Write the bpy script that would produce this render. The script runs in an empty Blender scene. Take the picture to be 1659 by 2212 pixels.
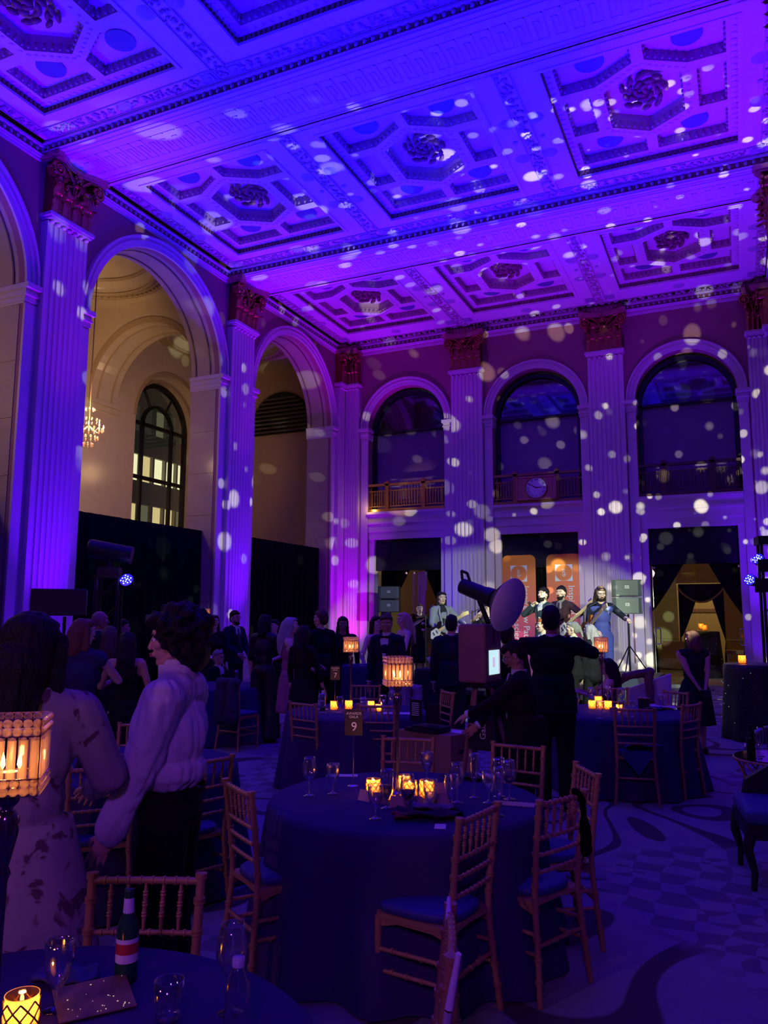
import bpy, bmesh, math, random
import numpy as np
from mathutils import Vector, Matrix, noise
from mathutils.geometry import tessellate_polygon
random.seed(7)
PI = math.pi
sc = bpy.context.scene
COL = sc.collection

# ------------------------------------------------------------------ camera
YAW, PITCH, ROLL, FPX, CAMH = -0.4284, 0.1334, 0.0038, 1676.0, 1.78
cy, sy, cp, sp = math.cos(YAW), math.sin(YAW), math.cos(PITCH), math.sin(PITCH)
F = Vector((sy*cp, cy*cp, sp)); R0 = Vector((cy, -sy, 0)); U0 = R0.cross(F)
Rv = R0*math.cos(ROLL)+U0*math.sin(ROLL); Uv = U0*math.cos(ROLL)-R0*math.sin(ROLL)
cam = bpy.data.objects.new('camera', bpy.data.cameras.new('camera')); COL.objects.link(cam)
cam.matrix_world = Matrix(((Rv.x, Uv.x, -F.x, 0), (Rv.y, Uv.y, -F.y, 0), (Rv.z, Uv.z, -F.z, CAMH), (0, 0, 0, 1)))
cam.data.sensor_fit = 'HORIZONTAL'; cam.data.sensor_width = 36.0
cam.data.lens = FPX*36.0/1659.0; cam.data.clip_start = 0.05; cam.data.clip_end = 300
sc.camera = cam

# ------------------------------------------------------------------ colour management, world, render bounces
sc.view_settings.view_transform = 'Standard'; sc.view_settings.look = 'None'
sc.view_settings.gamma = 1.0; sc.view_settings.use_curve_mapping = False
sc.view_settings.exposure = 0.0
w = bpy.data.worlds.new('night'); sc.world = w; w.use_nodes = True
w.node_tree.nodes['Background'].inputs[0].default_value = (0.02, 0.022, 0.03, 1)
w.node_tree.nodes['Background'].inputs[1].default_value = 0.3
cyc = sc.cycles
cyc.max_bounces = 6; cyc.diffuse_bounces = 3; cyc.glossy_bounces = 3; cyc.transmission_bounces = 4
cyc.transparent_max_bounces = 16; cyc.caustics_reflective = False; cyc.caustics_refractive = False
cyc.use_adaptive_sampling = True; cyc.adaptive_threshold = 0.03
cyc.sample_clamp_indirect = 3.0; cyc.use_light_tree = True

# ------------------------------------------------------------------ lights
VIOLET = (0.11, 0.0, 1.0); BLUE = (0.010, 0.0, 1.0); DEEPBLUE = (0.07, 0.0, 1.0); MAGENTA = (0.75, 0.0, 0.85); WARM = (1.0, 0.44, 0.13)
def spot(name, loc, target, power, color, angle, blend=0.6, radius=0.08):
    l = bpy.data.lights.new(name, 'SPOT'); l.energy = power; l.color = color
    l.spot_size = math.radians(angle); l.spot_blend = blend; l.shadow_soft_size = radius
    o = bpy.data.objects.new(name, l); COL.objects.link(o); o.location = loc
    o.rotation_euler = (Vector(target)-Vector(loc)).to_track_quat('-Z', 'Y').to_euler(); return o
def point(name, loc, power, color=WARM, radius=0.02):
    l = bpy.data.lights.new(name, 'POINT'); l.energy = power; l.color = color; l.shadow_soft_size = radius
    o = bpy.data.objects.new(name, l); COL.objects.link(o); o.location = loc; return o
def area(name, loc, target, power, color, sx, sy_):
    l = bpy.data.lights.new(name, 'AREA'); l.energy = power; l.color = color; l.shape = 'RECTANGLE'; l.size = sx; l.size_y = sy_
    o = bpy.data.objects.new(name, l); COL.objects.link(o); o.location = loc
    o.rotation_euler = (Vector(target)-Vector(loc)).to_track_quat('-Z', 'Y').to_euler(); return o
# blue washes thrown at the ceiling
for x, y, c, p in ((-7.9, 7.0, BLUE, 4600), (-2.6, 7.0, BLUE, 5600), (-7.4, 12.6, BLUE, 4200), (-2.9, 12.6, BLUE, 5600),
                (-8.2, 17.6, (0.30, 0, 1), 1500), (-2.4, 17.2, (0.22, 0, 1), 1900), (-5.0, 1.2, BLUE, 4600)):
    spot('wash_light', (x, y, 2.9), (x+0.1, y+0.2, 10), p, c, 82, 0.9, 0.12)
for x, y, p in ((-9.9, 9.9, 900), (-9.9, 15.4, 800), (-9.7, 19.6, 500), (0.1, 12.4, 1100), (-9.8, 5.5, 700)):
    spot('violet_accent', (x, y, 2.8), (x+0.1, y, 10), p, (0.42, 0, 1), 44, 1.0, 0.1)
# uplights at the pilaster feet: (x, y, aim x, aim y, colour, power)
for x, y, ax, ay, c, p in ((-10.1, 9.78, -10.85, 9.78, VIOLET, 2300), (-10.1, 15.35, -10.85, 15.35, (0.13, 0, 1), 2000), (-10.15, 20.1, -10.7, 20.7, (0.32, 0, 1.0), 1300),
                    (-10.1, 4.2, -10.85, 4.2, VIOLET, 2200), (-7.6, 20.15, -7.3, 20.85, DEEPBLUE, 520), (-3.75, 20.25, -3.6, 20.9, (0.5, 0, 1), 170), (-2.3, 20.2, -2.25, 20.9, (0.14, 0, 1), 420), (0.35, 20.15, 0.7, 20.8, VIOLET, 1500),
                    (0.3, 15.35, 1.0, 15.35, VIOLET, 1900), (0.3, 9.78, 1.0, 9.78, VIOLET, 1900)):
    spot('uplight', (x, y, 0.2), (ax, ay, 8.6), p, c, 42, 1.0, 0.06)
    spot('uplight_base', (x, y, 0.2), (ax, ay, 2.2), p*0.06, c, 75, 1.0, 0.06)
spot('magenta_uplight', (-10.15, 20.15, 0.35), (-10.62, 20.75, 1.8), 230, MAGENTA, 55, 1.0, 0.05)
# cool white stage wash from the front right
spot('stage_light', (0.2, 9.2, 3.4), (-5.3, 19.0, -0.7), 1700, (0.80, 1.0, 0.60), 44, 0.14, 0.05)
spot('stage_light', (-3.2, 8.5, 3.6), (-4.0, 20.0, 0.9), 1300, (0.80, 1.0, 0.60), 25, 0.2, 0.05)
spot('stage_light', (-9.2, 11.0, 3.4), (-5.6, 18.0, 1.6), 250, (0.80, 1.0, 0.62), 24, 0.6, 0.1)
spot('rail_spot', (-9.9, 18.6, 3.6), (-8.9, 20.9, 5.25), 150, (1.0, 0.58, 0.2), 22, 0.7, 0.05)
# warm light of the side aisle and of the hallway behind the glass doors
for y, p in ((12.3, 330), (7.2, 330), (18.0, 40)):
    spot('aisle_light', (-12.2, y, 6.2), (-15.3, y+0.6, 6.6), p, (1.0, 0.62, 0.30), 150, 0.5, 0.3)
point('chandelier_light', (-12.62, 12.25, 5.75), 34, (1.0, 0.62, 0.30), 0.25)
point('chandelier_light', (-12.62, 7.0, 5.75), 50, (1.0, 0.62, 0.34), 0.25)
point('hall_light', (-1.3, 24.6, 3.3), 50, (1.0, 0.72, 0.36), 0.15)
point('hall_light', (-8.3, 24.6, 3.3), 30, (1.0, 0.60, 0.26), 0.15)
# warm and violet fills added behind the camera for the foreground people
spot('warm_rear_fill', (-4.5, -3.0, 4.2), (-3.6, 6.0, 0.8), 170, (1.0, 0.36, 0.50), 70, 0.9, 0.25)
spot('violet_rear_fill', (0.6, -2.6, 3.8), (-2.4, 3.6, 1.0), 300, (0.34, 0.06, 1.0), 60, 0.9, 0.3)

def dot_projector(loc, target, power, scale, thr, seed, cone):
    """a rotating-dot effect lamp: a spot whose gobo throws soft round dots"""
    o = spot('dot_projector', loc, target, power, (0.92, 1.0, 0.62), cone, 0.1, 0.012)
    l = o.data; l.use_nodes = True; nt = l.node_tree; nt.nodes.clear()
    N = nt.nodes.new; L = nt.links.new
    out = N('ShaderNodeOutputLight'); em = N('ShaderNodeEmission'); L(em.outputs[0], out.inputs[0])
    tc = N('ShaderNodeTexCoord'); mp = N('ShaderNodeMapping'); L(tc.outputs['Normal'], mp.inputs[0])
    mp.inputs['Location'].default_value = (seed, seed*0.7, seed*1.3)
    acc = None
    for s, r in ((scale, thr), (scale*1.75, thr*0.95)):
        vo = N('ShaderNodeTexVoronoi'); vo.inputs['Scale'].default_value = s; L(mp.outputs[0], vo.inputs['Vector'])
        mr = N('ShaderNodeMapRange'); mr.inputs[1].default_value = r; mr.inputs[2].default_value = r*0.72
        mr.inputs[3].default_value = 0; mr.inputs[4].default_value = 1; L(vo.outputs['Distance'], mr.inputs[0])
        sx = N('ShaderNodeSeparateColor'); L(vo.outputs['Color'], sx.inputs[0])
        gt = N('ShaderNodeMapRange'); gt.inputs[1].default_value = 0.35; gt.inputs[2].default_value = 1.0; L(sx.outputs[0], gt.inputs[0])
        m = N('ShaderNodeMath'); m.operation = 'MULTIPLY'; L(mr.outputs[0], m.inputs[0]); L(gt.outputs[0], m.inputs[1])
        if acc is None: acc = m
        else:
            a = N('ShaderNodeMath'); a.operation = 'MAXIMUM'; L(acc.outputs[0], a.inputs[0]); L(m.outputs[0], a.inputs[1]); acc = a
    L(acc.outputs[0], em.inputs[1])
dot_projector((-0.6, 13.6, 2.9), (-4.4, 20.0, 6.6), 3400, 12.0, 0.30, 3.1, 150)

# ------------------------------------------------------------------ materials
MATS = {}
def mat(name, color=(0.5, 0.5, 0.5), rough=0.6, metal=0.0, trans=0.0, emit=None, estr=1.0, noise_amt=0.0, nscale=8.0, bump=0.0, bscale=40.0, spec=0.5, ior=1.45, coat=0.0, transl=0.0, alpha=1.0):
    if name in MATS: return MATS[name]
    m = bpy.data.materials.new(name); m.use_nodes = True; nt = m.node_tree; b = nt.nodes['Principled BSDF']
    N = nt.nodes.new; L = nt.links.new
    b.inputs['Base Color'].default_value = (*color, 1); b.inputs['Roughness'].default_value = rough; b.inputs['Metallic'].default_value = metal
    b.inputs['Transmission Weight'].default_value = trans; b.inputs['IOR'].default_value = ior; b.inputs['Specular IOR Level'].default_value = spec
    b.inputs['Coat Weight'].default_value = coat; b.inputs['Alpha'].default_value = alpha
    if emit: b.inputs['Emission Color'].default_value = (*emit, 1); b.inputs['Emission Strength'].default_value = estr
    if noise_amt or bump:
        tc = N('ShaderNodeTexCoord')
    if noise_amt:
        no = N('ShaderNodeTexNoise'); no.inputs['Scale'].default_value = nscale; no.inputs['Detail'].default_value = 5; L(tc.outputs['Object'], no.inputs['Vector'])
        mx = N('ShaderNodeMix'); mx.data_type = 'RGBA'; L(no.outputs['Fac'], mx.inputs[0])
        mx.inputs[6].default_value = (*[max(0, c*(1-noise_amt)) for c in color], 1); mx.inputs[7].default_value = (*[min(1, c*(1+noise_amt)) for c in color], 1)
        L(mx.outputs[2], b.inputs['Base Color'])
    if bump:
        nb = N('ShaderNodeTexNoise'); nb.inputs['Scale'].default_value = bscale; nb.inputs['Detail'].default_value = 4; L(tc.outputs['Object'], nb.inputs['Vector'])
        bp = N('ShaderNodeBump'); bp.inputs['Strength'].default_value = bump; bp.inputs['Distance'].default_value = 0.02; L(nb.outputs['Fac'], bp.inputs['Height']); L(bp.outputs[0], b.inputs['Normal'])
    if transl:
        tr = N('ShaderNodeBsdfTranslucent'); tr.inputs[0].default_value = (*color, 1)
        ms = N('ShaderNodeMixShader'); ms.inputs[0].default_value = transl
        out = nt.nodes['Material Output']; L(b.outputs[0], ms.inputs[1]); L(tr.outputs[0], ms.inputs[2]); L(ms.outputs[0], out.inputs[0])
    MATS[name] = m; return m

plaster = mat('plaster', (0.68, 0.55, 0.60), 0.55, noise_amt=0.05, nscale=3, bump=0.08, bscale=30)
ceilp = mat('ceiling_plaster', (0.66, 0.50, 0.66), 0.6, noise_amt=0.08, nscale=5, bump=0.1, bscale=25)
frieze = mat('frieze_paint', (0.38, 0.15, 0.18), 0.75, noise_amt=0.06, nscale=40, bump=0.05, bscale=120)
gilt = mat('gilt', (0.42, 0.16, 0.07), 0.24, 0.78, noise_amt=0.35, nscale=9, bump=0.3, bscale=30)
giltdark = mat('dark_gilt', (0.30, 0.10, 0.14), 0.45, 0.1, noise_amt=0.3, nscale=20)
leafplaster = mat('ornament_plaster', (0.42, 0.34, 0.38), 0.5, noise_amt=0.3, nscale=15)
roundelm = mat('roundel_paint', (0.10, 0.12, 0.30), 0.6)
marble = mat('aisle_stone', (0.50, 0.40, 0.30), 0.18, noise_amt=0.10, nscale=4, spec=0.5)
bronze = mat('bronze', (0.36, 0.19, 0.08), 0.35, 0.8, noise_amt=0.4, nscale=12)
blackcloth = mat('black_drape', (0.004, 0.004, 0.006), 0.95, spec=0.1)
navycloth = mat('navy_tablecloth', (0.048, 0.026, 0.12), 0.85, spec=0.15, bump=0.1, bscale=300)
blackplastic = mat('black_plastic', (0.015, 0.015, 0.018), 0.45)
blackmetal = mat('black_metal', (0.02, 0.02, 0.022), 0.35, 0.6)
steel = mat('steel', (0.65, 0.65, 0.68), 0.25, 0.9)
chrome = mat('chrome', (0.75, 0.72, 0.75), 0.12, 1.0)
chairgold = mat('gold_wood', (0.50, 0.27, 0.13), 0.35, 0.25, noise_amt=0.15, nscale=30)
cushion = mat('navy_cushion', (0.04, 0.035, 0.20), 0.6, bump=0.1, bscale=200)
def thin_glass(name, tint=(0.97, 0.97, 0.97), face=0.05, edge=0.75, rough=0.02):
    m = bpy.data.materials.new(name); m.use_nodes = True; nt = m.node_tree; nt.nodes.clear(); N = nt.nodes.new; L = nt.links.new
    out = N('ShaderNodeOutputMaterial'); mx = N('ShaderNodeMixShader'); tr = N('ShaderNodeBsdfTransparent'); tr.inputs[0].default_value = (*tint, 1); gs = N('ShaderNodeBsdfGlossy'); gs.inputs['Roughness'].default_value = rough; gs.inputs[0].default_value = (1, 1, 1, 1)
    lw = N('ShaderNodeLayerWeight'); lw.inputs[0].default_value = 0.35; mr = N('ShaderNodeMapRange'); mr.inputs[3].default_value = face; mr.inputs[4].default_value = edge; L(lw.outputs['Facing'], mr.inputs[0]); L(mr.outputs[0], mx.inputs[0])
    L(tr.outputs[0], mx.inputs[1]); L(gs.outputs[0], mx.inputs[2]); L(mx.outputs[0], out.inputs[0]); MATS[name] = m; return m
glass = thin_glass('clear_glass', face=0.12, edge=1.0, rough=0.06); doorglass = thin_glass('door_glass', (0.93, 0.96, 0.95), 0.03, 0.6, 0.0); water = thin_glass('water', (0.85, 0.88, 0.95), 0.08, 0.6)
thin_glass('window_glass', (0.9, 0.92, 0.9), 0.03, 0.5, 0.0)
def crystal_mat(name='crystal', tint=(0.98, 0.90, 0.86), tcol=(1.0, 0.66, 0.40, 1), k=0.36):
    m = thin_glass(name, tint, 0.15, 0.85, 0.05); nt = m.node_tree; out = nt.nodes['Material Output']; ms = nt.nodes.new('ShaderNodeMixShader'); tl = nt.nodes.new('ShaderNodeBsdfTranslucent'); tl.inputs[0].default_value = tcol
    ms.inputs[0].default_value = k; src = out.inputs[0].links[0].from_socket; nt.links.new(src, ms.inputs[1]); nt.links.new(tl.outputs[0], ms.inputs[2]); nt.links.new(ms.outputs[0], out.inputs[0]); return m
crystal = crystal_mat()
votglass = crystal_mat('votive_glass', (1.0, 0.80, 0.45), (1.0, 0.62, 0.22, 1), 0.62)
flame = mat('candle_flame', (1, 0.7, 0.3), emit=(1.0, 0.58, 0.20), estr=22)
wax = mat('wax', (0.9, 0.8, 0.6), 0.5, transl=0.4)
redwine = mat('red_wine', (0.10, 0.0, 0.02), 0.05, 0, 0.6)
beer = mat('pale_beer', (0.45, 0.5, 0.12), 0.05, 0, 0.7)
paper = mat('white_card', (0.75, 0.72, 0.78), 0.7)
tan_paper = mat('tan_card', (0.62, 0.42, 0.30), 0.8)
darkpanel = mat('dark_window_panel', (0.20, 0.12, 0.26), 0.6)
mirrorglass = mat('dark_reflecting_glass', (0.01, 0.01, 0.02), 0.05, 0.0, spec=1.0, coat=1.0)
wood = mat('brown_wood', (0.32, 0.17, 0.12), 0.6, noise_amt=0.15, nscale=10)
hallwall = mat('hall_wall', (0.55, 0.45, 0.26), 0.8)
hallbrown = mat('hall_brown_wall', (0.42, 0.22, 0.08), 0.8)

# ------------------------------------------------------------------ mesh builder
class MB:
    def __init__(s): s.v = []; s.f = []; s.m = []; s.sm = []
    def add(s, vs, fs, mi=0, smooth=False):
        o = len(s.v); s.v.extend([tuple(p) for p in vs]); s.f.extend([tuple(i+o for i in f) for f in fs])
        s.m.extend([mi]*len(fs)); s.sm.extend([smooth]*len(fs)); return s
    def box(s, c, d, rz=0, mi=0, rx=0, ry=0):
        M = Matrix.Rotation(rz, 3, 'Z') @ Matrix.Rotation(ry, 3, 'Y') @ Matrix.Rotation(rx, 3, 'X'); c = Vector(c)
        vs = [c + M @ Vector((x*d[0]/2, y*d[1]/2, z*d[2]/2)) for z in (-1, 1) for y in (-1, 1) for x in (-1, 1)]
        return s.add(vs, [(0, 2, 3, 1), (4, 5, 7, 6), (0, 1, 5, 4), (2, 6, 7, 3), (0, 4, 6, 2), (1, 3, 7, 5)], mi)
    def bb(s, p, q, mi=0):
        return s.box([(a+b)/2 for a, b in zip(p, q)], [abs(b-a) for a, b in zip(p, q)], 0, mi)
    def cyl(s, p, q, r1, r2=None, n=10, mi=0, caps=True, smooth=True):
        r2 = r1 if r2 is None else r2; p = Vector(p); q = Vector(q); d = q-p
        if d.length < 1e-9: return s
        x = d.orthogonal().normalized(); y = d.normalized().cross(x); vs = []
        for c, r in ((p, r1), (q, r2)):
            for i in range(n): a = 2*PI*i/n; vs.append(c + (x*math.cos(a)+y*math.sin(a))*r)
        fs = [(i, (i+1) % n, n+(i+1) % n, n+i) for i in range(n)]
        s.add(vs, fs, mi, smooth)
        if caps: s.add(vs[:n], [tuple(range(n))[::-1]], mi); s.add(vs[n:], [tuple(range(n))], mi)
        return s
    def sph(s, c, r, nu=10, nv=7, mi=0, rot=None, smooth=True):
        c = Vector(c); r = (r, r, r) if isinstance(r, (int, float)) else r; vs = []
        for j in range(1, nv):
            t = PI*j/nv
            for i in range(nu):
                a = 2*PI*i/nu; p = Vector((r[0]*math.sin(t)*math.cos(a), r[1]*math.sin(t)*math.sin(a), r[2]*math.cos(t)))
                vs.append(c + (rot @ p if rot else p))
        n = len(vs); top = Vector((0, 0, r[2])); vs += [c+(rot @ top if rot else top), c-(rot @ top if rot else top)]
        fs = [(j*nu+i, (j+1)*nu+i, (j+1)*nu+(i+1) % nu, j*nu+(i+1) % nu) for j in range(nv-2) for i in range(nu)]
        fs += [(n, i, (i+1) % nu) for i in range(nu)] + [(n+1, (nv-2)*nu+(i+1) % nu, (nv-2)*nu+i) for i in range(nu)]
        return s.add(vs, fs, mi, smooth)
    def cap(s, p, q, r1, r2, n=10, mi=0):
        s.cyl(p, q, r1, r2, n, mi, False); s.sph(p, r1, n, 6, mi); s.sph(q, r2, n, 6, mi); return s
    def lathe(s, prof, n=16, c=(0, 0, 0), mi=0, fn=None, smooth=True, close=False):
        vs = []; k = len(prof)
        for r, z in prof:
            for i in range(n):
                a = 2*PI*i/n; f = fn(a, z, r) if fn else (r*math.cos(a), r*math.sin(a), z)
                vs.append((c[0]+f[0], c[1]+f[1], c[2]+f[2]))
        fs = [(j*n+i, j*n+(i+1) % n, (j+1)*n+(i+1) % n, (j+1)*n+i) for j in range(k-1) for i in range(n)]
        if close: fs += [((k-1)*n+i, (k-1)*n+(i+1) % n, (i+1) % n, i) for i in range(n)]
        return s.add(vs, fs, mi, smooth)
    def disc(s, c, r, n=16, mi=0, up=True):
        vs = [(c[0]+r*math.cos(2*PI*i/n), c[1]+r*math.sin(2*PI*i/n), c[2]) for i in range(n)]
        return s.add(vs, [tuple(range(n)) if up else tuple(range(n))[::-1]], mi)
    def prism(s, poly, a, b, fn, mi=0, smooth=False):
        """poly of (u,v); extruded along w from a to b; fn(u,v,w)->xyz"""
        n = len(poly); vs = [fn(u, v, a) for u, v in poly]+[fn(u, v, b) for u, v in poly]
        fs = [(i, (i+1) % n, n+(i+1) % n, n+i) for i in range(n)]
        s.add(vs, fs, mi, smooth)
        tri = tessellate_polygon([[Vector((u, v, 0)) for u, v in poly]])
        s.add(vs[:n], [tuple(t) for t in tri], mi); s.add(vs[n:], [tuple(t) for t in tri], mi); return s
    def tube(s, pts, r, n=8, mi=0):
        r = r if hasattr(r, '__len__') else [r]*len(pts)
        for i in range(len(pts)-1): s.cyl(pts[i], pts[i+1], r[i], r[i+1], n, mi, i in (0, len(pts)-2))
        return s
    def grid(s, nu, nv, fn, mi=0, smooth=True, thick=None):
        vs = [fn(i/nu, j/nv) for j in range(nv+1) for i in range(nu+1)]
        fs = [(j*(nu+1)+i, j*(nu+1)+i+1, (j+1)*(nu+1)+i+1, (j+1)*(nu+1)+i) for j in range(nv) for i in range(nu)]
        return s.add(vs, fs, mi, smooth)
    def mesh(s, name, mats):
        me = bpy.data.meshes.new(name); me.from_pydata([tuple(map(float, v)) for v in s.v], [], s.f)
        for m in (mats if isinstance(mats, (list, tuple)) else [mats]): me.materials.append(m)
        me.polygons.foreach_set('material_index', s.m); me.polygons.foreach_set('use_smooth', s.sm); me.update(); return me
    def build(s, name, mats, parent=None, **kw): return link(name, s.mesh(name, mats), parent, **kw)
def link(name, me, parent=None, loc=None, rz=None, label=None, cat=None, group=None, kind=None):
    o = bpy.data.objects.new(name, me); COL.objects.link(o)
    if parent is not None: o.parent = parent
    if loc is not None: o.location = loc
    if rz is not None: o.rotation_euler = (0, 0, rz)
    if label: o['label'] = label
    if cat: o['category'] = cat
    if group: o['group'] = group
    if kind: o['kind'] = kind
    return o
def thing(name, label, cat, loc=(0, 0, 0), rz=0, group=None, kind=None): return link(name, None, None, loc, rz, label, cat, group, kind)
def struct(name, loc=(0, 0, 0)): return link(name, None, None, loc, 0, kind='structure')
def dup(root, loc=None, rz=None, label=None, group=None, scale=None, parent=None):
    r = root.copy(); COL.objects.link(r)
    if parent is not None: r.parent = parent
    if loc is not None: r.location = loc
    if rz is not None: r.rotation_euler = (0, 0, rz)
    if label: r['label'] = label
    if group: r['group'] = group
    if scale: r.scale = (scale, scale, scale) if not hasattr(scale, '__len__') else scale
    for ch in list(root.children):
        c = ch.copy(); COL.objects.link(c); c.parent = r
        for g in ch.children: d = g.copy(); COL.objects.link(d); d.parent = c
    return r
TMP = bpy.data.scenes.new('scratch')
def evaluated(t):
    TMP.collection.objects.link(t); vl = TMP.view_layers[0]; vl.update(); dg = vl.depsgraph
    me = bpy.data.meshes.new_from_object(t.evaluated_get(dg)); bpy.data.objects.remove(t); return me
def solid(name, mats, parent, mb, vox, smooth=3, **kw):
    """fuse the overlapping primitives of a builder into one continuous skin"""
    me = mb.mesh(name, mats); t = bpy.data.objects.new('tmp', me)
    r = t.modifiers.new('r', 'REMESH'); r.mode = 'VOXEL'; r.voxel_size = vox
    if smooth:
        k = t.modifiers.new('s', 'SMOOTH'); k.factor = 0.5; k.iterations = smooth
    me2 = evaluated(t)
    me2.polygons.foreach_set('use_smooth', [True]*len(me2.polygons))
    me2.materials.clear()
    for m in (mats if isinstance(mats, (list, tuple)) else [mats]): me2.materials.append(m)
    if parent is False: return me2
    return link(name, me2, parent, **kw)
def displace(o, fn):
    me = o.data; n = len(me.vertices); co = np.empty(n*3, np.float32); nn = np.empty(n*3, np.float32); me.vertices.foreach_get('co', co); me.vertices.foreach_get('normal', nn); co = co.reshape(-1, 3); nn = nn.reshape(-1, 3)
    d = np.array([fn(Vector(c)) for c in co.tolist()], np.float32); me.vertices.foreach_set('co', (co+nn*d[:, None]).ravel()); me.update()
def mesh_into(mb, me, M, mi=0):
    vs = [M @ v.co for v in me.vertices]; mb.add(vs, [tuple(p.vertices) for p in me.polygons], mi, True)
def text(name, s, size, m, M, parent, ext=0.002, align='CENTER'):
    cu = bpy.data.curves.new(name, 'FONT'); cu.body = s; cu.size = size; cu.extrude = ext; cu.align_x = align; cu.align_y = 'CENTER'; cu.resolution_u = 3
    t = bpy.data.objects.new('tmp', cu); me = evaluated(t)
    me.transform(M); me.materials.clear(); me.materials.append(m); return link(name, me, parent)
def Mx(xa, ya, o):
    xa = Vector(xa).normalized(); ya = Vector(ya).normalized(); za = xa.cross(ya)
    return Matrix(((xa.x, ya.x, za.x, o[0]), (xa.y, ya.y, za.y, o[1]), (xa.z, ya.z, za.z, o[2]), (0, 0, 0, 1)))

# ================================================================== ARCHITECTURE
XF, YF, XR = -10.84, 20.80, 0.96          # front planes of the pilasters: left wall, stage wall, right wall
XWL, YW, XWR = XF-0.16, YF+0.16, XR+0.16  # wall planes
ZS, ZTOP = 7.47, 9.93                     # arch springing, underside of the beams
def mL(u, z, w): return (XF+w, u, z)      # left wall: u runs along y, w out of the wall
def mB(u, z, w): return (u, YF-w, z)      # stage wall
def mR(u, z, w): return (XR-w, u, z)

# ---- carpet
def carpet_mat():
    m = bpy.data.materials.new('carpet'); m.use_nodes = True; nt = m.node_tree; b = nt.nodes['Principled BSDF']; N = nt.nodes.new; L = nt.links.new
    b.inputs['Roughness'].default_value = 1.0; b.inputs['Specular IOR Level'].default_value = 0.05
    tc = N('ShaderNodeTexCoord'); nz = N('ShaderNodeTexNoise'); nz.inputs['Scale'].default_value = 0.42; nz.inputs['Detail'].default_value = 0.6; nz.inputs['Distortion'].default_value = 0.9; L(tc.outputs['Object'], nz.inputs['Vector'])
    # broad swirling bands: contour lines of a soft field
    ml = N('ShaderNodeMath'); ml.operation = 'MULTIPLY'; ml.inputs[1].default_value = 9.0; L(nz.outputs['Fac'], ml.inputs[0])
    fr = N('ShaderNodeMath'); fr.operation = 'PINGPONG'; fr.inputs[1].default_value = 0.5; L(ml.outputs[0], fr.inputs[0])
    r1 = N('ShaderNodeMapRange'); r1.inputs[1].default_value = 0.11; r1.inputs[2].default_value = 0.14; L(fr.outputs[0], r1.inputs[0])
    # bent checks in patches
    wn = N('ShaderNodeTexNoise'); wn.inputs['Scale'].default_value = 1.6; L(tc.outputs['Object'], wn.inputs['Vector'])
    s2 = N('ShaderNodeVectorMath'); s2.operation = 'SCALE'; s2.inputs['Scale'].default_value = 0.35; L(wn.outputs['Color'], s2.inputs[0])
    a2 = N('ShaderNodeVectorMath'); a2.operation = 'ADD'; L(tc.outputs['Object'], a2.inputs[0]); L(s2.outputs[0], a2.inputs[1])
    ck = N('ShaderNodeTexChecker'); ck.inputs['Scale'].default_value = 5.0; ck.inputs[1].default_value = (0.40, 0.38, 0.38, 1); ck.inputs[2].default_value = (0.26, 0.24, 0.24, 1); L(a2.outputs[0], ck.inputs[0])
    pn = N('ShaderNodeTexNoise'); pn.inputs['Scale'].default_value = 0.28; pn.inputs['Detail'].default_value = 0; L(tc.outputs['Object'], pn.inputs['Vector'])
    pr = N('ShaderNodeMapRange'); pr.inputs[1].default_value = 0.52; pr.inputs[2].default_value = 0.55; L(pn.outputs['Fac'], pr.inputs[0])
    m1 = N('ShaderNodeMix'); m1.data_type = 'RGBA'; L(r1.outputs[0], m1.inputs[0]); m1.inputs[6].default_value = (0.13, 0.10, 0.10, 1); m1.inputs[7].default_value = (0.38, 0.36, 0.36, 1)
    m2 = N('ShaderNodeMix'); m2.data_type = 'RGBA'; L(pr.outputs[0], m2.inputs[0]); L(m1.outputs[2], m2.inputs[6]); L(ck.outputs['Color'], m2.inputs[7])
    fn = N('ShaderNodeTexNoise'); fn.inputs['Scale'].default_value = 180; L(tc.outputs['Object'], fn.inputs['Vector'])
    m3 = N('ShaderNodeMix'); m3.data_type = 'RGBA'; m3.blend_type = 'MULTIPLY'; m3.inputs[0].default_value = 0.5; L(m2.outputs[2], m3.inputs[6]); L(fn.outputs['Fac'], m3.inputs[7])
    L(m3.outputs[2], b.inputs['Base Color'])
    bp = N('ShaderNodeBump'); bp.inputs['Strength'].default_value = 0.3; bp.inputs['Distance'].default_value = 0.01; L(fn.outputs['Fac'], bp.inputs['Height']); L(bp.outputs[0], b.inputs['Normal']); return m
f = MB(); f.bb((-16.5, -3.5, -0.1), (XWR+0.6, 21.4, 0)); f.build('floor', carpet_mat(), kind='structure')
hallcarpet = mat('hall_carpet', (0.30, 0.26, 0.22), 1.0, noise_amt=0.4, nscale=2)
f = MB(); f.bb((-11.5, 21.4, -0.1), (2.5, 36, -0.002)); f.build('hall_floor', hallcarpet, kind='structure')
tr = MB()
for k, (y, wd) in enumerate(((23.2, 0.28), (25.6, 0.4), (28.5, 0.5))): tr.bb((-3.5, y, -0.01), (1.5, y+wd, 0.004))
tr.build('hall_carpet_stripe', mat('red_carpet', (0.5, 0.16, 0.08), 1.0), kind='structure')

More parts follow.
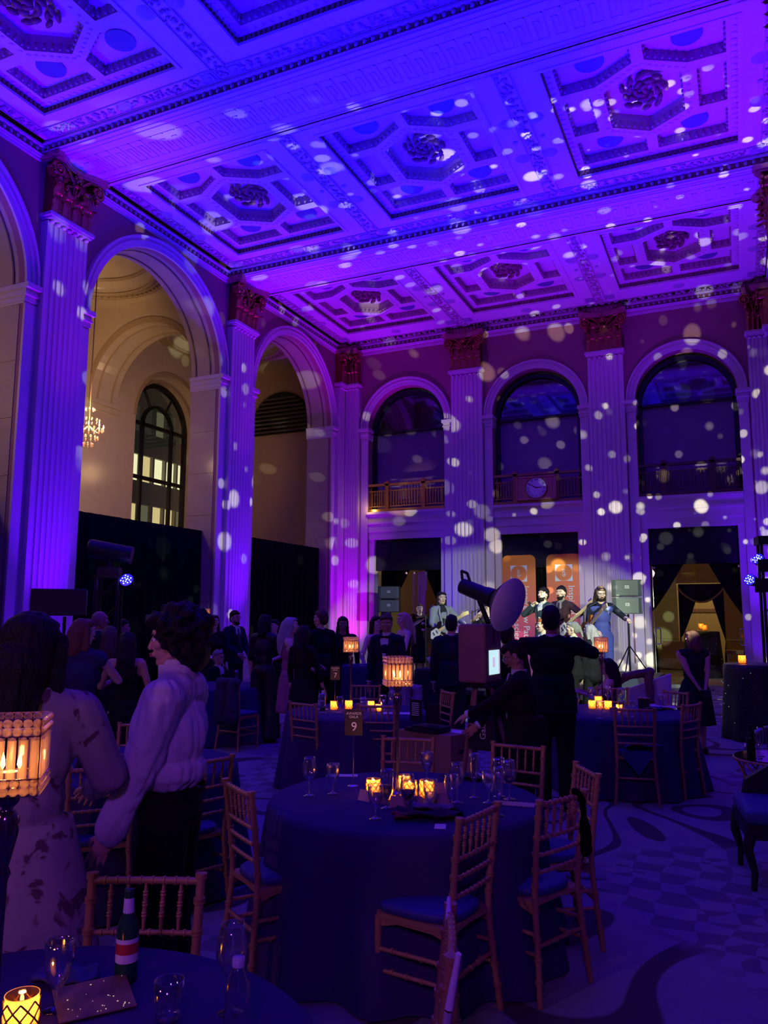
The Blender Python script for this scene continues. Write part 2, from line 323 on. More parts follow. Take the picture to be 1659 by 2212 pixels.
# ---- helpers for walls with arches
def arc(uc, zs, r, n=28, a0=0.0, a1=PI): return [(uc+r*math.cos(a0+(a1-a0)*i/n), zs+r*math.sin(a0+(a1-a0)*i/n)) for i in range(n+1)]
def arch_wall(mb, fn, u0, u1, z1, uc, r, zs, w0, w1, mi=0, mrev=0, wsplit=None, z0=0.0):
    for w in (w0, w1):
        for a, b in ((u0, uc-r), (uc+r, u1)): mb.add([fn(a, z0, w), fn(b, z0, w), fn(b, z1, w), fn(a, z1, w)], [(0, 1, 2, 3)], mi)
        A = arc(uc, zs, r)
        for (ua, za), (ub, zb) in zip(A, A[1:]): mb.add([fn(ua, za, w), fn(ub, zb, w), fn(ub, z1, w), fn(ua, z1, w)], [(0, 1, 2, 3)], mi)
    path = [(uc+r, z0)]+arc(uc, zs, r)+[(uc-r, z0)]
    for (ua, za), (ub, zb) in zip(path, path[1:]):
        if wsplit is None: mb.add([fn(ua, za, w0), fn(ub, zb, w0), fn(ub, zb, w1), fn(ua, za, w1)], [(0, 1, 2, 3)], mrev, True)
        else:
            mb.add([fn(ua, za, w0), fn(ub, zb, w0), fn(ub, zb, wsplit), fn(ua, za, wsplit)], [(0, 1, 2, 3)], mi, True)
            mb.add([fn(ua, za, wsplit), fn(ub, zb, wsplit), fn(ub, zb, w1), fn(ua, za, w1)], [(0, 1, 2, 3)], mrev, True)
    mb.add([fn(u0, z1, w0), fn(u1, z1, w0), fn(u1, z1, w1), fn(u0, z1, w1)], [(0, 1, 2, 3)], mi)
def arc_band(mb, fn, uc, zs, r0, r1, w0, w1, mi=0, n=36):
    for i in range(n):
        a, b = PI*i/n, PI*(i+1)/n; P = [(uc+r*math.cos(t), zs+r*math.sin(t)) for t in (a, b) for r in (r0, r1)]
        vs = [fn(*P[0], w0), fn(*P[1], w0), fn(*P[2], w0), fn(*P[3], w0), fn(*P[0], w1), fn(*P[1], w1), fn(*P[2], w1), fn(*P[3], w1)]
        mb.add(vs, [(4, 5, 7, 6), (0, 4, 6, 2), (1, 3, 7, 5), (0, 2, 3, 1)], mi, False)
def archivolt(name, parent, fn, uc, r, wwall, m):
    mb = MB()
    arc_band(mb, fn, uc, ZS, r, r+0.10, wwall, wwall+0.05); arc_band(mb, fn, uc, ZS, r+0.10, r+0.13, wwall, wwall+0.08)
    arc_band(mb, fn, uc, ZS, r+0.13, r+0.19, wwall, wwall+0.06); arc_band(mb, fn, uc, ZS, r+0.19, r+0.235, wwall, wwall+0.11)
    mb.build(name, m, parent)
def boxm(mb, fn, u0, u1, z0, z1, w0, w1, mi=0):
    P = [fn(u, z, w) for z in (z0, z1) for w in (w0, w1) for u in (u0, u1)]
    mb.add(P, [(0, 2, 3, 1), (4, 5, 7, 6), (0, 1, 5, 4), (2, 6, 7, 3), (0, 4, 6, 2), (1, 3, 7, 5)], mi)
def jamb(parent, fn, u0, u1, wwall, depth, mface):
    """flat strip beside a pilaster with its stepped impost cap; runs back through the arch"""
    s = MB(); boxm(s, fn, u0, u1, 0, 7.12, wwall, wwall+0.05); s.build('jamb_strip', mface, parent)
    c = MB(); e = 0.04
    for k, (za, zb, p) in enumerate(((7.12, 7.16, 0.03), (7.16, 7.26, 0.06), (7.26, 7.30, 0.10), (7.30, 7.38, 0.075), (7.38, 7.47, 0.15))):
        boxm(c, fn, u0-(p if u1-u0 > 0 else 0)*0.35, u1+p*0.35, za, zb, wwall-depth, wwall+p)
    c.build('impost_cap', mface, parent)

# ---- fluted pilaster with a gilt capital, built once on a local frame (x lateral, -y out of the wall)
def shaft_mesh(wd, nfl, z0=0.62, z1=8.74, name='shaft'):
    mb = MB(); e = 0.055; fw = (wd-2*e)/nfl; pts = [(-wd/2, 0.16), (-wd/2, 0)]
    for i in range(nfl):
        c = -wd/2+e+fw*(i+0.5); r = fw*0.36
        for k in range(7): a = PI*k/6; pts.append((c-r*math.cos(a), r*0.85*math.sin(a)))
    pts += [(wd/2, 0), (wd/2, 0.16)]; n = len(pts)
    vs = [(x, y, z) for z in (z0, z1) for x, y in pts]
    mb.add(vs, [(i, i+1, n+i+1, n+i) for i in range(n-1)]); return mb.mesh(name, plaster)
def add_capital(root, wd):
    cap = thing('capital', None, None); cap.parent = root
    b = MB(); b.box((0, 0.05, 9.38), (wd*0.97, 0.26, 1.02)); b.build('bell', gilt, cap)
    leaf = MB()
    def lf(s, t):
        wv = (0.5-abs(s-0.5))*0.6+0.2 if 0 else 1
        x = (s-0.5)*0.24*(1-0.55*max(0, t-0.55)/0.45)*(1+0.16*math.sin(t*18)); out = 0.03+0.02*t+(0.15*(t-0.65)**2*8 if t > 0.65 else 0); z = t*0.42 if t < 0.85 else 0.42*0.85-(t-0.85)*0.35
        return (x, -out+abs(s-0.5)*0.06, z)
    leaf.grid(6, 9, lf)
    leaf.grid(2, 9, lambda s, t: (lambda p: (p[0]*0.12, p[1]-0.02, p[2]))(lf(s, t)))
    lme = leaf.mesh('leaf', gilt)
    for row, (zz, k, sc_) in enumerate(((8.90, 4, 1.0), (9.17, 3, 1.15))):
        for i in range(k):
            o = link('leaf', lme, cap, ((i-(k-1)/2)*wd/k*0.98, -0.075, zz)); o.scale = (sc_*wd/0.96, 1.2, sc_)
    for s in (-1, 1):
        v = MB()
        for t in range(22):
            a = t*0.55; r = 0.145*(1-t/24); a2 = a+0.55; r2 = 0.145*(1-(t+1)/24)
            cx, cz = s*wd*0.49, 9.66
            v.cyl((cx+s*r*math.sin(a), -0.20, cz+r*math.cos(a)), (cx+s*r2*math.sin(a2), -0.20, cz+r2*math.cos(a2)), 0.036, 0.034, 7)
        v.sph((s*wd*0.49, -0.22, 9.66), 0.045); v.cyl((s*wd*0.49, -0.02, 9.66), (s*wd*0.49, -0.19, 9.66), 0.12, 0.125, 14)
        v.tube([(s*0.05, -0.12, 9.40), (s*0.10, -0.16, 9.62), (s*wd*0.30, -0.19, 9.78), (s*wd*0.45, -0.2, 9.80)], [0.025, 0.03, 0.035, 0.03])
        v.sph((s*wd*0.47, -0.20, 9.47), (0.05, 0.05, 0.08))
        v.build('volute', gilt, cap)
    f_ = MB(); f_.sph((0, -0.20, 9.70), (0.075, 0.07, 0.075)); f_.cyl((0, -0.11, 9.35), (0, -0.15, 9.66), 0.02, 0.03)
    for k in range(6): a = k*PI/3; f_.sph((0.07*math.cos(a), -0.19, 9.70+0.07*math.sin(a)), (0.04, 0.04, 0.04), 6, 5)
    for s in (-1, 1): f_.tube([(0, -0.10, 9.36), (s*0.10, -0.13, 9.52), (s*0.20, -0.12, 9.50), (s*0.23, -0.1, 9.42)], 0.022, 6); f_.sph((s*0.19, -0.12, 9.44), 0.045, 8, 6)
    f_.build('flower', gilt, cap)
    ab = MB(); W = wd*0.66; poly = [(-W, 0.16), (-W, -0.33), (-W+0.09, -0.36)]
    for i in range(9): t = i/8; poly.append((-W+0.09+(2*W-0.18)*t, -0.36+0.20*math.sin(PI*t)))
    poly += [(W-0.09, -0.36), (W, -0.33), (W, 0.16)]
    ab.prism(poly, 9.84, 9.93, lambda u, v, w_: (u, v, w_)); poly2 = [(x*0.95, y*0.93) for x, y in poly]; ab.prism(poly2, 9.80, 9.84, lambda u, v, w_: (u, v, w_))
    ab.build('abacus', mat('abacus_gilt', (0.50, 0.22, 0.20), 0.22, 0.5), cap)
    bl = MB(); bl.box((0, -0.02, 10.01), (wd*1.12, 0.36, 0.15))
    n = int(wd*1.1/0.10)
    for i in range(n): bl.sph(((i-(n-1)/2)*0.10, -0.215, 10.02), (0.035, 0.04, 0.055), 6, 5)
    for s in (-1, 1):
        for k in range(3): bl.sph((s*wd*0.57, -0.15+0.1*k, 10.02), (0.04, 0.035, 0.055), 6, 5)
    bl.build('egg_block', giltdark, cap)
def make_pilaster(wd, nfl):
    root = thing('pilaster', None, None, kind='structure')
    link('shaft', shaft_mesh(wd, nfl), root)
    b = MB(); b.box((0, 0.04, 0.16), (wd+0.24, 0.36, 0.32)); b.box((0, 0.05, 0.38), (wd+0.18, 0.30, 0.12)); b.box((0, 0.06, 0.47), (wd+0.10, 0.24, 0.06)); b.box((0, 0.06, 0.56), (wd+0.14, 0.27, 0.12)); b.build('base', plaster, root)
    a = MB(); a.box((0, 0.05, 8.79), (wd+0.03, 0.28, 0.05)); a.box((0, 0.05, 8.84), (wd+0.10, 0.34, 0.06)); a.box((0, 0.04, 8.875), (wd+0.05, 0.30, 0.03)); a.build('necking', plaster, root)
    bd = MB(); n = max(4, int(nfl))
    for i in range(n): bd.sph(((i-(n-1)/2)*wd/n, -0.035, 8.72), (0.045, 0.045, 0.03), 8, 5)
    bd.build('bead', plaster, root)
    add_capital(root, wd); return root
pil = make_pilaster(0.93, 7)
pil.location = (XF, 9.78, 0); pil.rotation_euler = (0, 0, PI/2)
for y in (4.21, 15.35, -1.36): dup(pil, (XF, y, 0), PI/2)
for x in (-6.90, -2.98): dup(pil, (x, YF, 0), 0)
for y in (9.78, 15.35, 4.21, -1.36): dup(pil, (XR, y, 0), -PI/2)
pc = make_pilaster(0.46, 4); pc.location = (-10.60, YF, 0); pc2 = dup(pc, (XF, 20.60, 0), PI/2); pc2.scale = (0.82, 1, 1)
dup(pc, (0.72, YF, 0), 0); pc2 = dup(pc, (XR, 20.60, 0), -PI/2); pc2.scale = (0.82, 1, 1)

# ---- left wall with its arches into the side aisle
BL = [(-6.93, -1.36), (-1.36, 4.21), (4.21, 9.78), (9.78, 15.35), (15.35, 20.96)]; RL = 2.06
wl = struct('wall_left')
for (a, b) in BL[1:]:
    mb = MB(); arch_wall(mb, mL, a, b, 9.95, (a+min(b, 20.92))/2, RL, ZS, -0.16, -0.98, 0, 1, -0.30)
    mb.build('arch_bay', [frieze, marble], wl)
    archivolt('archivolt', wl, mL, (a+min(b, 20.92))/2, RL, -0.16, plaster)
    uc = (a+min(b, 20.92))/2
    for s in (-1, 1):
        u = sorted((uc+s*RL, uc+s*(RL+0.26))); jamb(wl, mL, u[0], u[1], -0.16, 0.84, plaster)
        # ashlar stones lining the jamb
        if b > 4.3:
            for k in range(7):
                st = MB(); z0 = 0.10+k*1.0; q = uc+s*RL; st.bb((XF-0.97, q-(0.012 if s > 0 else 0), z0+0.006), (XF-0.24, q+(0 if s > 0 else 0.012), z0+0.994)); st.build('stone', marble, wl)
    ins = MB()      # panel outline on the soffit, groove shadow painted as dark rings
    for r0 in (RL-0.012,):
        arc_band(ins, mL, uc, ZS, r0-0.012, r0+0.002, -0.40, -0.43); arc_band(ins, mL, uc, ZS, r0-0.012, r0+0.002, -0.82, -0.85)
    ins.build('soffit_moulding', mat('shadow_moulding', (0.2, 0.14, 0.1), 0.5), wl)
mb = MB(); mb.bb((XWL-0.8, -3.3, 0), (XWL, -1.36, 9.95)); mb.build('wall_end', frieze, wl)
# ---- right wall: same bays, closed behind
wr = struct('wall_right')
for (a, b) in BL[1:]:
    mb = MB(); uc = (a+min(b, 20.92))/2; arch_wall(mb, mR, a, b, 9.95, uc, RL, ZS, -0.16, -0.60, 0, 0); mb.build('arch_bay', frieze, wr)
    archivolt('archivolt', wr, mR, uc, RL, -0.16, plaster)
    for s in (-1, 1): u = sorted((uc+s*RL, uc+s*(RL+0.26))); jamb(wr, mR, u[0], u[1], -0.16, 0.3, plaster)
mb = MB(); mb.bb((XWR+0.45, -3.3, 0), (XWR+0.6, 21.1, 9.95)); mb.bb((XWR, -3.3, 0), (XWR+0.45, -1.36, 9.95)); mb.build('back_panel', mat('lobby_wall', (0.25, 0.2, 0.2), 0.8), wr)
mb = MB(); mb.bb((XWL-0.8, -3.5, 0), (XWR+0.6, -3.3, 9.95)); mb.build('wall_rear', frieze, kind='structure')

# ---- side aisle behind the left wall
ai = struct('side_aisle_wall')
mA = lambda u, z, w: (u, 14.86+w, z)
for yy in (14.86, 9.29, 3.72):
    fn = (lambda y0: (lambda u, z, w: (u, y0+w, z)))(yy)
    mb = MB(); arch_wall(mb, fn, -16.3, XF-0.98, 9.9, -13.56, 1.76, ZS, 0, 0.98, 0, 0); mb.build('cross_arch', marble, ai)
    mb = MB(); arc_band(mb, fn, -13.56, ZS, 1.76, 1.90, -0.04, 0); arc_band(mb, fn, -13.56, ZS, 1.735, 1.765, 0.22, 0.26); arc_band(mb, fn, -13.56, ZS, 1.735, 1.765, 0.72, 0.76); mb.build('moulding', mat('aisle_trim', (0.36, 0.26, 0.16), 0.4), ai)
    mb = MB(); boxm(mb, fn, -16.2, -15.26, 7.20, 7.30, -0.04, 1.02); boxm(mb, fn, -16.2, -15.24, 7.36, 7.47, -0.07, 1.05); boxm(mb, fn, -11.86, -11.7, 7.36, 7.47, -0.07, 1.05); mb.build('impost_cap', marble, ai)
mO = lambda u, z, w: (-15.32-w, u, z)
for k, (a, b) in enumerate(((4.7, 9.29), (10.27, 14.86), (15.84, 21.0))):
    uc = (a+b)/2 if k < 2 else 18.10
    mb = MB(); arch_wall(mb, mO, a, b, 9.9, uc, 1.52, 7.42, 0, 0.30, 0, 0); arch_wall(mb, mO, a, b, 9.9, uc, 1.34, 7.42, 0.30, 0.62, 0, 0); mb.build('window_wall', marble, ai)
    mb = MB(); arc_band(mb, mO, uc, 7.42, 1.52, 1.62, -0.03, 0); arc_band(mb, mO, uc, 7.42, 1.34, 1.41, 0.27, 0.30); mb.build('moulding', MATS['aisle_trim'], ai)
mb = MB(); mb.bb((-16.4, 21.0, 0), (XWL-0.82, 21.2, 9.9)); mb.build('end_wall', mat('aisle_end_paint', (0.42, 0.28, 0.17), 0.5, noise_amt=0.1), ai)
mb = MB(); mb.bb((-16.4, 3.5, 0), (XWL-0.82, 3.7, 9.9)); mb.build('end_wall', marble, ai)
lv = thing('louvre_screen', 'dark arched louvred screen high on the end wall of the far left arch', 'louvre')
mb = MB(); pts = [(-14.35, 7.62), (-12.15, 7.62)]+[(-13.25+1.1*math.cos(a), 7.9+1.1*math.sin(a)) for a in [PI*i/16 for i in range(17)]]
mb.prism(pts, 20.9, 20.99, lambda u, v, w_: (u, w_, v)); mb.build('backing', blackmetal, lv)
for k in range(9):
    z = 7.7+k*0.135; hw = 1.08 if z < 7.9 else math.sqrt(max(0.02, 1.08**2-(z-7.9)**2)); s = MB(); s.box((-13.25, 20.86, z), (2*hw, 0.07, 0.05), rx=0.6); s.build('slat', mat('slat_metal', (0.10, 0.08, 0.07), 0.4), lv)
# aisle ceiling with round domes
for y0, y1, yc in ((3.7, 9.3, 7.0), (10.2, 14.9, 12.6), (15.8, 21.1, 18.2)):
    mb = MB(); circ = [Vector((-13.5+1.62*math.cos(2*PI*i/40), yc+1.62*math.sin(2*PI*i/40), 0)) for i in range(40)]
    outer = [Vector(p) for p in ((-16.4, y0, 0), (XWL-0.8, y0, 0), (XWL-0.8, y1, 0), (-16.4, y1, 0))]
    tri = tessellate_polygon([outer, circ]); vs = [(v.x, v.y, 9.85) for v in outer+circ]; mb.add(vs, [tuple(t) for t in tri])
    mb.lathe([(1.62, 9.85), (1.62, 9.98), (1.55, 10.02), (1.5, 10.16), (1.3, 10.42), (0.9, 10.62), (0.4, 10.7), (0.01, 10.72)], 40, (-13.5, yc, 0))
    mb.build('aisle_vault', marble, ai)
    rg = MB()
    for r, z, t in ((1.66, 9.83, 0.05), (1.78, 9.84, 0.03), (1.92, 9.84, 0.04), (1.5, 10.14, 0.04)): rg.lathe([(r-t, z), (r-t*0.6, z-t), (r+t*0.6, z-t), (r+t, z)], 40, (-13.5, yc, 0))
    for i in range(72): a = 2*PI*i/72; rg.box((-13.5+1.85*math.cos(a), yc+1.85*math.sin(a), 9.82), (0.06, 0.04, 0.04), a)
    rg.build('ring_moulding', MATS['aisle_trim'], ai)
# arched window of the aisle (far bay) and its sisters
def arched_window(y, n):
    wdw = struct('window_%d' % n); fr = MB(); fn = lambda u, z, w: (-15.86-w, y+u, z); blk = mat('black_window_frame', (0.006, 0.006, 0.006), 0.4)
    arc_band(fr, fn, 0, 7.40, 1.21, 1.36, -0.06, 0.06)
    for s in (-1, 1): boxm(fr, fn, s*1.21, s*1.36, 2.0, 7.40, -0.06, 0.06)
    arc_band(fr, fn, 0, 7.40, 0.60, 0.69, -0.05, 0.05)
    for s in (-1, 1): boxm(fr, fn, s*0.60, s*0.69, 2.0, 7.40, -0.05, 0.05)
    for z in (7.36, 5.75, 4.2, 2.8): boxm(fr, fn, -1.26, 1.26, z, z+0.10, -0.05, 0.05)
    for a in (PI*0.33, PI*0.67):
        d = Vector((math.cos(a), math.sin(a))); P = fn(d.x*0.66, 7.40+d.y*0.66, 0); Q = fn(d.x*1.24, 7.40+d.y*1.24, 0); fr.cyl(P, Q, 0.04, 0.04, 6)
    fr.build('window_frame', blk, wdw)
    g = MB(); pts = [(1.26, 2.0)]+arc(0, 7.40, 1.26, 20)+[(-1.26, 2.0)]; g.prism(pts, -0.006, 0.006, fn); g.build('pane', mat('window_glass', (0.9, 0.92, 0.9), 0.0, 0, 1.0, ior=1.01), wdw)
arched_window(18.10, 1); arched_window(12.56, 2); arched_window(7.0, 3)
# the office building across the street
ob = thing('office_building', 'office block across the street with lit windows behind the arched window', 'building', (-40, 44, 0))
conc = mat('facade_concrete', (0.20, 0.19, 0.16), 0.8, emit=(0.10, 0.10, 0.07), estr=0.15)  # faint emission in the concrete stands in for light falling on it
lit = [mat('lit_window_%s' % k, (0.1, 0.1, 0.1), 0.8, emit=c, estr=e*1.3) for k, c, e in (('bright', (1.0, 0.95, 0.55), 1.1), ('warm', (1.0, 0.80, 0.35), 0.75), ('dim', (0.5, 0.5, 0.28), 0.22), ('dark', (0.2, 0.2, 0.14), 0.12))]
b_ = MB(); b_.bb((-2, -22, 0), (-0.2, 26, 34)); b_.build('wall', conc, ob)
pat = [[3, 1, 2, 3], [1, 3, 0, 2, 3], [3, 3, 2, 3], [0, 0, 0, 1, 0], [2, 0, 0, 0, 0], [1, 2, 3, 1, 0]]
for fl in range(8):
    z0 = 3.7*fl+0.5
    for k in range(34):
        y = -21+1.35*k
        st = {3: [0, 0, 1, 0, 0, 0, 3][k % 7], 2: [1, 2, 3, 1, 2, 1][k % 6], 4: [3, 3, 2, 3, 3][k % 5], 5: [1, 1, 0, 2, 3, 3][k % 6]}.get(fl, [3, 2, 3, 1][(k+fl) % 4])
        wn_ = MB(); wn_.box((-0.18, y, z0+1.0), (0.08, 1.15, 2.0)); wn_.build('window', lit[st], ob)
    bl = MB(); bl.bb((-0.2, -22, z0+2.0), (0.15, 26, z0+3.7)); bl.build('floor_band', conc, ob)
for k in range(35):
    bl = MB(); bl.box((0, -21.67+1.35*k, 16), (0.3, 0.18, 30)); bl.build('mullion', conc, ob)

# ---- stage wall
wb = struct('wall_back')
BB = [(-10.84, -6.90, -8.86), (-6.90, -2.98, -4.94), (-2.98, 1.12, -1.02)]; RB = 1.235
for k, (a, b, uc) in enumerate(BB):
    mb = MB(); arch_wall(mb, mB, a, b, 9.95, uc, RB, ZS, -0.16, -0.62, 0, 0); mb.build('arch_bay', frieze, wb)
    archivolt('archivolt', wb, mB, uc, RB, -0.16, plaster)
    for s in (-1, 1): u = sorted((uc+s*RB, uc+s*(RB+0.23))); jamb(wb, mB, u[0], u[1], -0.16, 0.36, plaster)
    # stepped balcony beam
    e = MB()
    for z0, z1, p in ((4.06, 4.28, 0.0), (4.28, 4.32, 0.03), (4.32, 4.52, 0.03), (4.52, 4.58, 0.08), (4.58, 4.76, 0.06), (4.76, 4.80, 0.11), (4.80, 4.87, 0.17)): boxm(e, mB, uc-RB+0.002, uc+RB-0.002, z0, z1, -0.58, -0.20+p)
    e.build('balcony_beam', plaster, wb)
    c = MB()
    for s in (-1, 1): boxm(c, mB, *sorted((uc+s*RB, uc+s*(RB-0.17))), 0, 4.06, -0.56, -0.24)
    c.build('door_jamb', plaster, wb)
    # upper storey: fabric covered panel, transom, dark reflecting lunette
    p = MB(); boxm(p, mB, uc-RB+0.11, uc+RB-0.11, 4.87, 7.34, -0.60, -0.55); p.build('panel', darkpanel, wb)
    t = MB(); blk = mat('black_frame', (0.01, 0.01, 0.012), 0.4)
    boxm(t, mB, uc-RB, uc+RB, 7.33, 7.40, -0.56, -0.44); arc_band(t, mB, uc, 7.40, RB-0.12, RB, -0.58, -0.42)
    for s in (-1, 1): boxm(t, mB, *sorted((uc+s*RB, uc+s*(RB-0.12))), 4.87, 7.40, -0.58, -0.44)
    t.build('frame', blk, wb)
    g = MB(); g.prism(arc(uc, 7.40, RB-0.1, 24), -0.56, -0.53, mB); g.build('lunette', mirrorglass, wb)
# balustrades
def balustrade(uc, label, m, clock=False):
    t = thing('balustrade', label, 'railing')
    a, b = uc-RB+0.02, uc+RB-0.02; fnb = lambda u, z, w: mB(u, z, w-0.2)
    for nm, z0, z1, w0, w1 in (('bottom_rail', 4.87, 4.96, -0.06, 0.08), ('top_rail', 5.66, 5.73, -0.05, 0.07), ('upper_rail', 5.50, 5.53, -0.015, 0.03), ('lower_rail', 5.03, 5.06, -0.015, 0.03)):
        r = MB(); boxm(r, fnb, a, b, z0, z1, w0, w1); r.build(nm, m, t)
    secs = [a, a+(b-a)*0.25, a+(b-a)*0.73, b]
    for u in (secs[1], secs[2]):
        r = MB(); boxm(r, fnb, u-0.055, u+0.055, 4.96, 5.72, -0.05, 0.07); boxm(r, fnb, u-0.075, u+0.075, 5.72, 5.77, -0.07, 0.09); P = fnb(u, 5.80, 0.02); r.lathe([(0.03, 0), (0.06, 0.03), (0.03, 0.06)], 10, (P[0], P[1], 5.76)); r.build('post', m, t)
    for i, (p, q) in enumerate(zip(secs, secs[1:])):
        if clock and i == 1: continue
        n = 6 if i != 1 else 12
        for k in range(n):
            u = p+0.07+(q-p-0.14)*(k+0.5)/n; r = MB(); boxm(r, fnb, u-0.012, u+0.012, 5.06, 5.50, -0.01, 0.02)
            if k % 2: boxm(r, fnb, u-0.04, u+0.04, 5.40, 5.42, -0.01, 0.02); boxm(r, fnb, u-0.04, u+0.04, 5.13, 5.15, -0.01, 0.02)
            r.build('baluster', m, t)
        for e in (p+0.06, q-0.08): r = MB(); boxm(r, fnb, e, e+0.02, 4.96, 5.62, -0.01, 0.02); r.build('side_bar', m, t)
    return t
gold_lit = mat('bronze_painted_lit', (0.62, 0.32, 0.12), 0.3, 0.85, noise_amt=0.3, nscale=15)  # lighter copy of the bronze, golden light put into its colour
balustrade(-8.86, 'bronze balcony railing coloured as golden lit, in the left arch of the stage wall', gold_lit)
balustrade(-4.94, 'dark bronze balcony railing on both sides of the round clock', bronze, True)
balustrade(-1.02, 'bronze balcony railing coloured darker as unlit, in the right arch of the stage wall', mat('bronze_painted_unlit', (0.12, 0.06, 0.05), 0.4, 0.7))  # darker copy of the bronze, lack of light put into its colour
point('railing_light', (-9.98, 20.70, 4.96), 3, (1.0, 0.6, 0.25), 0.03)
ck = thing('wall_clock', 'round clock with roman numerals in a square gilt frame on the balcony', 'clock', (-4.93, 20.90, 5.285))
mb = MB(); mb.box((0, 0, 0), (1.10, 0.10, 0.66)); mb.box((0, -0.06, 0.31), (1.10, 0.05, 0.04)); mb.box((0, -0.06, -0.31), (1.10, 0.05, 0.04)); mb.box((0.53, -0.06, 0), (0.04, 0.05, 0.62)); mb.box((-0.53, -0.06, 0), (0.04, 0.05, 0.62)); mb.box((-0.42, -0.055, 0), (0.02, 0.02, 0.5)); mb.box((0.42, -0.055, 0), (0.02, 0.02, 0.5)); mb.build('case', mat('clock_gilt', (0.55, 0.22, 0.16), 0.35, 0.5), ck)
rot = Matrix.Rotation(PI/2, 4, 'X')
d = MB(); d.cyl((0, -0.05, 0), (0, -0.075, 0), 0.285, 0.285, 40, 0); d.build('dial', mat('dial_enamel', (0.78, 0.70, 0.85), 0.4), ck)
d = MB()
for i in range(40): a, b = 2*PI*i/40, 2*PI*(i+1)/40; d.cyl((0.295*math.cos(a), -0.08, 0.295*math.sin(a)), (0.295*math.cos(b), -0.08, 0.295*math.sin(b)), 0.018, 0.018, 6)
d.build('rim', bronze, ck)
for i, s in enumerate('XII I II III IIII V VI VII VIII IX X XI'.split()):
    a = PI/2-i*PI/6; text('numeral', s, 0.082, blackplastic, Mx((math.sin(a), 0, -math.cos(a)), (math.cos(a), 0, math.sin(a)), (0.225*math.cos(a), -0.078, 0.225*math.sin(a))), ck)
d = MB(); a = PI/2-(50/60)*2*PI; d.tube([(0, -0.085, 0), (0.25*math.cos(a), -0.085, 0.25*math.sin(a))], [0.012, 0.005]); d.build('minute_hand', blackplastic, ck)
d = MB(); a = PI/2-((2+50/60)/12)*2*PI; d.tube([(0, -0.09, 0), (0.17*math.cos(a), -0.09, 0.17*math.sin(a))], [0.014, 0.007]); d.build('hour_hand', blackplastic, ck)

# ---- ceiling
ce = struct('ceiling')
for y0, y1 in ((9.25, 10.37), (14.86, 15.98), (3.64, 4.76), (-1.97, -0.85)):
    mb = MB(); mb.bb((XWL, y0, ZTOP), (XWR, y1, 10.3)); mb.build('beam', ceilp, ce)
    mb = MB()
    for yy in (y0+0.05, y1-0.05, y0+0.14, y1-0.14): mb.box(((XWL+XWR)/2, yy, ZTOP-0.006), (XWR-XWL-0.5, 0.018, 0.02))
    # greek key in thin relief
    for k in range(46):
        x = XWL+0.5+k*0.25
        for (ax, ay, bx, by) in ((0, 0, 0.20, 0), (0.20, 0, 0.20, 0.5), (0.05, 0.5, 0.20, 0.5), (0.05, 0.14, 0.05, 0.5), (0.05, 0.14, 0.13, 0.14), (0.13, 0.14, 0.13, 0.36)):
            mb.box((x+(ax+bx)/2, y0+0.31+(ay+by)/2, ZTOP-0.004), (abs(bx-ax)+0.016, abs(by-ay)+0.016, 0.014))
    mb.build('greek_key', ceilp, ce, kind='stuff')
egg = MB(); 
def egg_run(p, q, nrm, z, step=0.135):
    """one run of egg-and-dart: cornice steps plus eggs"""
    mb = MB(); p = Vector((*p, 0)); q = Vector((*q, 0)); d = q-p; L_ = d.length; d.normalize(); nv = Vector((*nrm, 0))
    def bar(z0, z1, pr, mi):
        A = p+nv*pr; B = q+nv*pr; mb.add([(p.x, p.y, z0), (q.x, q.y, z0), (B.x, B.y, z0), (A.x, A.y, z0), (p.x, p.y, z1), (q.x, q.y, z1), (B.x, B.y, z1), (A.x, A.y, z1)], [(0, 1, 2, 3), (4, 5, 6, 7), (3, 2, 6, 7), (0, 3, 7, 4), (1, 2, 6, 5)], mi)
    bar(z, z+0.035, 0.07, 0); bar(z+0.035, z+0.05, 0.10, 0); bar(z+0.05, z+0.17, 0.06, 1); bar(z+0.17, z+0.21, 0.13, 0)
    n = int(L_/step)
    for i in range(n):
        c = p+d*((i+0.5)*L_/n)+nv*0.075; mb.sph((c.x, c.y, z+0.12), (0.04, 0.04, 0.052), 6, 5, 2)
        if i % 1 == 0: c = p+d*((i)*L_/n)+nv*0.07; mb.box((c.x, c.y, z+0.11), (0.02, 0.02, 0.09), 0, 1)
    return mb.build('egg_and_dart', [ceilp, giltdark, leafplaster], ce, kind='stuff')
def ornament(p, q, z, wd=0.22, seed=0):
    """strip of carved foliage hanging just under a plate"""
    mb = MB(); p = Vector((*p, z)); q = Vector((*q, z)); d = q-p; L_ = d.length; d.normalize(); sd = Vector((-d.y, d.x, 0)); rnd = random.Random(seed)
    n = int(L_/0.17)
    for i in range(n):
        c = p+d*((i+0.5)*L_/n); s = 1 if i % 2 else -1
        for k in range(4):
            o = c+sd*(s*rnd.uniform(-0.02, wd*0.38))+d*rnd.uniform(-0.07, 0.07); a = rnd.uniform(0, PI)
            mb.sph(o, (rnd.uniform(0.035, 0.065), rnd.uniform(0.016, 0.03), 0.028), 6, 4, 0, Matrix.Rotation(a, 3, 'Z'))
        mb.sph(c-sd*s*wd*0.15, (0.035, 0.035, 0.035), 6, 4, 0)
    for s in (-1, 1):
        mb.box(((p+q)/2+sd*s*wd*0.5), (0.02 if abs(d.x) < 0.5 else L_, L_ if abs(d.x) < 0.5 else 0.02, 0.02))
    return mb.build('foliage_strip', leafplaster, ce, kind='stuff')
PW, PD = 3.93, 4.62
ZP = 10.15
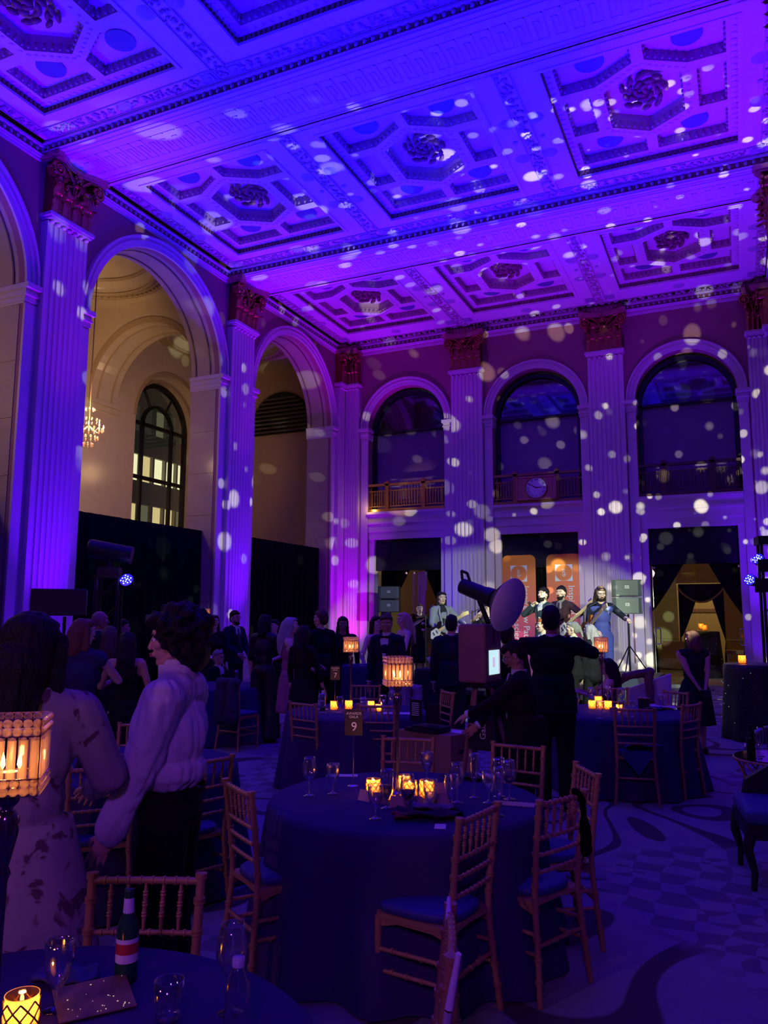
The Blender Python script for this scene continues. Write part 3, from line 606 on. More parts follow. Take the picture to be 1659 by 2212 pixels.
def hole_plate(mb, outer, holes, z, mi=0):
    ls = [[Vector((x, y, 0)) for x, y in l] for l in [outer]+holes]; tri = tessellate_polygon(ls); vs = [(v.x, v.y, z) for l in ls for v in l]
    mb.add(vs, [tuple(t) for t in tri], mi)
def walls(mb, poly, z0, z1, mi=0):
    n = len(poly)
    for i in range(n): a, b = poly[i], poly[(i+1) % n]; mb.add([(*a, z0), (*b, z0), (*b, z1), (*a, z1)], [(0, 1, 2, 3)], mi)
def row(mb, poly, z, step, inset, sz, mi, kind='egg'):
    c = Vector((sum(p[0] for p in poly)/len(poly), sum(p[1] for p in poly)/len(poly))); n = len(poly)
    for i in range(n):
        a, b = Vector(poly[i]), Vector(poly[(i+1) % n]); d = b-a; L_ = d.length; d.normalize(); nv = Vector((-d.y, d.x))
        if nv.dot(c-(a+b)/2) < 0: nv = -nv
        k = max(1, int(L_/step))
        for j in range(k):
            o = a+d*((j+0.5)*L_/k)+nv*inset
            if kind == 'egg': mb.sph((o.x, o.y, z), sz, 5, 4, mi)
            else: mb.box((o.x, o.y, z), (sz[0], sz[1], sz[2]), math.atan2(d.y, d.x), mi)
rect = lambda a, b: [(-a, -b), (a, -b), (a, b), (-a, b)]
cells = []
for sx in (-1, 1):
    for s_ in (-1, 1): cells.append([(sx*x, s_*y) for x, y in ((0.09, 1.44), (1.25, 1.44), (1.25, 0.70), (0.70, 0.70), (0.09, 1.04))])
    cells.append([(sx*x, y) for x, y in ((0.82, -0.50), (1.25, -0.50), (1.25, 0.50), (0.82, 0.50))])
hexa = [(0, -0.86), (0.60, -0.50), (0.60, 0.50), (0, 0.86), (-0.60, 0.50), (-0.60, -0.50)]
cp_ = MB(); hole_plate(cp_, rect(PW/2, PD/2), [rect(1.46, 1.66)], 0); walls(cp_, rect(1.46, 1.66), 0, 0.14)
hole_plate(cp_, rect(1.46, 1.66), cells+[hexa], 0.14)
for c in cells: walls(cp_, c, 0.14, 0.32, 1); hole_plate(cp_, c, [], 0.32)
walls(cp_, hexa, 0.14, 0.42, 1); hole_plate(cp_, hexa, [], 0.42)
fr_ = MB()
for a, b in (((-1.46, -1.66), (1.46, -1.60)), ((-1.46, 1.60), (1.46, 1.66)), ((-1.46, -1.6), (-1.40, 1.6)), ((1.40, -1.6), (1.46, 1.6))): fr_.bb((*a, -0.02), (*b, 0.03))
cpm = [cp_.mesh('coffer', [ceilp, mat('coffer_side', (0.52, 0.34, 0.42), 0.5)]), fr_.mesh('moulding', ceilp)]
dn = MB(); row(dn, rect(1.44, 1.64), 0.09, 0.085, 0.0, (0.045, 0.05, 0.07), 0, 'box'); cpm.append(dn.mesh('dentils', giltdark))
eg = MB()
for c in cells+[hexa]: row(eg, c, 0.20, 0.115, 0.012, (0.032, 0.032, 0.038), 0); row(eg, c, 0.285, 0.06, 0.006, (0.03, 0.02, 0.02), 0, 'box')
cpm.append(eg.mesh('egg_moulding', mat('egg_gilt', (0.42, 0.26, 0.32), 0.4, 0.1)))
rd = MB()
for sx in (-1, 1):
    for s_ in (-1, 1): rd.cyl((sx*0.72, s_*1.10, 0.30), (sx*0.72, s_*1.10, 0.318), 0.23, 0.23, 24)
cpm.append(rd.mesh('roundel', roundelm))
ro = MB(); rnd = random.Random(3)
for k in range(26):
    a = k*2.4; r = 0.045*math.sqrt(k)*1.6; ro.sph((r*math.cos(a), r*1.35*math.sin(a), 0.36-0.05*rnd.random()), (0.10, 0.045, 0.05), 7, 5, 0, Matrix.Rotation(a+1.2, 3, 'Z'))
cpm.append(ro.mesh('rosette', mat('rosette_paint', (0.22, 0.09, 0.12), 0.5)))
sm = MB()
for x, y in ((0, 1.98), (0, -1.98), (1.72, 0.55), (1.72, -0.55), (-1.72, 0.55), (-1.72, -0.55)): sm.lathe([(0.0, -0.02), (0.06, -0.035), (0.13, -0.01), (0.145, 0.0)], 16, (x, y, 0))
for x in (-1.72, 1.72):
    sm.cyl((x, 0, -0.02), (x, 0, 0), 0.045, 0.045, 8)
    for y in (-1.98, 1.98): sm.box((x, y, -0.008), (0.27, 0.27, 0.02)); sm.box((x, y, -0.02), (0.17, 0.17, 0.03)); sm.sph((x, y, -0.03), (0.05, 0.05, 0.02), 8, 5)
cpm.append(sm.mesh('boss', mat('boss_paint', (0.36, 0.30, 0.45), 0.5)))
gw = MB()   # guilloche rows on the lattice
for i in range(22):
    for sx in (-1, 1): gw.sph((sx*1.355, -1.52+i*0.145, 0.138), (0.055, 0.035, 0.018), 6, 4)
    if i < 18:
        for s_ in (-1, 1): gw.sph((-1.24+i*0.145, s_*1.55, 0.138), (0.05, 0.035, 0.018), 6, 4)
for a, b in ((0, 1), (1, 2), (2, 3), (3, 4), (4, 5), (5, 0)):
    A, B = Vector(hexa[a])*1.13, Vector(hexa[b])*1.13
    for i in range(7): c = A.lerp(B, (i+0.5)/7); gw.sph((c.x, c.y, 0.138), (0.04, 0.03, 0.016), 6, 4)
cpm.append(gw.mesh('guilloche', ceilp))
for yc in (12.62, 18.24, 7.01, 1.40):
    for xc in (-8.87, -4.94, -1.01):
        cf = thing('coffer', None, None, (xc, yc, ZP)); cf.parent = ce
        for me in cpm: link(me.name, me, cf, kind='stuff' if me.name in ('dentils', 'egg_moulding', 'guilloche') else None)
    a, b = yc-2.25, yc+2.25 if yc < 18 else 20.90
    b = min(b, 20.9)
    egg_run((XWL, b), (XWR, b), (0, -1), ZTOP-0.02); egg_run((XWL, a), (XWR, a), (0, 1), ZTOP-0.02)
    egg_run((XWL, a), (XWL, b), (1, 0), ZTOP-0.06); egg_run((XWR, a), (XWR, b), (-1, 0), ZTOP-0.06)
    for x in (-6.905, -2.975): ornament((x, a+0.3), (x, b-0.3), ZP-0.012, 0.26, int(x*10+yc))
    for x in (XWL+0.30, XWR-0.26): ornament((x, a+0.3), (x, b-0.3), ZP-0.012, 0.2, int(x*10+yc))
    for y in (a+0.26, b-0.26): ornament((XWL+0.4, y), (XWR-0.4, y), ZP-0.012, 0.24, int(y*10))
mb = MB(); mb.bb((XWL-0.9, -3.5, 10.58), (XWR+0.6, 21.4, 10.7)); mb.build('slab', ceilp, ce)
mb = MB()
mb.bb((XWL-0.2, 20.9, 9.9), (XWR+0.2, 21.4, 10.6)); mb.bb((XWL-0.9, -3.5, 9.9), (XWL, 21, 10.6)); mb.bb((XWR, -3.5, 9.9), (XWR+0.6, 21, 10.6)); mb.bb((XWL, -3.5, 9.9), (XWR, -1.9, 10.2)); mb.build('wall_head', frieze, ce)
# narrow fascia under the cornice
mb = MB()
boxm(mb, mB, XWL, XWR, 9.82, 9.90, -0.16, -0.12); boxm(mb, mL, -3, 20.9, 9.82, 9.88, -0.16, -0.12); boxm(mb, mR, -3, 20.9, 9.82, 9.88, -0.16, -0.12); mb.build('trim_1', plaster, kind='structure')

# ================================================================== DRAPES, DOORS, BANNERS
def drape(name, label, p, q, z0, z1, folds, amp, m, cat='drape', group=None, sag=0.0):
    mb = MB(); p = Vector((*p, 0)); q = Vector((*q, 0)); d = q-p; L_ = d.length; nv = Vector((-d.y, d.x, 0)).normalized()
    def fn(s, t):
        o = p+d*s+nv*(amp*math.sin(s*folds*2*PI)*(1-0.5*t)+amp*0.4*math.sin(s*folds*5.1+t*2)); return (o.x, o.y, z0+(z1-z0)*t-sag*math.sin(PI*s)*(t > 0.95))
    mb.grid(folds*7, 5, fn); o = mb.build(name, m)
    so = o.modifiers.new('t', 'SOLIDIFY'); so.thickness = 0.01
    if label: o['label'] = label; o['category'] = cat
    if group: o['group'] = group
    return o
drape('drape', 'tall black drape closing the near arch behind the lighting truss', (-11.35, 10.45), (-11.35, 14.68), 0.0, 3.74, 16, 0.03, blackcloth)
drape('drape', 'tall black drape closing the far arch beside the corner pilaster', (-11.35, 16.05), (-11.35, 20.3), 0.0, 3.78, 16, 0.03, blackcloth)
drape('drape', 'tall black drape closing the nearest arch at the left edge', (-11.35, 4.9), (-11.35, 9.1), 0.0, 3.72, 16, 0.03, blackcloth)
for uc, nm in ((-8.86, 'left'), (-4.94, 'middle'), (-1.02, 'right')):
    drape('valance', 'flat black fabric valance over the %s doorway of the stage wall' % nm, (uc-1.07, 21.16), (uc+1.07, 21.16), 3.12, 4.06, 3, 0.004, mat('black_fabric', (0.012, 0.010, 0.02), 0.9), 'valance')
drape('drape', 'black backdrop behind the two orange banners', (-6.0, 21.5), (-3.85, 21.5), 0.0, 4.0, 12, 0.03, blackcloth)
# glass doors
def glass_door(x0, x1, nm, hx):
    t = thing('glass_door', nm, 'door', ((x0+x1)/2, 21.30, 0)); wd = x1-x0
    g = MB(); g.box((0, 0, 1.56), (wd-0.01, 0.012, 3.06)); g.build('pane', doorglass, t)
    e_ = -1 if (x0 < -1.5 and x0 > -3) or x0 < -9 else 1; s = MB(); s.box((e_*(wd/2-0.008), 0, 1.56), (0.014, 0.02, 3.06)); s.build('edge', steel, t)
    s = MB(); s.box((0, 0, 0.05), (wd, 0.03, 0.09)); s.build('shoe', steel, t)
    s = MB(); hx = hx-(x0+x1)/2
    for dy in (-0.06,):
        s.tube([(hx-0.055, dy, 1.13), (hx-0.055, dy, 1.47), (hx-0.035, dy, 1.50), (hx+0.035, dy, 1.50), (hx+0.055, dy, 1.47), (hx+0.055, dy, 1.13), (hx+0.035, dy, 1.10), (hx-0.035, dy, 1.10), (hx-0.055, dy, 1.13)], 0.014, 8)
    s.build('handle', chrome, t)
    s = MB(); s.cyl((hx-0.04 if hx < 0 else hx, 0, 3.02), (hx-0.04 if hx < 0 else hx, 0, 3.08), 0.03, 0.03); s.build('pivot', chrome, t)
glass_door(-2.05, -1.02, 'left frameless glass door of the right doorway with long pull handle', -1.95)
glass_door(-1.00, 0.05, 'right frameless glass door with pull handle near the lit pilaster', 0.02)
glass_door(-9.93, -8.87, 'left frameless glass door behind the stage-left speakers', -9.0)
glass_door(-8.85, -7.80, 'frameless glass door behind the grey jacketed guitarist', -8.7)
# tied-back hall curtains
def tied(name, label, xo, xt, zt, ztie, xb, y, m=blackcloth):
    """xo outer edge, xt inner edge at the top, tie at the outer edge, xb inner edge at the floor"""
    mb = MB()
    def fn(s, t):
        z = t*zt
        if z > ztie: k = (z-ztie)/(zt-ztie); xi = xo+(xt-xo)*(0.05+0.95*k**0.85)
        else: k = (ztie-z)/ztie; xi = xo+(xb-xo)*(0.05+0.95*min(1, k*1.6)**0.7)
        return (xo+(xi-xo)*s, y+0.03*math.sin(s*34)*(0.3+0.7*abs(z-ztie)/zt), z)
    mb.grid(40, 26, fn); o = mb.build(name, m, label=label, cat='curtain'); s = o.modifiers.new('t', 'SOLIDIFY'); s.thickness = 0.012
    return o
tied('curtain', 'black curtain tied back at the left side of the right doorway', -2.24, -1.28, 3.2, 1.85, -2.0, 21.62)
tied('curtain', 'black curtain tied back at the right side of the right doorway', 0.14, -0.72, 3.2, 1.78, 0.0, 21.62)
tied('curtain', 'black curtain tied back behind the left speakers', -9.95, -9.0, 3.2, 1.7, -9.7, 21.62)
tied('curtain', 'black curtain tied back behind the grey jacketed guitarist', -7.72, -8.55, 3.2, 1.5, -7.9, 21.62)
hw = struct('wall_hall')
b = MB(); b.bb((-4.6, 30, 0), (-2.08, 30.2, 4.5)); b.build('panel', mat('hall_pale_wall', (0.62, 0.56, 0.34), 0.8), hw)
b = MB(); b.bb((-0.52, 30, 0), (2.2, 30.2, 4.5)); b.bb((-2.08, 30, 3.0), (-0.52, 30.2, 4.5)); b.build('panel', hallbrown, hw)
b = MB(); b.bb((-4.6, 29.94, 0.0), (-2.08, 30, 0.22)); b.bb((-4.6, 29.96, 1.0), (-2.08, 30, 1.04)); b.bb((-0.52, 29.94, 0.0), (2.2, 30, 0.22)); b.bb((-0.52, 29.96, 0.98), (2.2, 30, 1.03)); b.build('baseboard', hallwall, hw)
b = MB(); b.bb((-11.4, 28, 0), (-8.9, 28.2, 4.5)); b.bb((-8.9, 27.6, 0), (-5.2, 27.8, 4.5)); b.build('panel', hallbrown, hw)
b = MB(); b.bb((-4.7, 21.7, 0), (-4.6, 36, 4.5)); b.bb((2.1, 21.7, 0), (2.2, 36, 4.5)); b.bb((-11.4, 21.7, 0), (-11.3, 28, 4.5)); b.bb((-5.3, 21.7, 0), (-5.2, 28, 4.5)); b.build('side_panel', hallwall, hw)
b = MB(); b.bb((-11.4, 21.6, 4.5), (2.2, 36, 4.6)); b.build('hall_ceiling', hallwall, hw)
b = MB(); b.bb((-4.7, 35.8, 0), (2.2, 36, 4.5)); b.build('end_panel', mat('far_wall', (0.70, 0.52, 0.26), 0.7), hw)
b = MB(); b.bb((-2.3, 35.7, 2.55), (-0.3, 35.8, 2.62)); b.bb((-2.3, 35.7, 2.0), (-0.3, 35.8, 2.14)); b.build('picture_rail', wood, hw)
point('hall_light', (-1.3, 33.6, 3.2), 60, (1.0, 0.72, 0.36), 0.2)
tied('curtain', 'left fringed black curtain framing the far hall opening', -2.08, -1.30, 2.95, 1.05, -2.0, 31.0)
tied('curtain', 'right fringed black curtain framing the far hall opening', -0.52, -1.05, 2.95, 1.0, -0.6, 31.0)
b = MB(); b.grid(24, 6, lambda s, t: (-2.08+1.56*s, 30.9+0.02*math.sin(s*40), 3.0-t*(0.15+0.52*math.sin(PI*s)**0.8))); o = b.build('swag', blackcloth, label='black swag valance hanging over the far hall opening', cat='valance')
b = MB(); b.tube([(-2.08+1.56*s/16, 30.86, 3.0-(0.15+0.52*math.sin(PI*s/16)**0.8)) for s in range(17)], 0.035, 6); b.build('fringe', wood, o)
# banners
def rrect(w_, z0, z1, r):
    pts = [(-w_/2, z0), (w_/2, z0)]
    for k in range(9): a = PI/2*k/8; pts.append((w_/2-r+r*math.cos(a), z1-r+r*math.sin(a)))
    for k in range(9): a = PI/2+PI/2*k/8; pts.append((-w_/2+r+r*math.cos(a), z1-r+r*math.sin(a)))
    return pts
def banner_mat():
    m = bpy.data.materials.new('banner_print'); m.use_nodes = True; nt = m.node_tree; bs = nt.nodes['Principled BSDF']; N = nt.nodes.new; L = nt.links.new
    tc = N('ShaderNodeTexCoord'); sp_ = N('ShaderNodeSeparateXYZ'); L(tc.outputs['Object'], sp_.inputs[0]); cr = N('ShaderNodeValToRGB'); mr = N('ShaderNodeMapRange'); mr.inputs[1].default_value = 0; mr.inputs[2].default_value = 3.5
    L(sp_.outputs['Z'], mr.inputs[0]); L(mr.outputs[0], cr.inputs[0]); e = cr.color_ramp.elements; e[0].position = 0.3; e[0].color = (0.62, 0.03, 0.22, 1); e[1].position = 0.95; e[1].color = (0.85, 0.25, 0.02, 1)
    k = cr.color_ramp.elements.new(0.62); k.color = (0.85, 0.16, 0.12, 1); L(cr.outputs[0], bs.inputs['Base Color']); bs.inputs['Roughness'].default_value = 0.5; return m
bm_ = banner_mat(); pale = mat('banner_lettering', (0.80, 0.85, 0.95), 0.5)
for xc, lb in ((-5.535, 'left orange rounded banner with corner logo and sideways lettering'), (-4.295, 'right orange rounded banner, partly behind the two bearded musicians')):
    t = thing('banner', lb, 'banner', (xc, 21.12, 0)); g = MB(); g.prism(rrect(0.94, 0.25, 3.47, 0.16), -0.012, 0.012, lambda u, v, w_: (u, w_, v)); g.build('print', bm_, t)
    lo = MB(); cz = 2.96; R_ = 0.235
    for sx in (-1, 1):
        for sz in (-1, 1):
            pts = [(sx*0.235, cz+sz*0.225)]+[(sx*R_*math.cos(a), cz+sz*0.225*math.sin(a)) for a in [math.radians(14+62*k/8) for k in range(9)]]
            lo.prism(pts, -0.018, -0.012, lambda u, v, w_: (u, w_, v))
    for k in range(40): a, b = 2*PI*k/40, 2*PI*(k+1)/40; lo.cyl((0.225*math.cos(a), -0.014, cz+0.215*math.sin(a)), (0.225*math.cos(b), -0.014, cz+0.215*math.sin(b)), 0.003, 0.003, 4)
    lo.build('logo', pale, t)
    text('lettering', 'ucb', 0.15, pale, Mx((0, 0, -1), (1, 0, 0), (0.01, -0.02, cz)), t, 0.003)
    text('lettering', 'Inspired w Patients', 0.24, pale, Mx((0, 0, -1), (1, 0, 0), (0.19, -0.02, 2.62)), t, 0.002, 'LEFT')
    text('lettering', 'Driven by science', 0.24, pale, Mx((0, 0, -1), (1, 0, 0), (-0.07, -0.02, 2.62)), t, 0.002, 'LEFT')
    s = MB(); s.box((0, 0, 0.12), (0.9, 0.12, 0.24)); s.cyl((0, 0.05, 0.1), (0, 0.05, 3.0), 0.015, 0.015); s.build('stand', steel, t)

# ================================================================== TABLES AND CHAIRS
def cloth_table(c, label, R_=0.76, H_=0.76, folds=14, m=navycloth, seed=1):
    t = thing('round_table', label, 'table', (c[0], c[1], 0)); ph = seed*1.7
    def fn(a, z, r):
        k = max(0, (H_-z)/H_); wv = 1+k*(0.09+0.055*math.sin(folds*a+ph)+0.03*math.sin(folds*0.5*a+ph*2)); return (r*wv*math.cos(a), r*wv*math.sin(a), z)
    mb = MB(); mb.lathe([(0.0001, H_), (R_*0.5, H_), (R_-0.02, H_), (R_, H_-0.006), (R_+0.012, H_-0.03), (R_+0.016, H_-0.12), (R_+0.02, H_*0.6), (R_+0.03, H_*0.3), (R_+0.04, 0.012)], 112, (0, 0, 0), 0, fn); mb.build('tablecloth', m, t)
    return t
C0, C1, C2, C3, C4, C5 = (-1.55, 1.30), (-1.79, 4.22), (-3.85, 7.75), (-1.28, 8.93), (-3.95, 4.33), (-7.10, 9.60)
cloth_table(C0, 'nearest round table with navy cloth at the bottom left corner', seed=2)
cloth_table(C1, 'large round table with navy cloth in the centre of the view', seed=1)
cloth_table(C2, 'round navy table behind the number nine sign', seed=3)
cloth_table(C3, 'round navy table on the right in front of the stage', seed=4)
cloth_table(C4, 'round navy table hidden behind the two women in the foreground', seed=5)
cloth_table(C5, 'round navy table on the far left behind the black chair jacket', seed=6)

def make_chair():
    t = thing('chiavari_chair', 'gold', 'chair')
    def post(x, pts, r0, r1, rings):
        mb = MB(); n = len(pts); mb.tube([(x+p[2] if len(p) > 2 else x, p[0], p[1]) for p in pts], [r0+(r1-r0)*i/(n-1) for i in range(n)], 10)
        for z in rings:
            for (a, b) in zip(pts, pts[1:]):
                if min(a[1], b[1]) <= z <= max(a[1], b[1]):
                    k = (z-a[1])/(b[1]-a[1]); y = a[0]+(b[0]-a[0])*k; xx = x+((a[2]+(b[2]-a[2])*k) if len(a) > 2 else 0); mb.cyl((xx, y, z-0.004), (xx, y, z+0.004), r0+0.0045, r0+0.0045, 10); mb.cyl((xx, y, z+0.008), (xx, y, z+0.014), r0+0.0045, r0+0.0045, 10); break
        return mb
    for s in (-1, 1):
        pts = [(-0.235, 0.0, s*0.03), (-0.215, 0.20, s*0.012), (-0.195, 0.40, 0), (-0.195, 0.50, 0), (-0.215, 0.70, s*0.008), (-0.243, 0.915, s*0.012)]
        mb = post(s*0.172, pts, 0.0155, 0.015, (0.10, 0.19, 0.28, 0.40, 0.51, 0.585, 0.66, 0.735, 0.83))
        mb.cyl((s*0.184, -0.243, 0.900), (s*0.184, -0.244, 0.918), 0.020, 0.020, 12); mb.build('rear_leg', chairgold, t)
        pts = [(0.185, 0.0), (0.19, 0.20), (0.185, 0.43)]
        mb = post(s*0.175, pts, 0.015, 0.017, (0.10, 0.19, 0.28, 0.39)); mb.build('front_leg', chairgold, t)
        for z in (0.20, 0.29):
            mb = MB(); mb.cyl((s*0.177, -0.20, z+0.01), (s*0.177, 0.185, z), 0.010, 0.010, 8)
            for k in range(1, 5): y = -0.2+0.385*k/5; mb.cyl((s*0.177, y-0.004, z+0.005), (s*0.177, y+0.004, z+0.005), 0.0135, 0.0135, 8)
            mb.build('side_stretcher', chairgold, t)
    for y, zz in ((0.188, (0.22,)), (-0.208, (0.25,))):
        for z in zz:
            mb = MB(); mb.cyl((-0.175, y, z), (0.175, y, z), 0.010, 0.010, 8)
            for k in range(1, 5): x = -0.175+0.35*k/5; mb.cyl((x-0.004, y, z), (x+0.004, y, z), 0.0135, 0.0135, 8)
            mb.build('stretcher', chairgold, t)
    def railz(z, r, nm):
        mb = MB(); y = -0.195-(z-0.5)*0.115 if z > 0.5 else -0.195; n = 9
        pts = [(-0.178+0.356*i/n, y-0.006*math.sin(PI*i/n), z) for i in range(n+1)]; mb.tube(pts, r, 8)
        for i in range(1, n): mb.sph(pts[i], (0.008, r+0.0035, r+0.0035), 8, 5)
        mb.build(nm, chairgold, t)
    railz(0.893, 0.0125, 'top_rail')
    for z in (0.735, 0.655, 0.575): railz(z, 0.009, 'back_rail')
    for k in range(5):
        x = -0.116+0.058*k; mb = MB(); a = (x, -0.223, 0.742); b = (x*1.02, -0.241, 0.888)
        A, B = Vector(a), Vector(b); mb.tube([A, A.lerp(B, 0.3), A.lerp(B, 0.7), B], [0.005, 0.0075, 0.0075, 0.005], 8)
        for q in (0.3, 0.52, 0.74): c = A.lerp(B, q); mb.sph(c, (0.0105, 0.0105, 0.006), 8, 5); mb.sph(c+Vector((0, 0, 0.01)), (0.0105, 0.0105, 0.005), 8, 5)
        mb.build('spindle', chairgold, t)
    fr = MB(); pl = [(-0.185, -0.20), (-0.19, 0.16), (-0.17, 0.20), (0, 0.215), (0.17, 0.20), (0.19, 0.16), (0.185, -0.20), (0, -0.19)]
    fr.prism(pl, 0.425, 0.448, lambda u, v, w_: (u, v, w_))
    for s in (-1, 1): fr.prism([(-0.19, 0.425), (-0.19, 0.385), (-0.10, 0.41), (0.08, 0.412), (0.18, 0.385), (0.18, 0.425)], s*0.172-0.008, s*0.172+0.008, lambda u, v, w_: (w_, u, v))
    fr.build('seat_frame', chairgold, t)
    cu = MB(); prof = lambda k: [(x*k, y*k) for x, y in pl]
    vs = []; ks = ((0.97, 0.450), (1.0, 0.462), (1.0, 0.478), (0.93, 0.492), (0.5, 0.50), (0.01, 0.502)); n = len(pl)
    for k, z in ks: vs += [(x, y, z) for x, y in prof(k)]
    cu.add(vs, [(j*n+i, j*n+(i+1) % n, (j+1)*n+(i+1) % n, (j+1)*n+i) for j in range(len(ks)-1) for i in range(n)], 0, True)
    o = cu.build('cushion', cushion, t); sb = o.modifiers.new('s', 'SUBSURF'); sb.levels = 1; sb.render_levels = 2
    return t
chair0 = make_chair(); cused = [False]
def chair(mid, ang, tc, label, group=None, flip=False):
    """mid: middle of the top rail on plan; ang: direction of the rail; tc: the table it faces"""
    a = math.radians(ang); nx, ny = -math.sin(a), math.cos(a)
    if (tc[0]-mid[0])*nx+(tc[1]-mid[1])*ny < 0: nx, ny = -nx, -ny
    if flip: nx, ny = -nx, -ny
    rz = math.atan2(-nx, ny); loc = (mid[0]+nx*0.243, mid[1]+ny*0.243, 0)
    if not cused[0]: cused[0] = True; chair0.location = loc; chair0.rotation_euler = (0, 0, rz); chair0['label'] = label; r = chair0
    else: r = dup(chair0, loc, rz, label)
    r['group'] = group or 'gold chiavari chairs around the banquet tables'
    return r
chair((-2.40, 3.46), -34, C1, 'gold chair left of the centre table, seen edge-on with navy cushion')
chair((-1.12, 3.50), 80, C1, 'gold chair at the front right of the centre table, blue lit cushion')
chair((-0.84, 3.96), 66, C1, 'gold chair on the right of the centre table with dark strap over it')
chair((-0.86, 4.72), -60, C1, 'gold chair at the far right of the centre table, behind the strap chair')
chair((-2.24, 5.34), 12, C1, 'gold chair behind the centre table, next to the crystal stand')
chair((-1.44, 5.38), -8, C1, 'gold chair behind the centre table, in front of the photo booth woman')
chair((-0.785, 2.18), -70, C0, 'gold chair at the bottom edge seen end-on with a pale ribbon')
chair((-1.87, 2.18), 24, C0, 'gold chair tucked at the nearest table behind the green bottle')
chair((-3.43, 3.58), 50, C4, 'gold chair half hidden by the floral dress and white shirt')
chair((-4.48, 5.09), 26, C4, 'gold chair on the far side, left of the white shirt')
chair((-3.02, 4.02), 70, C4, 'gold chair peeking out behind the white shirt')
chair((-4.07, 6.95), -15, C2, 'gold chair left of the number nine sign at the second table')
chair((-3.33, 7.12), 17, C2, 'gold chair right of the number nine sign at the second table')
chair((-4.41, 9.11), 16, C2, 'gold chair behind the second table, lit green by a dot')
chair((-3.87, 9.16), 30, C2, 'gold chair behind the second table with purple jacket on it')
chair((-3.17, 8.76), -48, (-4.2, 9.6), 'gold chair standing alone left of the photo booth')
chair((-0.98, 7.96), 12, C3, 'gold chair nearest us at the right table, navy napkin on it')
chair((-0.50, 8.62), 66, C3, 'gold chair at the right side of the right table, turned sideways')
chair((-0.75, 9.99), -40, C3, 'gold chair at the back right of the right table')
chair((-1.51, 10.16), 8, C3, 'gold chair at the back of the right table by the white chair')
chair((-6.30, 8.78), -7, C5, 'gold chair with dark jacket beside the man in the suit')

# jackets, napkins and straps on the chairs
def cloth_blob(name, label, pts, r, m, cat, vox=0.014, nz=0.012):
    mb = MB()
    for (p, q, a, b) in pts: mb.cap(p, q, a, b, 9)
    o = solid(name, m, None, mb, vox, 2); o['label'] = label; o['category'] = cat
    displace(o, lambda c: (noise.noise(c*14)+0.6*noise.noise(c*31))*nz)
    return o
jk = mat('dark_jacket', (0.03, 0.025, 0.06), 0.8)
cloth_blob('jacket', 'purplish sequin jacket hung over a chair behind the second table', [((-4.03, 9.10, 0.90), (-3.73, 9.27, 0.88), 0.05, 0.05), ((-4.0, 9.06, 0.86), (-3.98, 9.02, 0.52), 0.06, 0.09), ((-3.87, 9.12, 0.88), (-3.85, 9.07, 0.50), 0.07, 0.10), ((-3.74, 9.22, 0.86), (-3.72, 9.15, 0.5), 0.06, 0.09)], 0, mat('sequin_cloth', (0.16, 0.12, 0.26), 0.5), 'jacket')
cloth_blob('jacket', 'dark jacket draped over the chair beside the man in the suit', [((-6.42, 8.75, 0.90), (-6.12, 8.72, 0.90), 0.06, 0.06), ((-6.36, 8.73, 0.86), (-6.34, 8.70, 0.45), 0.08, 0.10), ((-6.18, 8.72, 0.86), (-6.16, 8.68, 0.45), 0.08, 0.10)], 0, jk, 'jacket')
def napkin(label, loc, sz, rz, m, fold=0.03, name='napkin', parent=None):
    mb = MB(); rnd = random.Random(int(abs(loc[0]*100)))
    ph = rnd.random()*6
    mb.grid(12, 12, lambda s, t: ((s-0.5)*sz[0]*(1+0.15*math.sin(t*5+ph)), (t-0.5)*sz[1]*(1+0.12*math.sin(s*6+ph)), fold*(0.6+0.5*math.sin(s*9+ph)*math.cos(t*7+ph)+0.3*math.sin(s*3+t*11))))
    o = mb.build(name, m); o.location = loc; o.rotation_euler = (0, 0, rz); so = o.modifiers.new('t', 'SOLIDIFY'); so.thickness = 0.008; so.offset = 1
    if label: o['label'] = label; o['category'] = name
    return o
navynap = mat('navy_napkin', (0.05, 0.05, 0.17), 0.8); lilac = mat('pale_napkin', (0.62, 0.55, 0.72), 0.8)
napkin('navy napkin lying over the seat of the nearest right-table chair', (-0.98, 8.22, 0.52), (0.34, 0.32), 0.4, navynap, 0.03)
b = MB(); b.prism([(-0.17, 0), (0.17, 0), (0.02, -0.22)], 0, 0.008, lambda u, v, w_: (-0.98+u, 7.985-w_-0.01, 0.50+v)); b.build('napkin_corner', navynap, label='navy napkin corner hanging below the chair seat', cat='napkin')
cloth_blob('strap', 'dark strap and bag hanging over the chair right of the centre table', [((-0.80, 4.05, 0.92), (-0.77, 4.10, 0.86), 0.018, 0.02), ((-0.77, 4.10, 0.86), (-0.76, 4.11, 0.62), 0.018, 0.03)], 0, blackcloth, 'bag', 0.01)
b = MB(); b.tube([(-0.855, 2.36, 0.93), (-0.835, 2.30, 0.89), (-0.80, 2.24, 0.84), (-0.76, 2.16, 0.82), (-0.73, 2.08, 0.86), (-0.70, 2.0, 0.925)], [0.006, 0.011, 0.013, 0.013, 0.011, 0.008], 7)
b.tube([(-0.70, 2.0, 0.925), (-0.72, 1.98, 0.80), (-0.75, 2.02, 0.70), (-0.74, 1.99, 0.58)], [0.008, 0.012, 0.010, 0.008], 7); b.build('ribbon', mat('ribbon', (0.75, 0.6, 0.75), 0.6), label='pale ribbon tied between the posts of the nearest chair', cat='ribbon')

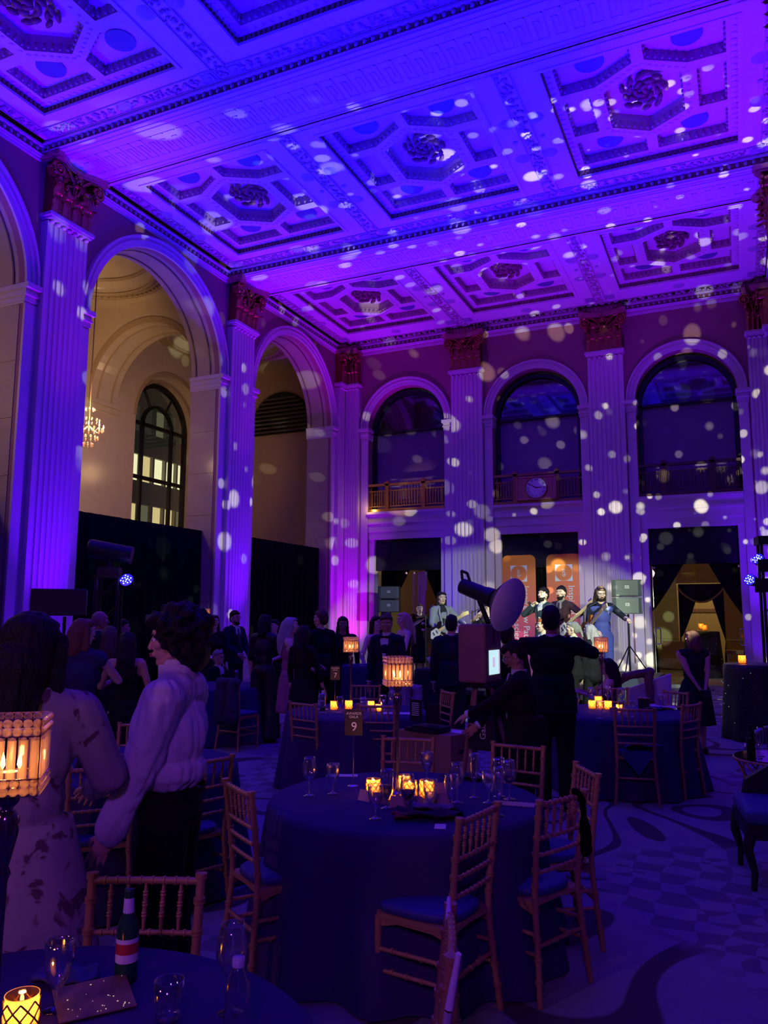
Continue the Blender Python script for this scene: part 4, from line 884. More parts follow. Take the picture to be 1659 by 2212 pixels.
# ================================================================== GLASSWARE AND TABLE DECOR
def lathe_thing(name, parts):
    root = thing(name, None, None)
    for nm, prof, m, n in parts: mb = MB(); mb.lathe(prof, n); mb.build(nm, m, root)
    return root
def hollow(outer, th=0.0022):   # closed thin vessel from an outer profile (bottom to top)
    inn = [(max(0.0005, r-th), z+(th if i == 0 else 0)) for i, (r, z) in enumerate(outer)]
    return outer+inn[::-1]
def stemware(H_, bowl, stem_h, foot_r, liquid=None, lm=None):
    parts = [('foot', [(0.0005, 0.0), (foot_r, 0.0), (foot_r, 0.003), (0.012, 0.008), (0.005, 0.016), (0.0038, stem_h*0.5), (0.005, stem_h-0.004), (0.0005, stem_h)], glass, 20),
             ('bowl', hollow([(0.0006, stem_h)]+[(r, stem_h+z) for r, z in bowl]), glass, 24)]
    if liquid:
        lp = [(0.0004, stem_h+0.003)]+[(max(0.001, r-0.003), stem_h+z) for r, z in bowl if z <= liquid]+[(0.0004, stem_h+[z for r, z in bowl if z <= liquid][-1])]
        parts.append(('drink', lp, lm, 24))
    return parts
wineb = [(0.018, 0.006), (0.033, 0.025), (0.041, 0.05), (0.040, 0.075), (0.035, 0.105), (0.031, 0.13)]
gobb = [(0.014, 0.008), (0.027, 0.03), (0.036, 0.06), (0.040, 0.085), (0.039, 0.11), (0.037, 0.125)]
flub = [(0.010, 0.01), (0.020, 0.04), (0.026, 0.09), (0.027, 0.13), (0.025, 0.17)]
beerb = [(0.012, 0.008), (0.024, 0.03), (0.032, 0.07), (0.036, 0.12), (0.037, 0.155)]
GL = {'wine': lathe_thing('wine_glass', stemware(0.21, wineb, 0.085, 0.035)), 'red': lathe_thing('red_wine_glass', stemware(0.21, wineb, 0.085, 0.035, 0.05, redwine)),
      'gob': lathe_thing('water_goblet', stemware(0.17, gobb, 0.045, 0.035, 0.06, water)), 'egob': lathe_thing('water_goblet', stemware(0.17, gobb, 0.045, 0.035)),
      'flute': lathe_thing('champagne_flute', stemware(0.23, flub, 0.075, 0.032)), 'beer': lathe_thing('beer_glass', stemware(0.2, beerb, 0.045, 0.035, 0.07, beer)),
      'tumb': lathe_thing('tumbler', [('bowl', hollow([(0.0006, 0), (0.030, 0.0), (0.034, 0.01), (0.036, 0.04), (0.038, 0.095)], 0.003), glass, 24)])}
CATN = {'wine': 'wine glass', 'red': 'wine glass', 'gob': 'goblet', 'egob': 'goblet', 'flute': 'flute', 'beer': 'beer glass', 'tumb': 'tumbler'}
gused = set()
def gl(kind, x, y, label, z=0.76, sc_=1.0, group='glasses on the banquet tables'):
    r = GL[kind]
    if kind in gused: r = dup(r, (x, y, z), 0)
    else: gused.add(kind); r.location = (x, y, z)
    r['label'] = label; r['category'] = CATN[kind]; r['group'] = group; r.scale = (sc_, sc_, sc_); return r
for a in (('wine', -2.30, 4.02, 'empty wine glass at the left rim of the centre table'), ('gob', -2.20, 4.12, 'water goblet left of the number nine stand'), ('beer', -1.78, 3.95, 'beer glass with greenish drink in front of the candles'),
          ('red', -1.60, 3.81, 'wine glass with dark red wine before the candles'), ('egob', -1.74, 3.72, 'goblet nearest the front rim of the centre table'), ('gob', -1.53, 3.95, 'half full goblet beside the black napkin heap'),
          ('gob', -1.85, 4.72, 'goblet at the back rim of the centre table'), ('wine', -1.48, 4.23, 'wine glass just right of the place cards'), ('egob', -1.47, 4.11, 'goblet overlapping the wine glass right of the candles'),
          ('flute', -1.43, 4.38, 'tall champagne flute on the right half of the centre table'), ('gob', -1.32, 4.30, 'goblet between flute and red wine at right'), ('wine', -1.31, 4.47, 'wine glass behind the right-hand goblet'),
          ('red', -1.24, 4.43, 'rightmost wine glass with red wine on the centre table'), ('flute', -1.19, 4.05, 'flute behind the front right chair back'),
          ('egob', -1.68, 1.63, 'goblet on the nearest table left of the green bottle'), ('tumb', -1.38, 1.71, 'short tumbler on the nearest table'), ('wine', -1.26, 1.81, 'wine glass on the nearest table before the left chair'),
          ('egob', -3.93, 7.49, 'goblet in front of the candles on the second table'), ('gob', -3.50, 7.20, 'goblet behind the number nine sign'), ('beer', -4.10, 7.42, 'beer glass beside the green bottle on the second table'),
          ('gob', -3.59, 7.85, 'goblet left of the crystal stand top on the second table'), ('tumb', -4.0, 8.2, 'tumbler behind the candles of the second table'), ('wine', -3.50, 7.92, 'wine glass at the right of the second table'),
          ('wine', -1.94, 8.95, 'wine glass at the left rim of the right table'), ('egob', -1.68, 8.70, 'goblet at the left front of the right table'), ('egob', -1.35, 8.24, 'goblet at the front rim of the right table'),
          ('wine', -1.46, 9.52, 'wine glass behind the candles of the right table'), ('wine', -1.30, 9.45, 'wine glass before the back chair of the right table'), ('egob', -1.16, 8.46, 'goblet seen through the nearest right-table chair'),
          ('wine', -1.86, 9.15, 'wine glass beside the dark suit at the right table'), ('gob', -0.85, 9.3, 'goblet beside the folded napkins on the right table'), ('gob', -1.06, 8.5, 'second goblet seen through the nearest right-table chair'), ('wine', -1.62, 9.3, 'wine glass left of the right-table candles')):
    gl(*a)
gl('gob', -3.75, 4.0, 'goblet on the hidden table between the two women'); gl('wine', -3.62, 4.05, 'wine glass on the hidden table near the white shirt'); gl('tumb', -4.2, 4.7, 'tumbler with tea lights on the hidden table'); gl('gob', -3.55, 3.85, 'goblet closest to the white shirt on the hidden table')
gl('wine', -5.0, 10.2, 'wine glass on the high table behind the second table', 1.07); gl('flute', -6.6, 9.4, 'flute on the far left table')

# votive candles
def make_votive():
    r = thing('votive_candle', None, None)
    mb = MB(); mb.lathe(hollow([(0.0006, 0), (0.032, 0), (0.036, 0.01), (0.037, 0.06), (0.034, 0.075), (0.036, 0.082)], 0.003), 20); mb.build('glass_cup', votglass, r)
    mb = MB()
    for k in range(8):
        for s in (-1, 1):
            for j in range(4):
                a0 = 2*PI*(k+s*0.5*j)/8; a1 = 2*PI*(k+s*0.5*(j+1))/8; z0, z1 = 0.008+0.0165*j, 0.008+0.0165*(j+1); mb.cyl((0.038*math.cos(a0), 0.038*math.sin(a0), z0), (0.038*math.cos(a1), 0.038*math.sin(a1), z1), 0.0019, 0.0019, 4, 0, False)
    mb.build('lattice', bronze, r)
    mb = MB(); mb.cyl((0, 0, 0.005), (0, 0, 0.026), 0.022, 0.022, 14); mb.build('candle', wax, r)
    mb = MB(); mb.lathe([(0.0003, 0.028), (0.005, 0.036), (0.0035, 0.048), (0.0003, 0.060)], 8); mb.build('flame', flame, r); return r
vot0 = make_votive(); vu = [0]
def votive(x, y, label, z=0.76, p=1.6, s=1.0):
    s *= 1.15
    r = vot0 if not vu[0] else dup(vot0); vu[0] = 1; r.location = (x, y, z); r['label'] = label; r['category'] = 'candle'; r['group'] = 'glowing amber votive candles'; r.scale = (s, s, s)
    point('votive_light', (x, y, z+0.062*s), p, WARM, 0.008)
votive(-1.97, 4.18, 'leftmost amber votive on the centre table'); votive(-1.86, 4.36, 'amber votive at the foot of the centre crystal stand'); votive(-1.86, 4.13, 'small low votive behind the beer glass', s=0.8); votive(-1.68, 4.28, 'rightmost amber votive on the centre table'); votive(-1.76, 4.22, 'amber votive glowing through the red wine glass')
votive(-4.12, 7.72, 'left amber votive on the second table'); votive(-4.0, 7.84, 'middle amber votive on the second table'); votive(-3.76, 7.90, 'right amber votive on the second table'); votive(-3.62, 7.80, 'votive beside the crystal stand shadow on the second table', s=0.8)
votive(-1.57, 9.08, 'left amber votive of the bright cluster on the right table'); votive(-1.48, 9.04, 'middle amber votive of the bright cluster on the right table'); votive(-1.40, 9.10, 'right amber votive of the bright cluster on the right table'); votive(-1.58, 9.55, 'votive at the back of the right table'); votive(-1.26, 8.95, 'small votive before the right-table wine glasses', s=0.8)
votive(-1.66, 1.50, 'amber votive at the bottom left corner'); votive(-0.02, 13.1, 'amber votive on the black sequin high table at right', 1.09, s=1.3)
votive(-4.25, 4.55, 'tea light on the hidden table by the floral dress', p=0.5, s=0.6)
votive(-1.02, 25.4, 'left candle on the sequin table in the hallway', 1.38, s=1.8); votive(-1.12, 25.6, 'upper candle on the sequin table in the hallway', 1.42, s=1.8)

# crystal lanterns on tall turned stands
def make_lantern():
    r = thing('crystal_candelabra', None, None)
    st = MB(); st.lathe([(0.0005, 0), (0.055, 0), (0.058, 0.008), (0.03, 0.018), (0.012, 0.04), (0.009, 0.08), (0.0085, 0.30), (0.010, 0.42), (0.016, 0.435), (0.010, 0.45), (0.014, 0.465), (0.026, 0.52), (0.028, 0.555), (0.018, 0.572), (0.011, 0.578), (0.024, 0.592), (0.026, 0.606), (0.012, 0.62), (0.02, 0.628)], 20); st.build('stand', mat('smoked_metal', (0.30, 0.20, 0.24), 0.12, 0.95), r)
    z0, h, w_ = 0.615, 0.17, 0.070
    tr_ = MB(); tr_.box((0, 0, z0+0.004), (2*w_, 2*w_, 0.006)); 
    for zz in (z0+0.038, z0+0.132, z0+h):
        for s in (-1, 1): tr_.box((0, s*w_, zz), (2*w_+0.004, 0.004, 0.003)); tr_.box((s*w_, 0, zz), (0.004, 2*w_+0.004, 0.003))
    for sx in (-1, 1):
        for sy_ in (-1, 1): tr_.cyl((sx*w_, sy_*w_, z0), (sx*w_, sy_*w_, z0+h), 0.0018, 0.0018, 5)
    tr_.build('frame', mat('rose_metal', (0.6, 0.35, 0.3), 0.25, 0.9), r)
    bead = MB(); bead.sph((0, 0, 0), 0.0105, 8, 6, 0, None, False); bme = bead.mesh('bead', crystal)
    pr = MB(); pr.prism([(-0.0095, 0), (-0.005, 0.005), (0.005, 0.005), (0.0095, 0), (0.005, -0.005), (-0.005, -0.005)], 0, 0.084, lambda u, v, w: (u, v, w)); pr.cyl((0, 0, 0.084), (0, 0, 0.092), 0.009, 0.002, 6); pme = pr.mesh('crystal_prism', crystal)
    for side in range(4):
        a = side*PI/2; dx, dy = math.cos(a), math.sin(a); nx, ny = -dy, dx
        for zz in (z0+0.012, z0+0.030, z0+0.142, z0+0.161):
            for k in range(7):
                u = (k-3)*0.0210; link('bead', bme, r, (nx*w_+dx*u, ny*w_+dy*u, zz), a)
        for k in range(6):
            u = (k-2.5)*0.0240; link('crystal_prism', pme, r, (nx*w_+dx*u, ny*w_+dy*u, z0+0.040), a)
    cd = MB(); cd.cyl((0, 0, z0+0.006), (0, 0, z0+0.045), 0.02, 0.02, 12); cd.build('candle', wax, r)
    fl = MB()
    for ox in (-0.018, 0.018): fl.lathe([(0.0003, z0+0.048), (0.0055, z0+0.058), (0.004, z0+0.072), (0.0003, z0+0.088)], 8, (ox, 0.01, 0))
    fl.build('flame', flame, r); return r
lan0 = make_lantern()
lan = [(-1.56, 1.335, 0.76, 0.70, 'crystal candle stand glowing at the left edge, nearest us'), (-1.85, 4.25, 0.76, 0.6, 'crystal candle stand in the middle of the centre table'), (-4.02, 7.92, 0.76, 0.3, 'crystal candle stand on the second table'),
       (-1.50, 9.37, 0.76, 0.2, 'crystal candle stand on the right table below the guitarist'), (-9.25, 12.1, 1.12, 0.3, 'small crystal stand by the left pilaster above the crowd')]
for i, (x, y, z, rz, lb) in enumerate(lan):
    r = lan0 if i == 0 else dup(lan0); r.location = (x, y, z); r.rotation_euler = (0, 0, rz); r['label'] = lb; r['category'] = 'candle stand'; r['group'] = 'crystal candle stands'
    point('lantern_light', (x, y, z+0.615+0.07), 0.8 if i < 4 else 0.4, WARM, 0.012)

# cards, bottles, signs
def tent(x, y, rz, label, w_=0.085, h=0.055, z=0.76, m=tan_paper):
    mb = MB(); d = h*0.75
    mb.add([(-w_/2, -d/2, 0), (w_/2, -d/2, 0), (w_/2, 0, h), (-w_/2, 0, h), (-w_/2, d/2, 0), (w_/2, d/2, 0)], [(0, 1, 2, 3), (3, 2, 5, 4)]); o = mb.build('place_card', m, loc=(x, y, z), rz=rz, label=label, cat='card', group='folded place cards around the candles'); so = o.modifiers.new('t', 'SOLIDIFY'); so.thickness = 0.0015
tent(-1.86, 4.04, 0.2, 'tan folded place card left of the beer glass'); tent(-1.74, 4.01, 0.3, 'tan folded place card between beer and red wine'); tent(-1.66, 4.05, 0.1, 'tan folded place card behind the red wine glass'); tent(-1.55, 4.17, 1.0, 'tan folded place card standing open at the right of the candles'); tent(-1.96, 4.06, -0.3, 'tan folded place card at the left of the candles'); tent(-1.60, 4.32, 0.6, 'tan folded place card behind the rightmost votive', 0.1, 0.08)
tent(-3.7, 7.78, 0.3, 'tan folded place card on the second table'); tent(-1.30, 8.82, 0.2, 'tan folded place card on the right table')
def flat(name, label, x, y, sz, rz, m, cat='card', z=0.762, th=0.002):
    mb = MB(); mb.box((0, 0, 0), (sz[0], sz[1], th)); return mb.build(name, m, loc=(x, y, z+th/2), rz=rz, label=label, cat=cat)
flat('menu_card', 'tan menu card flat at the right rim of the centre table', -1.17, 4.33, (0.20, 0.09), 0.1, tan_paper); flat('menu_card', 'pale card lying beside the number nine stand', -2.39, 4.60, (0.20, 0.07), 0.4, paper); flat('name_card', 'small lilac card at the front edge of the centre table', -1.39, 3.72, (0.055, 0.085), 0.3, paper)
flat('sheet', 'lilac sheet of paper on the second table', -3.35, 7.72, (0.32, 0.16), 0.35, paper, 'paper'); flat('sheet', 'lilac sheet at the left rim of the right table', -1.90, 8.75, (0.22, 0.14), 0.1, paper, 'paper'); flat('menu_card', 'small tan card on the second table', -4.24, 7.68, (0.12, 0.07), 0.2, tan_paper)
napkin('crumpled black napkin at the front of the centre table', (-1.50, 3.86, 0.765), (0.30, 0.17), 0.35, mat('black_napkin', (0.02, 0.012, 0.02), 0.7), 0.03); napkin('dark grey napkin on top of the black napkin heap', (-1.50, 3.92, 0.79), (0.20, 0.10), 0.2, mat('grey_napkin', (0.16, 0.12, 0.2), 0.7), 0.015)
napkin('dark red cloth under the black napkin heap', (-1.60, 3.80, 0.764), (0.14, 0.10), 0.8, mat('red_cloth', (0.25, 0.02, 0.03), 0.7), 0.018); napkin('dark plate napkin at the back right of the centre table', (-1.66, 4.86, 0.765), (0.22, 0.16), 0.1, mat('black_napkin', (0.02, 0.012, 0.02), 0.7), 0.02)
napkin('pale napkin on the right rim of the right table', (-0.87, 9.45, 0.765), (0.30, 0.16), -0.2, lilac, 0.02); napkin('dark napkin between pale napkins on the right table', (-0.93, 9.25, 0.765), (0.22, 0.12), 0.3, navynap, 0.02); napkin('pale napkin behind the photo box on the centre table', (-1.50, 4.90, 0.765), (0.16, 0.09), 0.1, lilac, 0.02)
napkin('navy napkin on the nearest table behind the card', (-1.78, 1.76, 0.765), (0.16, 0.12), 0.2, navynap, 0.015)
b = MB(); b.grid(10, 6, lambda s, t: ((s-0.5)*0.26*(1-0.6*t), 0.08*math.sin(s*3)*(1-t), 0.24*t+0.01*math.sin(s*14))); o = b.build('napkin', jk, loc=(-3.86, 3.95, 0.765), rz=0.5, label='standing folded dark napkin on the hidden table', cat='napkin'); o.modifiers.new('t', 'SOLIDIFY').thickness = 0.012
# green beer bottle with white and red label
def bottle(x, y, z, label, m, s=1.0, lab=True, cat='bottle'):
    t = thing('bottle', label, cat, (x, y, z)); mb = MB(); mb.lathe([(0.0005, 0), (0.029, 0), (0.031, 0.006), (0.031, 0.135), (0.026, 0.158), (0.016, 0.18), (0.0135, 0.20), (0.013, 0.235), (0.0145, 0.238), (0.0145, 0.246), (0.0005, 0.246)], 22); mb.build('glass_body', m, t)
    if lab:
        mb = MB(); mb.lathe([(0.0314, 0.055), (0.0314, 0.118)], 22); mb.build('label', paper, t); mb = MB(); mb.lathe([(0.0318, 0.078), (0.0318, 0.106)], 22, fn=lambda a, zz, r: (r*math.cos(a*0.5-2.3), r*math.sin(a*0.5-2.3), zz)); mb.build('red_band', mat('red_print', (0.5, 0.02, 0.04), 0.5), t)
        mb = MB(); mb.lathe([(0.0142, 0.182), (0.0140, 0.222)], 16, fn=lambda a, zz, r: ((r+0.003*max(0, (0.2-zz)*30))*math.cos(a), (r+0.003*max(0, (0.2-zz)*30))*math.sin(a), zz)); mb.build('neck_foil', paper, t)
    t.scale = (s, s, s); return t
greeng = mat('green_glass', (0.02, 0.10, 0.05), 0.06, 0, 0.25)
bottle(-1.63, 1.83, 0.76, 'green beer bottle with white and red label on the nearest table', greeng); bottle(-4.17, 7.55, 0.76, 'green bottle standing on the second table', greeng)
t = thing('water_bottle', 'clear plastic water bottle at the bottom edge of the nearest table', 'bottle', (-1.17, 1.71, 0.76)); mb = MB()
mb.lathe(hollow([(0.0006, 0), (0.028, 0), (0.032, 0.008), (0.030, 0.03), (0.033, 0.04), (0.030, 0.06), (0.033, 0.07), (0.030, 0.09), (0.033, 0.105), (0.030, 0.13), (0.016, 0.160), (0.013, 0.168)], 0.001), 22); mb.build('body', glass, t)
mb = MB(); mb.lathe([(0.015, 0.165), (0.0155, 0.186), (0.0005, 0.187)], 20); mb.build('cap', mat('clear_cap', (0.7, 0.65, 0.85), 0.3, transl=0.3), t)
# sparkle card
t = thing('event_card', 'dark folded card with golden sparkles on the nearest table', 'card', (-1.61, 1.69, 0.765), 0.94)
mb = MB(); mb.box((0, 0, 0.012), (0.19, 0.16, 0.003), 0, 0, 0.12); mb.build('cover', mat('card_print', (0.22, 0.15, 0.05), 0.5, noise_amt=0.95, nscale=14), t)
sp_ = MB(); rnd = random.Random(9)
for k in range(26):
    u, v = rnd.uniform(-0.085, 0.085), rnd.uniform(-0.07, 0.07); sp_.sph((u, v, 0.014+v*0.12), (lambda q: (q, q, 0.0006))(rnd.uniform(0.0008, 0.0026)), 8, 4)
sp_.build('sparkle_print', mat('sparkle', (1, 0.8, 0.5), 0.4, emit=(1, 0.7, 0.4), estr=0.7), t, kind='stuff')  # printed dots given emission, their glint is painted in
# number signs
def numsign(x, y, n, label, rz):
    t = thing('number_sign', label, 'sign', (x, y, 0.76), rz); mb = MB(); mb.lathe([(0.0005, 0), (0.035, 0), (0.034, 0.004), (0.004, 0.008)], 18); mb.cyl((0, 0, 0.004), (0, 0, 0.30), 0.0035, 0.0035, 8)
    for k in range(12): a, b = 2*PI*k/12, 2*PI*(k+1)/12; mb.cyl((0.014*math.cos(a), 0, 0.314+0.014*math.sin(a)), (0.014*math.cos(b), 0, 0.314+0.014*math.sin(b)), 0.002, 0.002, 5)
    mb.build('stand', chrome, t)
    mb = MB(); mb.box((0, 0, 0.375), (0.108, 0.004, 0.155)); mb.build('card', mat('sign_card', (0.035, 0.018, 0.028), 0.6), t)
    li = mat('sign_lettering', (0.75, 0.7, 0.85), 0.6)
    text('number', n, 0.075, li, Mx((1, 0, 0), (0, 0, 1), (0.003, -0.004, 0.348)), t, 0.0006); text('lettering', 'AWARDS', 0.022, li, Mx((1, 0, 0), (0, 0, 1), (0, -0.004, 0.428)), t, 0.0004); text('lettering', 'GALA', 0.022, li, Mx((1, 0, 0), (0, 0, 1), (0, -0.004, 0.408)), t, 0.0004)
numsign(-2.19, 4.36, '9', 'dark number nine sign on a thin chrome stand, centre table', 0.45); numsign(-4.25, 7.98, '7', 'dark number seven sign on the second table', 0.45)
# square dark flower box with crystals on the right table
t = thing('glass_vase', 'dark square vase on the right table before the white chair', 'vase', (-1.03, 9.25, 0.76)); mb = MB(); mb.box((0, 0, 0.06), (0.12, 0.12, 0.12)); mb.build('body', mat('smoked_glass', (0.02, 0.02, 0.03), 0.1), t); mb = MB()
for k in range(24): mb.sph((rnd.uniform(-0.05, 0.05), rnd.uniform(-0.05, 0.05), 0.125), 0.012, 6, 4)
mb.build('crystals', crystal, t, kind='stuff')

# ================================================================== PEOPLE
SK = {'warm': mat('skin_warm', (0.62, 0.36, 0.26), 0.5, spec=0.35), 'pale': mat('skin_pale', (0.74, 0.50, 0.40), 0.5, spec=0.35), 'tan': mat('skin_tan', (0.48, 0.27, 0.17), 0.5, spec=0.35)}
eyew = mat('eye_white', (0.75, 0.72, 0.7), 0.3); eyed = mat('eye_dark', (0.03, 0.02, 0.02), 0.2); lipm = mat('lips', (0.50, 0.14, 0.14), 0.45)
HAIR = {'black': mat('hair_black', (0.012, 0.009, 0.010), 0.55, spec=0.3, bump=0.6, bscale=90), 'brown': mat('hair_brown', (0.07, 0.035, 0.022), 0.5, bump=0.6, bscale=90), 'red': mat('hair_red', (0.45, 0.13, 0.035), 0.5, bump=0.6, bscale=90),
        'auburn': mat('hair_auburn', (0.16, 0.06, 0.04), 0.5, bump=0.6, bscale=90), 'blonde': mat('hair_blonde', (0.55, 0.40, 0.24), 0.5, bump=0.6, bscale=90), 'silver': mat('hair_silver', (0.40, 0.36, 0.38), 0.5, bump=0.6, bscale=90), 'grey': mat('hair_grey', (0.24, 0.23, 0.23), 0.5, bump=0.6, bscale=90)}
def head_template():
    mb = MB(); mb.sph((0, -0.012, 0.022), (0.076, 0.094, 0.092), 20, 14); mb.sph((0, 0.012, -0.035), (0.060, 0.074, 0.078), 18, 12)
    mb.sph((0, 0.055, -0.088), (0.026, 0.024, 0.022), 12, 8); mb.sph((0, 0.068, 0.040), (0.058, 0.022, 0.020), 14, 8)
    mb.cap((0, 0.082, 0.020), (0, 0.100, -0.022), 0.009, 0.012, 10); mb.sph((0.012, 0.098, -0.027), 0.008, 8, 6); mb.sph((-0.012, 0.098, -0.027), 0.008, 8, 6)
    mb.sph((0, 0.084, -0.054), (0.024, 0.014, 0.012), 12, 8)
    for s in (-1, 1):
        mb.sph((s*0.043, 0.058, -0.012), (0.024, 0.026, 0.022), 10, 8); mb.sph((s*0.079, -0.008, -0.004), (0.008, 0.020, 0.032), 10, 8, 0, Matrix.Rotation(-0.2*s, 3, 'Y'))
        mb.cap((s*0.058, -0.01, -0.05), (s*0.03, 0.045, -0.09), 0.02, 0.016, 8)
    return solid('t', SK['warm'], False, mb, 0.0048, 2)
HEAD = head_template()
def hand_template(curl, spread=0.09, point_=False):
    """right hand, wrist at the origin, fingers along -z, palm facing +y (towards the thigh: rolled later), thumb towards +x"""
    mb = MB(); mb.cap((0, 0, 0.02), (0, 0, -0.02), 0.024, 0.026, 10); mb.sph((0, 0, -0.05), (0.040, 0.016, 0.045), 12, 8); mb.sph((0.004, 0, -0.075), (0.038, 0.014, 0.02), 12, 8)
    for i, (x, L_, r) in enumerate(((0.030, 0.072, 0.0092), (0.010, 0.080, 0.0095), (-0.011, 0.074, 0.0090), (-0.031, 0.060, 0.0080))):
        a = (0.5-i/3)*spread*2; p = Vector((x, 0, -0.085)); ang = 0.12 if (point_ and i == 0) else curl*(0.7+0.12*i); d0 = 0
        for k, f_ in enumerate((0.45, 0.32, 0.23)):
            d0 += ang*(0.8 if k == 0 else 1.1); q = p+Vector((math.sin(a)*math.cos(d0), math.sin(d0), -math.cos(d0)))*L_*f_; mb.cap(p, q, r*(1-0.08*k), r*(0.92-0.08*k), 7); p = q
    mb.cap((0.028, 0.004, -0.028), (0.052, 0.016, -0.055), 0.0125, 0.0105, 8); mb.cap((0.052, 0.016, -0.055), (0.052, 0.026, -0.082), 0.0105, 0.0085, 8)
    return solid('t', SK['warm'], False, mb, 0.0042, 1)
HANDS = {'relax': hand_template(0.32), 'grip': hand_template(1.15, 0.02), 'open': hand_template(0.12, 0.16)}

def ik(S, T, l1, l2, hint):
    d = T-S; L_ = min(d.length, (l1+l2)*0.995); d = d.normalized(); T = S+d*L_
    a = (l1*l1-l2*l2+L_*L_)/(2*L_); h = math.sqrt(max(0, l1*l1-a*a)); hv = (hint-d*hint.dot(d)).normalized(); return S+d*a+hv*h, T
GAR = {}
def gm(name, c, r=0.8, **k): return mat('cloth_'+name, c, r, **k)
def person(label, x, y, h, rel, outfit='suit', col=(0.012, 0.012, 0.02), hair='short', hcol='brown', skin='warm', fem=False, z0=0.0, RH=None, LH=None, hr='relax', hl='relax', head=(0, 0), lean=0.0, seat=False,
           broad=1.0, hem=0.5, shirt=None, tie=None, beard=False, glasses=False, vox=0.014, step=0.0, legcol=None, sleeves=True, eb=None, group=None, sheen=0.0, absrot=None, hat=False, flare_=0.0):
    vd = math.atan2(x, y); th = vd+math.radians(rel) if absrot is None else absrot       # heading clockwise from +Y
    R_ = thing('person', label, 'person', (x, y, z0), -th, group); s = h/1.76
    Z = lambda *p: Vector(p)*s
    hipz, zoff = (0.93, 0.0)
    if seat: zoff = -0.44
    bw = broad*(0.92 if fem else 1.0)
    rotX = Matrix.Rotation(-lean, 3, 'X'); piv = Vector((0, 0, 0.98+zoff))
    up = lambda p: (rotX @ (Vector(p)+Vector((0, 0, zoff))-piv)+piv)*s
    neck = up((0, -0.005, 1.47)); hd = up((0, 0.015+0.03*lean, 1.645)); sh = {k: up((k*0.175*bw, -0.005, 1.425)) for k in (-1, 1)}
    mb = MB()      # the body: one skin
    def torso(m_, g=0.0, low=0.90):
        def el(c, r): m_.sph(up(c), tuple((q+g)*s for q in r), 14, 10, 0, rotX)
        el((0, 0, 0.97), (0.158*bw*(1.04 if fem else 1), 0.112, 0.12)); el((0, 0.0, 1.12), ((0.118 if fem else 0.14)*bw, 0.098, 0.15)); el((0, 0.0, 1.29), (0.148*bw, 0.112, 0.16))
        if fem:
            for k in (-1, 1): el((k*0.07, 0.085, 1.27), (0.062, 0.055, 0.062))
        m_.cap(sh[-1]*0.86+up((0, 0, 1.41))*0.14, sh[1]*0.86+up((0, 0, 1.41))*0.14, (0.062+g)*s, (0.062+g)*s, 12)
        m_.cap(up((-0.06, -0.02, 1.45)), up((0.06, -0.02, 1.45)), (0.055+g)*s, (0.055+g)*s, 10)
    torso(mb); mb.cap(up((0, -0.01, 1.44)), up((0, 0.005, 1.575)), 0.058*s, 0.050*s, 12)
    LEG = {}
    for k in (-1, 1):
        st = step*k
        if seat: hip = Vector((k*0.10, 0, 0.93+zoff))*s; kn = Vector((k*0.12, 0.44, 0.50))*s; an = Vector((k*0.12, 0.42, 0.09))*s
        else: hip = Z(k*0.092, 0, 0.93); kn = Z(k*0.10, 0.03+st*0.5, 0.50); an = Z(k*0.10, st, 0.085)
        LEG[k] = (hip, kn, an); mb.cap(hip, kn, 0.083*s*bw, 0.056*s, 12); mb.cap(kn, an, 0.055*s, 0.037*s, 12); mb.sph((kn+an)*0.5+Vector((0, -0.018, 0.06))*s, (0.047*s, 0.05*s, 0.11*s), 10, 8)
        mb.cap(an+Z(0, -0.02, -0.035), an+Z(0.01*k, 0.15, -0.055), 0.036*s, 0.028*s, 10)
    ARM = {}
    for k, T in ((1, RH), (-1, LH)):
        T = Vector(T)*s if T else Z(k*0.24*bw, 0.06, 0.86+zoff); hint = Vector(eb) if eb else Vector((k*0.6, -0.6, -0.5)); hint = Vector((hint.x*(k if eb else 1), hint.y, hint.z))
        E_, W_ = ik(sh[k], T, 0.285*s, 0.255*s, hint); ARM[k] = (sh[k], E_, W_)
        ar = 0.9 if fem else 1.0; mb.cap(sh[k], E_, 0.050*s*ar*broad, 0.040*s*ar, 10); mb.cap(E_, W_, 0.039*s*ar, 0.026*s*ar, 10)
    bme = solid('body', SK[skin], False, mb, vox, 2)
    fin = MB(); mesh_into(fin, bme, Matrix.Identity(4), 0)
    for k, pose in ((1, hr), (-1, hl)):      # hands with five fingers continue the forearms
        E_, W_ = ARM[k][1], ARM[k][2]; zax = (E_-W_).normalized(); inward = Vector((-k, 0.15, 0)) if abs(zax.z) > 0.5 else Vector((-0.5*k, 0.2, -0.9))
        yax = (inward-zax*inward.dot(zax)).normalized(); xax = yax.cross(zax); xx = xax*(1 if xax.y > 0 or abs(zax.z) < 0.5 else -1)
        if k == 1 and abs(zax.z) <= 0.5: xx = xx
        M_ = Matrix(((xx.x, yax.x, zax.x, W_.x), (xx.y, yax.y, zax.y, W_.y), (xx.z, yax.z, zax.z, W_.z), (0, 0, 0, 1))) @ Matrix.Scale(s*(0.93 if fem else 1.0), 4); mesh_into(fin, HANDS[pose], M_, 0)
    hM = Matrix.Translation(hd) @ Matrix.Rotation(-math.radians(head[0]), 4, 'Z') @ Matrix.Rotation(-math.radians(head[1])-lean*0.6, 4, 'X') @ Matrix.Scale(s*(0.95 if fem else 1.0), 4)
    mesh_into(fin, HEAD, hM, 0)
